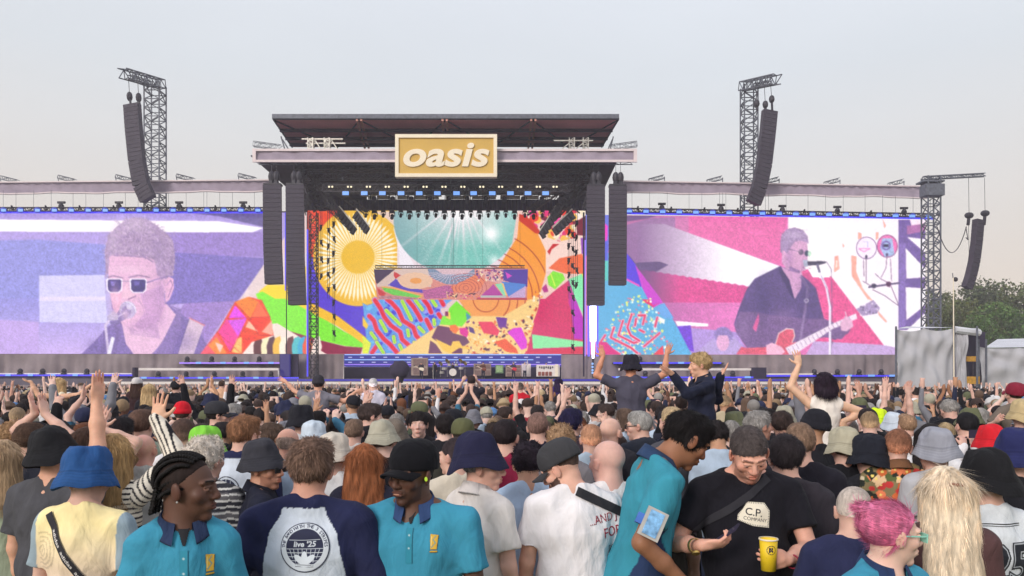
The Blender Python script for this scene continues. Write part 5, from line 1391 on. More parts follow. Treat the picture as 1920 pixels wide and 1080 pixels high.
def relax(V, F, it=1, f=.5):
 for _ in range(it):
  S = np.zeros_like(V); c = np.zeros(len(V))
  for i in range(4):
   a, b = F[:, i], F[:, (i + 1) % 4]
   for q in range(3): S[:, q] += np.bincount(a, V[b, q], len(V)) + np.bincount(b, V[a, q], len(V))
   c += np.bincount(a, minlength=len(V)) + np.bincount(b, minlength=len(V))
  V = V * (1 - f) + f * S / c[:, None]
 return V
def unit(v):
 v = np.array(v, float); return v / (np.linalg.norm(v) + 1e-12)
def rotm(yaw=0, pitch=0, roll=0):
 """yaw about z (+ = to the left), pitch (+ = nod down), roll about y"""
 return np.array((Matrix.Rotation(R(yaw), 3, 'Z') @ Matrix.Rotation(R(-pitch), 3, 'X') @ Matrix.Rotation(R(roll), 3, 'Y')))
def ik(a, w_, l1, l2, hint):
 d = w_ - a; L = np.linalg.norm(d)
 mxl = (l1 + l2) * .995
 if L > mxl: w_ = a + d / L * mxl; d = w_ - a; L = mxl
 x = (l1 * l1 - l2 * l2 + L * L) / (2 * L); h = math.sqrt(max(0, l1 * l1 - x * x)); u = d / L
 p = np.array(hint, float) - u * (np.array(hint) @ u); p = unit(p)
 return a + u * x + p * h, w_
SH = .163
class Skel:
 def __init__(s, head=(0, 0, 0), lean=0, side=0, twist=0, arms=None, legs='stand', wide=1.0, neckf=0.0, fat=0.0):
  s.wide = wide; s.fat = fat
  piv = np.array((0, 0, .95)); T = rotm(twist, lean, side); s.T = T
  tf = lambda p: piv + T @ (np.array(p, float) - piv)
  s.tf = tf
  s.nb = tf((0, -.012, 1.462));
  s.H = rotm(*head)
  s.hc = s.nb + T @ np.array((0, .016 + neckf, .042)) + s.H @ np.array((0, .012, .105))
  s.sh = [tf((-SH * wide, 0, 1.405)), tf((SH * wide, 0, 1.405))]
  s.el = [0, 0]; s.wr = [0, 0]; s.hd = [0, 0]; s.ht = ['relax', 'relax']; s.pn = [0, 0]
  arms = arms or [None, None]
  for i, sx_ in ((0, -1), (1, 1)):
   a = arms[i] or ('d', (sx_ * .16, .03, -1), (sx_ * .05, .25, -1), 'relax')
   if a[0] == 'd':
    up = unit(a[1]); fo = unit(a[2])
    s.el[i] = s.sh[i] + up * .275; s.wr[i] = s.el[i] + fo * .25; s.ht[i] = a[3]
   else:
    hint = a[3] if len(a) > 3 and a[3] is not None else (sx_ * .6, -.4, -.6)
    s.el[i], s.wr[i] = ik(s.sh[i], np.array(a[1], float), .275, .25, hint); s.ht[i] = a[2]
   if len(a) > 4 and a[4] is not None: s.hd[i] = unit(a[4])
   else: s.hd[i] = unit(s.wr[i] - s.el[i])
   if len(a) > 5 and a[5] is not None: s.pn[i] = unit(a[5])
   else:
    raised = s.wr[i][2] > s.sh[i][2]
    s.pn[i] = np.array((0, 1., 0)) if raised else np.array((-sx_ * 1., 0, 0))
  s.hip = [np.array((-.085, 0, .9)), np.array((.085, 0, .9))]
  if legs == 'stand':
   s.kn = [np.array((-.1, .02, .49)), np.array((.1, .02, .49))]; s.an = [np.array((-.11, -.02, .07)), np.array((.11, -.02, .07))]
  else:
   s.kn = [np.array((-.17, .38, .88)), np.array((.17, .38, .88))]; s.an = [np.array((-.15, .40, .46)), np.array((.15, .40, .46))]
def finger(v, b, d, n, l, r, curl, g, col=0, segs=2):
 p = np.array(b, float); ang = 0
 for i, f in enumerate((.5, .3, .2)[:3]):
  ang += curl * (.75, 1.0, .8)[i]
  dd = d * math.cos(ang) + n * math.sin(ang); q = p + dd * l * f
  v.cap(p, q, r * (1 - .1 * i) + g, r * (1 - .1 * (i + 1)) + g, .003, col); p = q
 return p
HT = {'open': (.12, .10, .9), 'spread': (.08, .2, 1.0), 'relax': (.45, .03, .5), 'hold': (.95, .0, .3), 'flat': (.02, .02, .4), 'point': (1.5, 0, .2), 'fist': (1.5, 0, .2), 'grip': (.8, 0, .6)}
def hand(v, sk, i, g=0.0):
 w_, d, n, ty = sk.wr[i], sk.hd[i], sk.pn[i], sk.ht[i]
 n = unit(n - d * (n @ d)); lat = np.cross(d, n); s_ = -1 if i == 0 else 1
 lat = lat * (1 if i == 0 else -1)          # towards the thumb side
 M = np.stack([lat, d, n], 1)
 v.ell(w_ + d * .047, (.040 + g, .054, .0165 + g), M, .012)
 curl, spr, th = HT[ty]
 for j, (o, l) in enumerate(((.030, .068), (.0105, .078), (-.0095, .072), (-.0285, .058))):
  c = curl
  if ty == 'point' and j > 0: c = 1.5
  if ty == 'point' and j == 0: c = .05
  dd = unit(d + lat * (o * spr * 26 + (.02 if j == 0 else 0)))
  finger(v, w_ + d * (.088 - abs(o - .008) * .22) + lat * o, dd, n, l, .0086, c, g)
 b = w_ + d * .025 + lat * .030
 dd = unit(d * .75 + lat * th + n * (.25 + curl * .25))
 e = b + dd * .042; v.cap(b - dd * .01, e, .0135 + g, .0105 + g, .008); v.cap(e, e + unit(dd * .8 + d * .5 + n * curl * .4) * .034, .0105 + g, .0085 + g, .004)
SKIN, LIP, BROW, EYEW, IRIS, BEARD, STUB, TEETH = 0, 1, 2, 3, 4, 5, 6, 7
def head_sdf(v, sk, f):
 H, o = sk.H, sk.hc
 q = lambda x, y, z: o + H @ np.array((x, y, z))
 w = f.get('hw', 1.0)
 v.ell(q(0, -.016, .034), (.077 * w, .096, .086), H, .02)
 v.ell(q(0, .022, -.012), (.066 * w, .072, .088), H, .02)
 v.ell(q(0, .03, -.07), (.051 * w * f.get('jaw', 1), .052, .040), H, .02)
 v.ell(q(0, .07, -.098), (.024, .02, .018), H, .016)
 for s_ in (-1, 1):
  v.ell(q(s_ * .046 * w, .062, -.018), (.022, .02, .022), H, .018)
  v.cap(q(s_ * .012, .0895, .030), q(s_ * .05 * w, .076, .028), .008, .008, .01)
  v.ell(q(s_ * .0815 * w, -.004, -.004), (.010, .020, .034), H @ rotm(s_ * -18, 0, s_ * 8), .006)
  v.ell(q(s_ * .083 * w, .002, .004), (.006, .010, .016), H, .004, op='s')
  v.ell(q(s_ * .031, .100, .006), (.019, .014, .011), H, .010, op='s')
 # nose
 v.cap(q(0, .086, .022), q(0, .108, -.020), .0085, .0125, .01); v.ell(q(0, .104, -.026), (.015, .014, .010), H, .008)
 for s_ in (-1, 1): v.ell(q(s_ * .0135, .097, -.028), (.0085, .011, .009), H, .006); v.ell(q(s_ * .007, .103, -.0365), (.004, .006, .003), H, .003, op='s')
 # mouth
 mz = -.058; op = f.get('smile', 0)
 v.ell(q(0, .083, mz), (.03, .016, .02), H, .012)
 v.ell(q(0, .0965, mz + .0055), (.023 + .006 * op, .008, .0055), H, .004, LIP); v.ell(q(0, .0955, mz - .007), (.020 + .006 * op, .009, .0068), H, .004, LIP)
 if op: v.ell(q(0, .1005, mz - .0005), (.016, .0055, .003), H, .002, TEETH)
 else: v.cap(q(-.021, .1, mz), q(.021, .1, mz), .0022, .0022, .003, op='s')
 for s_ in (-1, 1):
  v.ell(q(s_ * .031, .0815, .005), (.0135, .0105, .0062), H, .002, EYEW)
  v.ell(q(s_ * .031 + f.get('gaze', 0) * .004, .0865, .005 - f.get('down', 0) * .003), (.0055, .0072, .0058), H, .001, IRIS)
  v.cap(q(s_ * .016, .0905, .0135), q(s_ * .046, .0825, .0125), .0048 + f.get('down', 0) * .0025, .0045, .003); v.cap(q(s_ * .018, .0895, -.004), q(s_ * .044, .083, -.003), .0035, .0035, .003)
  v.cap(q(s_ * .014, .0985, .032), q(s_ * .048, .0845, .035), .0042, .0032, .004, BROW)
 v.cap(q(0, -.025, -.05), sk.nb - sk.T @ np.array((0, .005, .03)), .056 * f.get('neck', 1), .062 * f.get('neck', 1), .02)
 v.cap(q(0, -.005, -.07), sk.nb + sk.T @ np.array((0, .02, -.01)), .05 * f.get('neck', 1), .056, .02)
 if f.get('beard'):
  def fn(X, Y, Z):
   px, py, pz = X - o[0], Y - o[1], Z - o[2]
   x = px * H[0, 0] + py * H[1, 0] + pz * H[2, 0]; y = px * H[0, 1] + py * H[1, 1] + pz * H[2, 1]; z = px * H[0, 2] + py * H[1, 2] + pz * H[2, 2]
   d = np.maximum(np.maximum(z + .036 - .3 * np.maximum(0, .045 - y), .012 - y), -(z + .118 - .42 * np.maximum(0, .075 - y)))
   d = np.where((np.abs(x) < .03) & (z > -.05) & (z < -.038) & (y > .06), -1, np.where((z > -.05) & (y > .07) & (np.abs(x) < .05), 1, d))
   lipz = ((x / .026) ** 2 + ((z + .059) / .011) ** 2 < 1)
   return np.where(lipz, 1, d)
  if f['beard'] > 1: v.ell(q(0, .045, -.085), (.055, .058, .04), H, .012)
  v.app(fn, o - .13, o + .13, .01, BEARD if f['beard'] > .9 else STUB, 'c')
  if f['beard'] > .9: v.app(lambda X, Y, Z: fn(X, Y, Z) , o - .13, o + .13, .01, BEARD, 'c')
def palette(hair=(40, 28, 22), dk=False):
 h = tuple(lin(hair)); s_ = tuple(x * .5 + .12 for x in h)
 m_ = max(.12, min(.6, 2.2 * sum(h) / 3 + .1)); k_ = 3.2 if dk else 1.0
 return np.array([(1, 1, 1, 0), (.78, .52, .5, 0), (m_ * 1.1, m_, m_, 0), (.95 * k_, 1.1 * k_, 1.25 * k_, 0), (.07, .05, .05, 0), (m_ * .9, m_ * .8, m_ * .8, 0), (.62, .58, .58, 0), (1.0 * k_ * 1.6, 1.2 * k_ * 1.5, 1.2 * k_ * 1.5, 0)], np.float32)
def grid_for(pts, pad, hf, hc, fine):
 P_ = np.array(pts); lo = P_.min(0) - pad; hi = P_.max(0) + pad
 f0, f1 = fine
 return [axis(lo[i], hi[i], f0[i], f1[i], hf, hc) for i in range(3)]
def body_mesh(sk, f=None, hf=.006, hc=.012, legs=True, noface=False):
 f = f or {}
 pts = [sk.hc, sk.nb, *sk.sh, *sk.el, *sk.wr, *[w_ + d * .2 for w_, d in zip(sk.wr, sk.hd)], *sk.hip, *sk.kn, *sk.an, sk.hc + (0, 0, .13)]
 if f.get('finehands'):
  W = np.array([sk.hc - .14, sk.hc + .14, *[w_ - .03 for w_ in sk.wr], *[w_ + d * .1 - .1 for w_, d in zip(sk.wr, sk.hd)], *[w_ + d * .1 + .1 for w_, d in zip(sk.wr, sk.hd)]])
  fine = (W.min(0), W.max(0))
 else: fine = (sk.hc - .14, sk.hc + .14)
 v = Vox(*grid_for(pts, .1, hf, hc, fine))
 tf, T, w, ft = sk.tf, sk.T, sk.wide, sk.fat
 v.ell(tf((0, 0, .93)), (.155, .11, .13), T, .03); v.ell(tf((0, .01 + ft * .3, 1.09)), (.14 * w, .10 + ft, .16), T, .04); v.ell(tf((0, 0, 1.28)), (.155 * w, .105, .17), T, .04)
 v.cap(tf((-.13 * w, -.005, 1.405)), tf((.13 * w, -.005, 1.405)), .055, .055, .04)
 v.cap(sk.nb, tf((0, -.01, 1.38)), .062, .085, .05)
 for s_ in (-1, 1): v.cap(sk.nb + T @ np.array((s_ * .035, -.012, .03)), tf((s_ * .12 * w, -.01, 1.432)), .038, .042, .03)
 for i in (0, 1):
  v.cap(sk.sh[i], sk.el[i], .052, .038, .03); v.cap(sk.el[i], sk.el[i] * .5 + sk.wr[i] * .5, .038, .036, .02); v.cap(sk.el[i] * .5 + sk.wr[i] * .5, sk.wr[i], .036, .0255, .02)
  v.cap(sk.wr[i], sk.wr[i] + sk.hd[i] * .03, .0245, .024, .01); hand(v, sk, i, f.get('hg', 0))
  if legs: v.cap(sk.hip[i], sk.kn[i], .085, .055, .03); v.cap(sk.kn[i], sk.an[i], .055, .036, .03); v.ell(sk.an[i] + (0, .06, -.035), (.04, .12, .03), None, .02)
 head_sdf(v, sk, f)
 V, F, c = v.mesh(); V = relax(V, F, 1, .35); C = palette(f.get('hair', (40, 28, 22)), f.get('dk', False))[c].copy()
 # blotchy, redder skin on nose, cheeks, ears, knuckles
 L = (V - sk.hc) @ sk.H; red = np.zeros(len(V))
 for p_, r_ in (((0, .11, -.025), .02), ((.045, .07, -.02), .024), ((-.045, .07, -.02), .024), ((.085, 0, 0), .03), ((-.085, 0, 0), .03), ((0, .08, -.1), .02), ((0, -.03, -.12), .05)): red += np.exp(-((L - p_) ** 2).sum(1) / r_ ** 2)
 for w_, d_ in zip(sk.wr, sk.hd): red += .8 * np.exp(-((V - w_ - d_ * .13) ** 2).sum(1) / .05 ** 2)
 bl = .5 * np.sin(V @ np.array((63., 41, 57))) * np.sin(V @ np.array((-37., 66, 29)) + 1) ; red = np.clip(red + .25 * bl, 0, 1)[:, None] * (C[:, 3:] < .5)
 C[:, :3] *= 1 - red * (.02, .17, .17)
 return V, F, C
def wrinkle(V, N, amp, seed):
 g = np.random.default_rng(seed); d = np.zeros(len(V))
 for i in range(7):
  k = g.normal(0, 1, 3) * (1.6, .7, .75); k = unit(k) * g.uniform(22, 62)
  ph = V @ k + g.uniform(0, 6) + 1.6 * np.sin(V @ (g.normal(0, 1, 3) * 9) + g.uniform(0, 6))
  d += (1 - 2 * np.abs(np.sin(ph * .5))) * g.uniform(.5, 1) / 3
 return V + N * (d * amp)[:, None]
def shirt_mesh(sk, sleeve='short', g=.02, hf=.009, hem=.84, neck=0.0, fold=.006, seed=1, loose=0.0, colfn=None, hood=False, fine=None):
 tf, T, w, ft = sk.tf, sk.T, sk.wide, sk.fat
 pts = [sk.nb + (0, 0, .05), *sk.sh, *sk.el, tf((0, 0, hem)), tf((0, .15, 1.1)), tf((0, -.15, 1.1)), tf((-.2, 0, .85)), tf((.2, 0, .85))] + ([*sk.wr] if sleeve == 'long' else [])
 P_ = np.array(pts); lo = P_.min(0) - .12; hi = P_.max(0) + .12
 v = Vox(*[axis(lo[i], hi[i], lo[i], hi[i], hf, hf) for i in range(3)])
 v.ell(tf((0, 0, .93)), (.165 + g + loose, .115 + g + loose, .17), T, .03); v.ell(tf((0, .01 + ft * .3, 1.07)), (.15 * w + g + loose, .105 + g + ft + loose, .22), T, .04); v.ell(tf((0, 0, 1.28)), (.16 * w + g, .108 + g, .175 + g * .5), T, .04)
 v.cap(tf((-.135 * w, -.005, 1.405)), tf((.135 * w, -.005, 1.405)), .055 + g * .8, .055 + g * .8, .04)
 for s_ in (-1, 1): v.cap(sk.nb + T @ np.array((s_ * .035, -.012, .024)), tf((s_ * .12 * w, -.01, 1.432)), .042 + g * .6, .046 + g * .7, .03)
 v.cap(sk.nb - T @ np.array((0, 0, .02)), tf((0, -.01, 1.38)), .062 + g * .6, .085 + g, .04)
 if hood:
  v.ell(sk.nb + T @ np.array((0, -.075, .0)), (.10, .05, .06), T, .03); v.cap(sk.nb + T @ np.array((-.06, .04, -.0)), sk.nb + T @ np.array((-.06, -.05, .03)), .03, .035, .02); v.cap(sk.nb + T @ np.array((.06, .04, -.0)), sk.nb + T @ np.array((.06, -.05, .03)), .03, .035, .02)
 v.cut(tf((0, 0, hem)), T @ np.array((0, 0, -1.)))
 v.cut(sk.nb + T @ np.array((0, 0, .046 - neck + (.06 if hood else 0))), T @ np.array((0, .45, 1.)), (sk.nb + T @ np.array((0, .0, .05)), .13))
 for i in (0, 1):
  a, e, w_ = sk.sh[i], sk.el[i], sk.wr[i]
  if sleeve == 'long':
   v.cap(a, e, .053 + g * .8, .045 + g * .8, .03, i + 1); v.cap(e, w_ + (w_ - e) * .02, .046 + g * .8, .034 + g * .6, .02, i + 1)
  elif sleeve == 'none':
   v.cut(a + (e - a) * .12, unit(np.array((e[0] - a[0], 0, 0)) + T @ np.array(((i * 2 - 1) * .1, 0, 0))), (a + np.array(((i * 2 - 1) * .06, 0, 0)), .12))
  elif sleeve == 'short':
   e2 = a + (e - a) * .85; d = unit(e - a); q0 = a + (e - a) * .70; r1, r2 = .053 + g * .8, .050 + g * 1.25; L2 = (e2 - a) @ (e2 - a)
   def fn(X, Y, Z, a=a, e2=e2, d=d, q0=q0, L2=L2):
    px, py, pz = X - a[0], Y - a[1], Z - a[2]; b = e2 - a
    t = np.clip((px * b[0] + py * b[1] + pz * b[2]) / L2, 0, 1)
    dd = np.sqrt((px - t * b[0]) ** 2 + (py - t * b[1]) ** 2 + (pz - t * b[2]) ** 2) - (r1 + (r2 - r1) * t)
    return np.maximum(dd, (X - q0[0]) * d[0] + (Y - q0[1]) * d[1] + (Z - q0[2]) * d[2])
   v.app(fn, np.minimum(a, e2) - .1, np.maximum(a, e2) + .1, .02, i + 1, 'u')
 V, F, c = v.mesh(); N = vnormals(V, F); V = relax(V, F, 2, .4); V = wrinkle(V, N, fold, seed)
 C = np.ones((len(V), 4), np.float32); C[:, 3] = 0
 if colfn is not None: C = colfn(V, c, C)
 return V, F, C
def trouser_mesh(sk, h=.02):
 pts = [*sk.hip, *sk.kn, *sk.an, (0, 0, 1.02), (0, .12, .0), (0, -.12, 0)]
 P_ = np.array(pts); lo = P_.min(0) - .12; hi = P_.max(0) + .12
 v = Vox(*[axis(lo[i], hi[i], lo[i], hi[i], h, h) for i in range(3)])
 v.ell((0, 0, .93), (.172, .128, .15), None, .03)
 for i in (0, 1):
  v.cap(sk.hip[i], sk.kn[i], .1, .075, .03); v.cap(sk.kn[i], sk.an[i] + (0, 0, .02), .075, .06, .03); v.ell(sk.an[i] + (0, .05, -.03), (.05, .14, .04), None, .02, 1)
 v.cut((0, 0, 1.0), (0, 0, 1)); V, F, c = v.mesh(); V = relax(V, F, 1)
 C = np.array([(1, 1, 1, 0), (.05, .05, .055, 1)], np.float32)[c]
 return V, F, C
# hair in head space (face looks along +y)
def add_tufts(V, F, C, n, ln, wd, mode, g, lift=.35, cvar=.36):
 N = vnormals(V, F); idx = g.integers(0, len(F), n); a = g.random((n, 2))
 Q = V[F[idx]]; p = (Q[:, 0] * (1 - a[:, :1]) + Q[:, 1] * a[:, :1]) * (1 - a[:, 1:]) + (Q[:, 3] * (1 - a[:, :1]) + Q[:, 2] * a[:, :1]) * a[:, 1:]
 nn = N[F[idx, 0]]; cr_ = np.array((0.01, -.04, .13))
 if mode == 'short': fl = p - cr_; fl = fl + g.normal(0, .025, p.shape)
 elif mode == 'fwd': fl = np.array((0, .6, -.3)) + g.normal(0, .35, p.shape)
 elif mode == 'long': fl = np.array((0, -.05, -1.)) + (p - cr_) * (1, 1, 0) * .8 + g.normal(0, .14, p.shape)
 elif mode == 'back': fl = np.array((0, -1., .2)) + g.normal(0, .15, p.shape)
 else: fl = g.normal(0, 1, p.shape)
 fl -= nn * (fl * nn).sum(1)[:, None]; fl /= np.linalg.norm(fl, axis=1)[:, None] + 1e-9
 L = (ln * g.uniform(.6, 1.3, n))[:, None]; sd_ = np.cross(nn, fl) * (wd * g.uniform(.6, 1.3, n))[:, None]
 r0 = p - nn * .003; m = p + fl * L * .5 + nn * L * lift * .6; e = p + fl * L * (.9) + nn * L * lift * g.uniform(.2, 1.2, n)[:, None]
 if mode == 'curl': m = m + g.normal(0, .35, p.shape) * L; e = e + g.normal(0, .4, p.shape) * L
 W = np.stack([r0 - sd_, r0 + sd_, m + sd_ * .8, m - sd_ * .8, e], 1).reshape(-1, 3); b = np.arange(n) * 5
 F2 = np.concatenate([np.stack([b, b + 1, b + 2, b + 3], 1), np.stack([b + 3, b + 2, b + 4, b + 4], 1)])
 cc = np.repeat(np.exp(g.normal(0, cvar, n)), 5)[:, None] * np.ones(3); C2 = np.concatenate([cc, np.zeros((len(cc), 1))], 1)
 c0 = C[F[idx, 0]]; C2[:, :3] *= np.repeat(c0[:, :3], 5, 0); C2[:, 3] = np.repeat(c0[:, 3], 5)
 return V, F, C, W, F2, C2
def hair_mesh(style, seed=0, n=900, h=.006, q=1.0, under=False):
 g = np.random.default_rng(seed)
 v = Vox(*[axis(-.2, .2, -1, 1, h, h), axis(-.22, .16, -1, 1, h, h), axis(-.46 if style in ('long', 'verylong', 'pony') else -.17, .21, -1, 1, h, h)])
 amp, fr = .002, 60; mode, ln, wd, lift = 'short', .02, .0013, .16; n = int(n * 1.7); cv = .34
 th = {'short': .004, 'fade': .003, 'buzz': -.0015, 'messy': .008, 'curly': .012, 'afro': .03, 'long': .006, 'verylong': .006, 'bob': .010, 'bun': .005, 'pony': .006, 'quiff': .006, 'balding': 0}[style]
 v.ell((0, -.018, .038), (.0795 + th, .099 + th, .0885 + th), None, .01)
 if style in ('short', 'messy', 'quiff', 'curly', 'bob'): v.ell((.01, .03, .085 + th * .5), (.062, .055, .04 + th * .4), None, .02)
 if style == 'quiff': v.ell((0, .06, .105), (.05, .04, .035), None, .02)
 fr_ = {'messy': (0, .095, .045), 'bun': (0, .07, .09), 'fade': (0, .09, .058)}.get(style, (0, .088, .066))
 nap = {'short': (0, -.07, -.085), 'fade': (0, -.08, -.03), 'buzz': (0, -.07, -.075)}.get(style, (0, -.06, -.10))
 a_, b_ = np.array(fr_), np.array(nap); t = b_ - a_; nrm = np.cross((1, 0, 0), t); nrm = unit(nrm)
 if nrm[1] < 0: nrm = -nrm
 v.cut(a_, nrm)
 if style == 'balding': v.ell((0, .0, .14), (.07, .09, .09), None, .01, op='s'); v.cut((0, 0, .03), (0, .3, 1));
 if style == 'curly': amp, mode, ln, lift, wd = .006, 'curl', .015, .6, .0018
 if style == 'afro': amp, mode, ln, lift, wd = .006, 'curl', .016, .8, .002
 if style == 'messy': amp, ln, lift = .005, .03, .28
 if style == 'buzz': n, amp = n // 4, .0005; ln = .006
 if style == 'fade': ln, lift = .010, .4
 if style in ('long', 'verylong', 'bob'):
  e = {'long': -.25, 'verylong': -.40, 'bob': -.09}[style]
  for x in (-.07, -.035, 0, .035, .07): v.cap((x, -.05 - .02 * (abs(x) < .05), .04), (x * 1.2, -.08 - .02 * (abs(x) < .05), e + .04 * abs(x) / .07), .04, .04, .03)
  for s_ in (-1, 1): v.cap((s_ * .075, .0, .03), (s_ * .085, -.01, e * .75), .028, .02, .02)
  mode, ln, lift, amp, wd = 'long', .10, .02, .002, .0011; n = int(n * 1.5); cv = .18
 if style in ('bun',): v.ell((0, -.10, .085), (.04, .036, .036), None, .01); amp = .0008; mode, ln, lift, wd, cv = 'back', .07, .0, .0012, .2
 if style == 'pony':
  for x, y, z, r_, x2, y2, z2, r2 in ((0, -.10, .05, .024, 0, -.14, -.02, .032), (0, -.14, -.02, .032, 0, -.125, -.2, .018)): v.cap((x, y, z), (x2, y2, z2), r_, r2, .01)
  mode, ln, lift, wd = 'long', .06, .06, .0014
 if under: v.cut((0, 0, .035), (0, 0, 1)); n = n // 2; lift *= .4
 V, F, c = v.mesh(); N = vnormals(V, F)
 nzv = sum(np.sin(V @ (g.normal(0, 1, 3) * fr) + g.uniform(0, 6)) for _ in range(6)) / 6
 if style in ('long', 'verylong', 'bob', 'pony'): nzv = sum(np.sin(V @ (g.normal(0, 1, 3) * (110, 110, 14)) + g.uniform(0, 6)) for _ in range(6)) / 4
 V = V + N * (nzv * amp * 2)[:, None]
 C = np.ones((len(V), 4)); C[:, 3] = 0; C[:, :3] *= (1 + .25 * nzv)[:, None]
 if style in ('fade', 'buzz'):
  k_ = np.clip((.045 - V[:, 2]) / .07, 0, 1)[:, None]; C[:, :3] = C[:, :3] * (1 + k_ * (2.2 if style == 'fade' else 1.2))
 V, F, C, W, F2, C2 = add_tufts(V, F, C, int(n * q), ln, wd, mode, g, lift, cv)
 # blades get their tips as triangles
 nv = len(V); fs = np.concatenate([F, F2[:len(F2) // 2] + nv]); tri = F2[len(F2) // 2:, :3] + nv
 fl = [tuple(r_) for r_ in fs.tolist()] + [tuple(r_) for r_ in tri.tolist()]
 return mesh_obj('hair', np.concatenate([V, W]), fl, M_HAIR, smooth=True, cols=np.concatenate([C, C2]), link=False)
def hat_mesh(kind, seed=0, sc_=1.0):
 g = np.random.default_rng(seed); mb = MB(); n = 32
 if kind == 'bucket':
  prof = [(.001, .149), (.03, .148), (.05, .143), (.066, .131), (.077, .112), (.084, .09), (.089, .066), (.0925, .048), (.096, .040), (.107, .023), (.117, .003), (.125, -.018), (.127, -.027), (.123, -.027), (.115, -.004), (.104, .016), (.094, .034), (.09, .043)]
  n = 48; pr = []
  for a_, b_ in zip(prof[:-1], prof[1:]): pr += [(a_[0] + (b_[0] - a_[0]) * k_ / 3, a_[1] + (b_[1] - a_[1]) * k_ / 3) for k_ in range(3)]
  prof = pr + [prof[-1]]
 elif kind == 'dome': prof = [(.001, .140), (.03, .138), (.055, .128), (.074, .108), (.085, .08), (.0895, .05), (.0905, .03), (.0895, .018), (.086, .018)]
 elif kind == 'beanie': prof = [(.001, .156), (.03, .152), (.056, .138), (.076, .11), (.087, .075), (.0905, .055), (.0945, .053), (.0955, .02), (.0925, .012), (.087, .013)]
 prof = [(r_ * (1.06 if z_ > .03 else 1.02), z_ + .004) for r_, z_ in prof]
 mb.lathe(prof, (0, -.018, .0), n, .97, 1.14 if kind == 'bucket' else 1.19)
 V = np.array(mb.v); t = np.arctan2(V[:, 1] + .018, V[:, 0]); r_ = np.hypot(V[:, 0], V[:, 1] + .018)
 ph = g.uniform(0, 6, 4); brim = np.clip((r_ - .09) / .05, 0, 1)
 if kind == 'bucket':
  V[:, 2] += brim * (.012 * np.sin(2 * t + ph[0]) + .008 * np.sin(3 * t + ph[1]) + .004 * np.sin(7 * t + ph[2])); V[:, 2] += np.clip((V[:, 2] - .09) / .04, 0, 1) * .007 * np.sin(V[:, 0] * 45 + ph[1]) * np.cos(V[:, 1] * 38 + ph[0])
  dent = .009 * np.sin(2 * t + ph[3]) + .006 * np.sin(5 * t + ph[0]); V[:, 0] += np.cos(t) * dent * np.clip((V[:, 2] - .05) / .07, 0, 1); V[:, 1] += np.sin(t) * dent * np.clip((V[:, 2] - .05) / .07, 0, 1)
 C = np.ones((len(V), 4)); C[:, 3] = 0
 if kind == 'bucket':
  row = np.arange(len(V)) // n; C[(row >= 22) & (row <= 24)] *= (.72, .72, .72, 1); C[(row > 25) & (row < 37) & (row % 2 == 0)] *= (.86, .86, .86, 1)
  q_ = sum(np.sin(V @ (g.normal(0, 1, 3) * 55) + g.uniform(0, 6)) for _ in range(5)) / 5; rr_ = 1 - 2 * np.abs(q_); V[:, 0] += np.cos(t) * rr_ * .0035; V[:, 1] += np.sin(t) * rr_ * .0035; V[:, 2] += rr_ * .003 * (V[:, 2] > .12)
 V = V.tolist(); F = list(mb.f); C = C.tolist()
 if kind == 'dome' and seed >= 0:
  # bill
  b = len(V); m, k = 12, 5
  for layer in (0, 1):
   for i in range(m + 1):
    a = math.pi * (.16 + .68 * i / m)
    for j in range(k + 1):
     f = j / k; x = .09 * math.cos(a) * (1 - .12 * f); y0 = -.018 + .104 * math.sin(a); y = y0 + f * (.075 * math.sin(a) ** .5)
     z = .030 - .012 * f - .022 * (math.cos(a)) ** 2 * (1 + f * .5) - .006 * layer
     V.append((x, y, z)); C.append((1, 1, 1, 0))
  for layer in (0, 1):
   for i in range(m):
    for j in range(k):
     q_ = b + layer * (m + 1) * (k + 1) + i * (k + 1) + j; fc = (q_, q_ + 1, q_ + k + 2, q_ + k + 1); F.append(fc if layer else fc[::-1])
  for i in range(m): q_ = b + i * (k + 1) + k; q2 = q_ + (m + 1) * (k + 1); F.append((q_, q_ + k + 1, q2 + k + 1, q2))
 V = np.array(V); V[:, 1] -= .0
 nm = {'bucket': 'bucket_hat', 'dome': 'cap', 'beanie': 'beanie'}[kind]
 return mesh_obj(nm, V, F, M_CLOTH, smooth=True, cols=np.array(C), link=False)
def me_of(name, VFC, mat):
 V, F, C = VFC; return mesh_obj(name, V, F, mat, smooth=True, cols=C, link=False)
def child(root, me, name, color=(1, 1, 1), H=None, o=None, sc_=None):
 ob = bpy.data.objects.new(name, me); sc.collection.objects.link(ob); ob.parent = root
 ob.color = (*color, 1)
 if H is not None:
  M = Matrix(H.tolist()).to_4x4(); M.translation = Vector(o); ob.matrix_local = M
  if sc_ is not None: ob.matrix_local = M @ Matrix.Diagonal((*(np.ones(3) * sc_), 1))
 return ob
def sc3(c): return L3(*c)
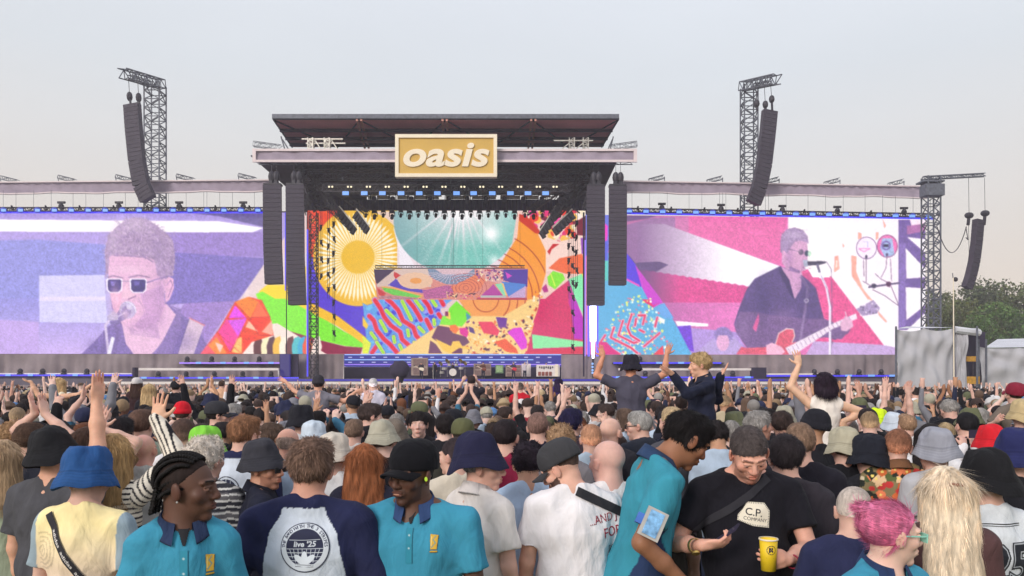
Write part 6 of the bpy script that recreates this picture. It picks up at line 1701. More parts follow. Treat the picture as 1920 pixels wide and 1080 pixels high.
# ------------------------------------------------------------------ building single people
from mathutils.bvhtree import BVHTree
HC = {}
def hair_get(style, seed=0, q=1.0, under=False, h=.006):
 k = (style, seed, q, under, h)
 if k not in HC: HC[k] = hair_mesh(style, seed, 1500, h, q, under)
 return HC[k]
HM = {}
def hat_get(kind, seed=0):
 if (kind, seed) not in HM: HM[(kind, seed)] = hat_mesh(kind, seed)
 return HM[(kind, seed)]
PALE, TAN, FAIR, BROWN, DARK, OLIVE = (216, 174, 158), (200, 154, 130), (226, 190, 174), (150, 108, 84), (98, 68, 56), (184, 140, 112)
def glasses_mesh(col, lens, wd=.018):
 mb = MB(); V = []; F = []; C = []
 def add(m_, c):
  b = len(V); V.extend(m_.v); F.extend([tuple(i + b for i in q_) for q_ in m_.f]); C.extend([(*c, 1)] * len(m_.v))
 c1, c2 = tuple(lin(col)), tuple(lin(lens))
 for s_ in (-1, 1):
  m_ = MB(); m_.box((s_ * .033 - .025, .104, -.013), (s_ * .033 + .025, .108, .021)); add(m_, c1)
  m_ = MB(); m_.box((s_ * .033 - .021, .1075, -.010), (s_ * .033 + .021, .1095, .0175)); add(m_, c2)
  m_ = MB(); m_.bar((s_ * .057, .104, .012), (s_ * .083, .005, .012), .0035); add(m_, c1)
 m_ = MB(); m_.bar((-.01, .108, .010), (.01, .108, .010), .003); add(m_, c1)
 return mesh_obj('sunglasses', V, F, M_PRINT, cols=np.array(C), link=False)
def collar_mesh(sk, open_front=True, h=.05, col=(1, 1, 1)):
 V = []; F = []; n = 30; g0 = 22
 prof = [(.080, -.006), (.070, h), (.075, h + .006), (.100, .006), (.104, -.002), (.082, h - .016)]
 for i in range(n + 1):
  a = R(90 + g0 + (360 - 2 * g0) * i / n); fr_ = max(0, math.sin(a)) ** 3
  for j, (r_, z_) in enumerate(prof):
   dr = .018 * fr_ if j in (3, 4) else 0
   ry = 1.0; tilt = -.028 * math.sin(a)
   V.append(sk.nb + sk.T @ np.array((math.cos(a) * (r_ + .3 * dr), math.sin(a) * (r_ + .5 * dr) * ry + .006, z_ + tilt - dr * 1.1 + .002)))
 m = len(prof)
 for i in range(n):
  for j in range(m - 1): q_ = i * m + j; F.append((q_, q_ + 1, q_ + m + 1, q_ + m))
 return mesh_obj('collar', V, F, M_CLOTH, smooth=True, cols=np.array([(1, 1, 1, 0)] * len(V)), link=False)
def strap_mesh(sk, Vs, Fs, p0, p1, wd, col, side_pts=None, canvas=None, name='shoulder_strap', off=.008):
 """flat strap laid over the shirt: path in (x,z) on front or back, dropped onto the surface"""
 bvh = BVHTree.FromPolygons([tuple(v) for v in Vs.tolist()], [tuple(f) for f in Fs.tolist()])
 n = 40; V = []; F = []; C = []
 sgn = -1 if side_pts == 'back' else 1
 for i in range(n + 1):
  u = i / n
  x = p0[0] + (p1[0] - p0[0]) * u; z = p0[1] + (p1[1] - p0[1]) * u
  t = unit(((p1[0] - p0[0]), 0, (p1[1] - p0[1]))); nn = np.array((-t[2], 0, t[0]))
  for j in range(5):
   w_ = (j / 4 - .5) * wd
   q_ = np.array((x, 0, z)) + nn * w_
   hit = bvh.ray_cast(Vector((q_[0], sgn * 1.0, q_[2])), Vector((0, -sgn, 0)))
   y = hit[0][1] if hit[0] is not None else (V[-1][1] if V else 0)
   V.append((q_[0], y + sgn * off, q_[2]))
   C.append((*lin(canvas(u, j / 4) if canvas else col), 1))
 for i in range(n):
  for j in range(4): q_ = i * 5 + j; f = (q_, q_ + 1, q_ + 6, q_ + 5); F.append(f)
 return mesh_obj(name, V, F, M_PRINT, cols=np.array(C), link=False)
def decal(Vs, Fs, Cv, cx, cz, w_, side, name='print', off=.0025, step=1):
 """printed artwork: a fine patch of coloured cloth lying on the shirt"""
 bvh = BVHTree.FromPolygons([tuple(v) for v in Vs.tolist()], [tuple(f) for f in Fs.tolist()])
 a, m = Cv.down(3); H_, W_ = a.shape[:2]; h_ = w_ * H_ / W_
 sgn = -1 if side == 'back' else 1; D = {}; V = []; C = []; F = []
 msk = m > .4
 def vid(i, j):
  if (i, j) in D: return D[(i, j)]
  u, v_ = j / (W_), i / (H_)
  x = cx + (u - .5) * w_ * (1 if side == 'back' else -1); z = cz + (.5 - v_) * h_
  hit = bvh.ray_cast(Vector((x, sgn * 1.0, z)), Vector((0, -sgn, 0)))
  if hit[0] is None: D[(i, j)] = None; return None
  p = hit[0] + hit[1] * off * (1 if hit[1][1] * sgn > 0 else -1)
  D[(i, j)] = len(V); V.append(tuple(p)); ii, jj = min(i, H_ - 1), min(j, W_ - 1)
  C.append((*lin(a[ii, jj]), 1)); return D[(i, j)]
 for i in range(H_):
  for j in range(W_):
   if not msk[i, j]: continue
   q_ = [vid(i, j), vid(i + 1, j), vid(i + 1, j + 1), vid(i, j + 1)]
   if None in q_: continue
   F.append(tuple(q_))
 return mesh_obj(name, V, F, M_PRINT, smooth=True, cols=np.array(C), link=False) if F else None
PEOPLE = []     # (X, Y, radius) of everyone placed
def hero(label, cx, cy, k, yaw=0, head=(0, 0, 0), lean=0, side=0, twist=0, arms=None, skin=PALE, hair=('short', (60, 44, 34)), hat=None, shirt=None, trousers=(40, 42, 56),
         wide=1.0, fat=0.0, f=None, glass=None, collar=None, legs='stand', rider=False, hf=.0065, seed=0, group=None, s_force=None, neckf=0.0, hairq=1.0, dry=False):
 f = dict(f or {}); f.setdefault('hair', hair[1] if hair else (60, 44, 36))
 sk = Skel(head, lean, side, twist, None, legs, wide, neckf, fat); hz = sk.hc[2]
 if rider: s = s_force or 1.0
 else: s = CAMZ / (hz + (cy - HZ) / k)
 Y = FPX * s / k
 hw = P(cx, cy, Y); ry = np.array(Matrix.Rotation(R(yaw), 3, 'Z'))
 root = hw - ry @ (sk.hc * s)
 if not rider: root[2] = 0
 tol = lambda w_: ry.T @ (np.array(w_, float) - root) / s
 A = [None, None]
 for i in (0, 1):
  a = arms[i] if arms else None
  if a is None: continue
  if a[0] == 'px':     # ('px', x, y, dY, type, hint_world, handdir_world, palm_world)
   t_ = tol(P(a[1], a[2], Y + a[3]))
   hint = ry.T @ np.array(a[5], float) if len(a) > 5 and a[5] is not None else None
   hd_ = ry.T @ np.array(a[6], float) if len(a) > 6 and a[6] is not None else None
   pn_ = ry.T @ np.array(a[7], float) if len(a) > 7 and a[7] is not None else None
   A[i] = ('p', t_, a[4], hint, hd_, pn_)
  else: A[i] = a
 sk = Skel(head, lean, side, twist, A, legs, wide, neckf, fat)
 r = empty('person', root, label, 'person', group, R(yaw)); r.scale = (s, s, s)
 raised = any(a is not None for a in A)
 if raised: f.setdefault('finehands', 1)
 child(r, me_of('body', body_mesh(sk, f, hf, max(.010, hf)), M_SKIN), 'body', sc3(skin))
 sh = dict(shirt or {}); col = sh.pop('color', (40, 40, 48)); nm = sh.pop('name', 't_shirt')
 Vs, Fs, Cs = shirt_mesh(sk, seed=seed + 3, **sh)
 child(r, me_of(nm, (Vs, Fs, Cs), M_CLOTH), nm, sc3(col))
 if trousers is not None: child(r, me_of('trousers', trouser_mesh(sk), M_CLOTH), 'trousers', sc3(trousers))
 if hair:
  st = hair[0]
  if st: child(r, hair_get(st, seed % 3, hairq, hat is not None, hair[2] if len(hair) > 2 else .006), 'hair', sc3(hair[1]), sk.H, sk.hc)
 if hat: child(r, hat_get(hat[0], seed % 4), {'bucket': 'bucket_hat', 'dome': 'cap', 'beanie': 'beanie'}[hat[0]], sc3(hat[1]), sk.H @ rotm(*(hat[3] if len(hat) > 3 else (0, 0, 0))), sk.hc + sk.H @ np.array(hat[4] if len(hat) > 4 else (0, 0, 0)), hat[2] if len(hat) > 2 else 1.0)
 if glass: child(r, glasses_mesh(*glass), 'sunglasses', (1, 1, 1), sk.H, sk.hc)
 if collar: child(r, collar_mesh(sk), 'collar', sc3(collar))
 PEOPLE.append((root[0], root[1], .24))
 return dict(root=r, sk=sk, V=Vs, F=Fs, s=s, Y=Y, loc=root, ry=ry, tow=lambda p: root + ry @ (np.array(p) * s))
TEAL, NAVY, WHITE, BLACK, CHAR, GREY = (62, 144, 174), (42, 50, 84), (232, 228, 230), (30, 29, 36), (66, 66, 74), (150, 150, 158)
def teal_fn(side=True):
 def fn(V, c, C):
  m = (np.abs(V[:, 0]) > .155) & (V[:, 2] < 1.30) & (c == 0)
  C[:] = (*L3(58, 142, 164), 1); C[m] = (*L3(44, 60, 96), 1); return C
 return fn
def badge(H, side, cx, cz, w_=.045):
 C = Canvas(0, 0, 20, 38, 3, alpha=True)
 C.poly([(2, 1), (18, 3), (16, 30), (3, 30)], (214, 170, 60)); C.line([(13, 6), (8, 12), (13, 18), (6, 26)], 2, (120, 150, 150)); C.line([(5, 6), (5, 24)], 1, (240, 220, 150)); C.line([(3, 34), (16, 34)], 3, (214, 170, 60))
 m = decal(H['V'], H['F'], C, cx, cz, w_, side, 'badge')
 if m: child(H['root'], m, 'badge')
def placket(H, col=(38, 134, 160)):
 C = Canvas(0, 0, 14, 60, 3, alpha=True); C.poly([(1, 0), (13, 0), (13, 60), (1, 60)], col); C.line([(1, 0), (1, 60)], .8, (30, 100, 125)); C.line([(13, 0), (13, 60)], .8, (30, 100, 125))
 for y in (12, 34): C.ell(7, y, 1.8, 1.8, (180, 200, 205))
 m = decal(H['V'], H['F'], C, 0, 1.335, .032, 'front', 'placket')
 if m: child(H['root'], m, 'placket')
def undertee(H, col=(24, 24, 32)):
 C = Canvas(0, 0, 40, 44, 3, alpha=True); C.poly([(10, 0), (30, 0), (22, 30), (18, 30)], col)
 m = decal(H['V'], H['F'], C, 0, 1.435, .085, 'front', 'undershirt', .004)
 if m: child(H['root'], m, 'undershirt')
# 1 steward with cornrows
H = hero('dark-skinned steward with black cornrow braids and teal polo, looking right', 352, 916, 520, 205, (64, 2, 0), skin=DARK, hair=None, shirt=dict(color=TEAL, name='polo_shirt', fold=.009), collar=(44, 58, 90),
         f=dict(hair=(18, 14, 14), jaw=.95, dk=True), hf=.0035, seed=1, wide=.8)
undertee(H); placket(H); badge(H, 'front', -.085, 1.345, .04)
sk = H['sk']
def cornrows():
 V = []; F = []; C = []
 mb = MB(); n = 9
 for r_ in range(n):
  x0 = -.062 + .124 * r_ / (n - 1)
  pts = []
  for i in range(26):
   u = i / 25; a = R(55 + 150 * u)    # from the forehead over the crown to the nape
   y = math.cos(a) * .103 - .016; z = math.sin(a) * .094 + .036
   sp = x0 * (1 + .25 * math.sin(math.pi * u)); k_ = math.sqrt(max(.05, 1 - (sp / .085) ** 2))
   pts.append(np.array((sp, -.016 + (y + .016) * k_, .036 + (z - .036) * k_)))
  for j in range(1, 26):
   a_, b_ = pts[j - 1], pts[j]
   for q_ in range(3):
    p = a_ + (b_ - a_) * q_ / 3; mb.ball(p + (0.0025 * (q_ % 2 * 2 - 1), 0, 0), (.0085, .008, .0075), 7, 5)
  e = pts[-1]
  for j in range(9): mb.ball(e + np.array((.002 * math.sin(j * 2), -.002 * j, -.011 * j)), (.0065, .0065, .008), 6, 5)
 for s_ in (-1, 1):
  for r_ in range(2):
   for i in range(12):
    u = i / 11; y = .02 - .10 * u; z = .04 - .03 * r_ + .012 * math.sin(math.pi * u) - .04 * u
    mb.ball((s_ * (.0735 - .006 * (u - .4) ** 2 * 8), y, z), (.006, .0085, .0085), 6, 5)
 v = Vox(axis(-.12, .12, -1, 1, .006, .006), axis(-.16, .12, -1, 1, .006, .006), axis(-.12, .18, -1, 1, .006, .006))
 v.ell((0, -.017, .036), (.0785, .0975, .0875), None, .01); v.cut((0, .062, .085), (0, .75, -.66)); v_, f_, c_ = v.mesh()
 V = np.concatenate([v_, np.array(mb.v)]); F = [tuple(q_) for q_ in f_.tolist()] + [tuple(i + len(v_) for i in q_) for q_ in mb.f]
 return mesh_obj('braids', V, F, M_HAIR, smooth=True, cols=np.concatenate([np.ones((len(v_), 4)) * (2.6, 1.9, 1.6, 0), np.ones((len(mb.v), 4)) * (1, 1, 1, 0)]), link=False)
child(H['root'], cornrows(), 'braids', sc3((22, 19, 20)), sk.H, sk.hc)
mb = MB(); mb.ball((-.088, .004, -.036), .004, 8, 6); child(H['root'], mesh_obj('earring', mb.v, mb.f, m_alu, link=False), 'earring', (1, 1, 1), sk.H, sk.hc)
mb = MB(); mb.ball((.088, .004, -.036), .004, 8, 6); child(H['root'], mesh_obj('earring', mb.v, mb.f, m_alu, link=False), 'earring', (1, 1, 1), sk.H, sk.hc)
# 2 smiling steward in a black cap
H = hero('smiling dark-skinned steward in a black cap, teal polo with navy collar and gold badge', 772, 892, 450, 176, (-28, 4, 0), skin=DARK, hair=('buzz', (18, 15, 15)), hat=('dome', (20, 20, 26), 1.05, (0, -4, 0), (0, 0, .004)),
         shirt=dict(color=TEAL, name='polo_shirt', fold=.009), collar=(52, 74, 118), f=dict(hair=(18, 14, 14), smile=1, beard=.8, dk=True), hf=.0035, seed=4, wide=1.32)
undertee(H); placket(H); badge(H, 'front', -.10, 1.345, .04)
mb = MB(); mb.ball((-.086, .012, -.006), (.006, .009, .01), 8, 6); child(H['root'], mesh_obj('earplug', mb.v, mb.f, em('lime_plug', (210, 250, 60), .7), link=False), 'earplug', (1, 1, 1), H['sk'].H, H['sk'].hc)
C = Canvas(0, 0, 30, 20, 3, alpha=True); C.poly([(0, 4), (14, 0), (14, 20), (0, 20)], (240, 90, 60)); C.poly([(16, 4), (30, 6), (30, 20), (16, 20)], (60, 110, 140))
m = decal(H['V'], H['F'], C, -.19, 1.17, .09, 'front', 'arm_patch')
if m: child(H['root'], m, 'arm_patch')
# 3 steward bending to the right with an arm pass
H = hero('dark-haired steward in teal polo bending right with a pass pouch on his arm', 1286, 826, 418, -84, (6, 32, 0), lean=13, neckf=.05, wide=1.0, skin=(150, 104, 78), hair=('messy', (24, 20, 22), .005), arms=(('d', (-.25, .2, -1), (0, .3, -1), 'relax'), ('px', 1282, 1092, -.26, 'relax', (-.8, -.3, -.4), None, None)),
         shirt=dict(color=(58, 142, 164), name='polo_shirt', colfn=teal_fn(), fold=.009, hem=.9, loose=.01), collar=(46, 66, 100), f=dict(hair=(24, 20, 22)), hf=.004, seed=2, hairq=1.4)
sk = H['sk']; a, e = sk.sh[1], sk.el[1]
mb = MB(); c = a * .28 + e * .72; d = unit(e - a)
H3 = H
Vq = []; Fq = []
u_ = unit(np.cross(d, (0, 1, 0))); w2 = np.cross(d, u_)
out = unit(H['ry'].T @ np.array((-.1, -1, 0))); out = unit(out - d * (out @ d)); lat = np.cross(d, out)
def slab(name, c, hl, hw_, th, col, mat=None):
 m_ = MB(); vs = []
 for sz in (-1, 1):
  for sx_, st in ((-1, -1), (1, -1), (1, 1), (-1, 1)): vs.append(c + d * hl * sz + lat * hw_ * sx_ + out * th * st)
 m_.raw(vs, [(0, 3, 2, 1), (4, 5, 6, 7), (0, 1, 5, 4), (1, 2, 6, 5), (2, 3, 7, 6), (3, 0, 4, 7)])
 child(H['root'], mesh_obj(name, m_.v, m_.f, mat, link=False), name)
slab('arm_pouch', c + out * .075, .062, .045, .005, None, m_alu)
slab('pass_card', c + out * .082, .052, .03, .003, None, pm('card_blue', (120, 170, 220), .4, 0, .5, 40))
slab('arm_band', c + out * .066 + lat * .02, .022, .05, .012, None, pm('band_blue', (70, 120, 210), .6))
# 4 man with phone and cup
H = hero('man with cropped fringe and cream patch on black t-shirt looking at his phone', 1404, 852, 402, 184, (-4, 33, 4), arms=(('px', 1476, 1050, -.22, 'grip', (.7, .2, -.8), (-.8, -.3, .25), (-.2, 1, 0)), ('px', 1316, 1022, -.24, 'grip', (-.5, .3, -.8), (.9, -.2, .12), (0, .55, .75))),
         skin=(222, 168, 148), hair=('fade', (74, 66, 66), .005), shirt=dict(color=(26, 25, 33), fold=.007, hem=.8), fat=.05, wide=1.3, f=dict(hair=(90, 80, 74), smile=0, jaw=1.1, down=1, neck=1.1, beard=.5), hf=.0042, seed=6)
# (arm 0 is on the picture's right because he faces the camera)
sk = H['sk']; H4 = H
C = Canvas(0, 0, 66, 50, 9, alpha=True)
C.poly([(22, 1), (54, 4), (63, 18), (60, 49), (30, 45), (2, 34), (4, 24), (14, 14)], (236, 228, 210))
C.text('C.P.', 33, 20, 13, (34, 32, 40), 8, bold=.01); C.text('COMPANY', 35, 33, 6.2, (34, 32, 40), 8)
for i, (x0, y0, x1, y1) in enumerate(((22, 2, 54, 5), (54, 5, 62, 18), (62, 18, 59, 48), (59, 48, 30, 44), (30, 44, 3, 34), (3, 33, 5, 24), (5, 24, 22, 2))):
 n_ = int(math.hypot(x1 - x0, y1 - y0) / 3)
 for j in range(n_): t_ = (j + .5) / n_; xx, yy = x0 + (x1 - x0) * t_, y0 + (y1 - y0) * t_; dx, dy = (yy - 24) * .0 + (xx - 32) * .06, (yy - 24) * .08; C.line([(xx - dx, yy - dy), (xx + dx * .2, yy + dy * .2)], .9, (40, 38, 44))
child(H['root'], decal(H['V'], H['F'], C, .008, 1.312, .165, 'front', 'chest_patch', .004), 'chest_patch')
child(H['root'], strap_mesh(sk, H['V'], H['F'], (-.09, 1.475), (.28, 1.23), .034, (34, 33, 42), 'front'), 'shoulder_strap')
def world_thing(name, lab, cat, H, p_local):
 w_ = H['tow'](p_local); return empty(name, w_, lab, cat), w_
w0 = H['tow'](sk.wr[0] + sk.hd[0] * .085 + sk.pn[0] * .033)
def cup(lab, c, hgt=.15, r0=.034, r1=.045, col=None):
 t = empty('beer_cup', c - np.array((0, 0, hgt * .45)), lab, 'cup')
 z0 = c[2] - hgt * .45; mb = MB(); mb.lathe([(r0, 0), (r0 + .002, 0), (r1, hgt), (r1 - .002, hgt), (r1 - .003, hgt - .012), (r0 * .98, .004)], (c[0], c[1], z0), 28); mb.build('cup_wall', col, t, True)
 mb = MB(); mb.lathe([(r1 + .002, hgt - .004), (r1 + .004, hgt), (r1 + .002, hgt + .004), (r1 - .001, hgt + .003)], (c[0], c[1], z0), 28); mb.build('rim', m_cream, t, True)
 mb = MB(); mb.lathe([(.001, hgt - .02), (r1 - .003, hgt - .02)], (c[0], c[1], z0), 24); mb.build('beer', pm('beer', (200, 140, 40), .2), t)
 return t, z0
m_cup = pm('cup_yellow', (240, 204, 40), .5, 0, .1, 8)
t, z0 = cup('yellow beer cup with a dark round emblem held by the smiling man', w0 + np.array((-.01, -.035, .0)), .145, .031, .041, m_cup)
cc = w0 + np.array((-.01, -.035, 0))
def on_cup(name, fn, mat):
 pass
mb = MB()
def cyl(u, z_):     # point on the cup wall, u metres sideways
 r_ = .031 + (z_ / .145) * .010 + .0012; a = u / r_; return (cc[0] + r_ * math.sin(a), cc[1] - r_ * math.cos(a), z0 + z_)
for i in range(36):
 a0 = 2 * math.pi * i / 36; a1 = a0 + 2 * math.pi / 36 * (.9 if i % 3 else .4)
 mb.raw([cyl(.018 * math.cos(a0), .10 + .018 * math.sin(a0)), cyl(.018 * math.cos(a1), .10 + .018 * math.sin(a1)), cyl(.022 * math.cos(a1), .10 + .022 * math.sin(a1)), cyl(.022 * math.cos(a0), .10 + .022 * math.sin(a0))], [(0, 1, 2, 3)])
for pts in ([(-.009, .110), (.007, .112), (.007, .101), (-.004, .100)], [(-.004, .100), (.009, .099), (.008, .089), (-.009, .089)], [(-.011, .112), (-.006, .112), (-.006, .088), (-.011, .088)]):
 mb.raw([cyl(*p) for p in pts], [(0, 1, 2, 3)])
mb.raw([cyl(-.02, .06), cyl(.012, .06), cyl(.012, .066), cyl(-.02, .066)], [(0, 1, 2, 3)])
mb.build('emblem', m_black, t)
w1 = H['tow'](sk.wr[1] + sk.hd[1] * .10 + sk.pn[1] * .03)
def phone(lab, c, ux, uy, lit=False, s=1.0, col=None, grp=None):
 ux, uy = unit(ux), unit(uy); n = np.cross(ux, uy)
 t = empty('smartphone', c, lab, 'phone', grp)
 def bx(hx, hy, ht, off, mat, nm):
  vs = [c + n * off + ux * hx * a + uy * hy * b + n * ht * e for e in (-1, 1) for a, b in ((-1, -1), (1, -1), (1, 1), (-1, 1))]
  MB().raw(vs, [(0, 3, 2, 1), (4, 5, 6, 7), (0, 1, 5, 4), (1, 2, 6, 5), (2, 3, 7, 6), (3, 0, 4, 7)]).build(nm, mat, t)
 bx(.037 * s, .075 * s, .004, 0, col or m_black, 'case'); bx(.034 * s, .071 * s, .0004, .0046, em('phone_screen', (150, 170, 210), .8) if lit else m_pa, 'screen')
 for e in (-.012, .012): vs = c - n * .005 + ux * -.02 * s + uy * (.05 * s + e); MB().ball(vs, .006, 8, 5).build('lens', m_pa, t)
 return t
phone('dark phone held low by the smiling man in the black patch t-shirt', w1 + np.array((0, 0, .005)), (.45, .75, .2), (.72, -.3, .62))
# wristwatch and bracelet
def band(H, i, mat, name, rr=.029, wdt=.012, t_=.02, dial=False):
 sk = H['sk']; c = sk.wr[i] - sk.hd[i] * t_; ax = unit(sk.wr[i] - sk.el[i])
 u1 = unit(np.cross(ax, (.3, .5, .8))); u2 = np.cross(ax, u1); mb = MB(); V = []; F = []
 for j in range(20):
  a = 2 * math.pi * j / 20; r_ = u1 * math.cos(a) + u2 * math.sin(a)
  for e, q_ in ((-wdt / 2, rr), (wdt / 2, rr), (wdt / 2, rr + .003), (-wdt / 2, rr + .003)): V.append(c + ax * e + r_ * q_)
 for j in range(20):
  for q_ in range(4): F.append((j * 4 + q_, j * 4 + (q_ + 1) % 4, ((j + 1) % 20) * 4 + (q_ + 1) % 4, ((j + 1) % 20) * 4 + q_))
 if dial: mb.bar(c - sk.pn[i] * (rr + .001), c - sk.pn[i] * (rr + .01), .018, 14); b = len(V); V += [np.array(p) for p in mb.v]; F += [tuple(x + b for x in q_) for q_ in mb.f]
 child(H['root'], mesh_obj(name, V, F, mat, link=False), name)
m_gld = pm('gold_metal', (200, 170, 100), .3, .9, .1, 20)
band(H, 1, m_gld, 'wristwatch', dial=True, t_=.03, wdt=.018); band(H, 0, pm('red_band', (150, 30, 60), .7), 'wristband', t_=.03)
# 5 pink haired steward woman
H = hero('woman steward with pink hair in a bun and mint sunglasses, teal polo, facing right', 1672, 1003, 485, 200, (70, 4, 0), skin=FAIR, hair=('bun', (216, 122, 162), .005), shirt=dict(color=TEAL, name='polo_shirt', fold=.006), collar=(44, 62, 100), f=dict(hair=(190, 120, 110), hw=.95, jaw=.88, neck=.88), glass=((150, 214, 196), (40, 50, 60)), hf=.0038, seed=3, wide=.88, hairq=1.6)
placket(H)
mb = MB(); mb.ball((0, -.098, .07), (.03, .012, .03), 12, 8); child(H['root'], mesh_obj('scrunchie', mb.v, mb.f, pm('scrunchie', (226, 190, 200), .9, 0, .3, 60, .5), smooth=True, link=False), 'scrunchie', (1, 1, 1), H['sk'].H, H['sk'].hc)
# 6 blue bucket hat man with cream shirt
def cream_fn(V, c, C):
 t_ = np.clip((1.42 - V[:, 2]) / .4, 0, 1)[:, None]
 a = lin((244, 226, 170)) * (1 - t_) + lin((236, 208, 208)) * t_
 r_ = np.hypot(V[:, 0] + .15, V[:, 2] - 1.30); ring = (np.sin(r_ * 330) > .2) & (r_ < .09) & (c == 0)
 a = np.where(ring[:, None], a * .72, a); a = np.where((np.abs(V[:, 0]) > .195)[:, None] & (c > 0)[:, None], lin((150, 168, 180)), a)
 C[:, :3] = a; C[:, 3] = 1; return C
H = hero('man in denim blue bucket hat and cream top with a printed strap', 166, 902, 398, -6, (6, 12, -4), hair=('short', (120, 88, 66)), hat=('bucket', (44, 84, 140), 1.08, (0, -8, 3)), shirt=dict(colfn=cream_fn, fold=.009, name='football_shirt', hf=.007), seed=8, wide=1.12)
def adi(u, v):
 return (40, 38, 46)
child(H['root'], strap_mesh(H['sk'], H['V'], H['F'], (-.13, 1.47), (.20, .98), .035, (36, 34, 42), 'back'), 'shoulder_strap')
C = Canvas(0, 0, 200, 14, 6, alpha=True); C.text('adidas  adidas  adidas  adidas', 100, 7, 7, (226, 222, 220), 0, bold=.02, wscale=1.25)
# the strap lettering follows the strap: lay the row out along it
a_, m_ = C.down(3); Hh, Ww = a_.shape[:2]
bvh = BVHTree.FromPolygons([tuple(v) for v in H['V'].tolist()], [tuple(q_) for q_ in H['F'].tolist()]); V = []; F = []; CC = []
p0, p1 = np.array((-.13, 1.47)), np.array((.20, .98)); tt = (p1 - p0); LL = np.linalg.norm(tt); tt /= LL; nn = np.array((tt[1], -tt[0])) * -1
for i in range(Hh):
 for j in range(Ww):
  if m_[i, j] < .4: continue
  q4 = []
  for di, dj in ((0, 0), (1, 0), (1, 1), (0, 1)):
   q_ = p0 + tt * LL * (j + dj) / Ww + nn * (.5 - (i + di) / Hh) * .03
   hit = bvh.ray_cast(Vector((q_[0], -1, q_[1])), Vector((0, 1, 0)))
   if hit[0] is None: break
   q4.append((q_[0], hit[0][1] - .0105, q_[1]))
  if len(q4) == 4: b = len(V); V += q4; F.append((b, b + 1, b + 2, b + 3)); CC += [(*lin(a_[i, j]), 1)] * 4
if F: child(H['root'], mesh_obj('strap_lettering', V, F, M_PRINT, cols=np.array(CC), link=False), 'strap_lettering')
# 7 raglan live 25 man
def raglan_fn(V, c, C):
 m = (c > 0) | (np.abs(V[:, 0]) > .115 + (1.40 - V[:, 2]) * .16 * (V[:, 2] < 1.42)) & (V[:, 2] > .9)
 m = (np.abs(V[:, 0]) > np.interp(V[:, 2], [.8, 1.15, 1.25, 1.38, 1.44, 1.5], [.2, .17, .155, .13, .09, .075])) | (V[:, 2] > 1.472)
 C[:] = (*L3(208, 217, 231), 1); C[m] = (*L3(38, 42, 76), 1); return C
H = hero('short-haired man in navy and pale blue raglan top with big round globe print', 583, 882, 462, 2, (-4, 2, 3), hair=('messy', (112, 88, 76), .005), arms=(('d', (-.42, -.05, -1), (-.05, .5, -1), 'relax'), ('d', (.3, .0, -1), (.05, .4, -1), 'relax')), shirt=dict(color=(206, 216, 230), sleeve='long', colfn=raglan_fn, fold=.007, name='raglan_top', hf=.005), wide=1.25, fat=.04, seed=9, skin=(214, 160, 140), hairq=1.5)
C = Canvas(0, 0, 100, 100, 5, alpha=True); ink = (40, 44, 72); pale = (214, 222, 232)
C.ell(50, 50, 49, 49, ink); C.ell(50, 50, 47, 47, pale); C.ell(50, 50, 38, 38, ink)
txt = 'THE BAND WITH THE 3 STRIPES'
for i, ch in enumerate(txt):
 a = R(-176 + 172 * i / (len(txt) - 1)); C.text(ch, 50 + 42.4 * math.cos(a), 50 + 42.4 * math.sin(a), 6.2, ink, math.degrees(a) + 90, bold=.02)
C.text("live '25", 50, 42, 11, pale, 0, shear=.15, bold=.03); C.line([(14, 52), (86, 52)], 1.3, pale); C.line([(20, 34), (80, 34)], 1, pale)
for y in (60, 68, 76, 83): wv = math.sqrt(max(0, 37 ** 2 - (y - 50) ** 2)); C.line([(50 - wv, y), (50 + wv, y)], 1, pale)
for x in (-30, -22, -13, -4.5, 4.5, 13, 22, 30): C.line([(50 + x, 53), (50 + x * .8, 50 + math.sqrt(max(0, 37 ** 2 - x * x)) * .98)], 1, pale)
for a in (-48, 0, 48): C.ell(50 + 14 * math.sin(R(a)), 80 - 10 * math.cos(R(a)), 6, 13, pale, a)
C.poly([(30, 82), (70, 82), (62, 90), (38, 90)], pale)
for y in (84, 87.5): C.line([(32, y), (68, y)], 1.1, ink)
C.ell(50, 50, 38, 38, pale, ring=.9)
child(H['root'], decal(H['V'], H['F'], C, .015, 1.325, .19, 'back', 'globe_print', .003), 'globe_print')
# 8 older man in a navy bucket hat, white polo
def hemline(V, c, C):
 m = (c > 0) & (np.abs(V[:, 0]) > .24) & (np.abs(V[:, 0]) < .246); return C
H = hero('older man in a navy bucket hat and cream polo turning to look right', 906, 876, 368, -44, (-56, 4, 0), skin=(220, 172, 154), hair=('short', (150, 140, 136)), hat=('bucket', (38, 38, 66), 1.08, (0, -10, -4), (0, -.012, .016)), shirt=dict(color=(232, 224, 220), fold=.007, name='polo_shirt'), collar=(224, 216, 214), f=dict(hair=(150, 140, 130), jaw=.95), hf=.0045, seed=10)
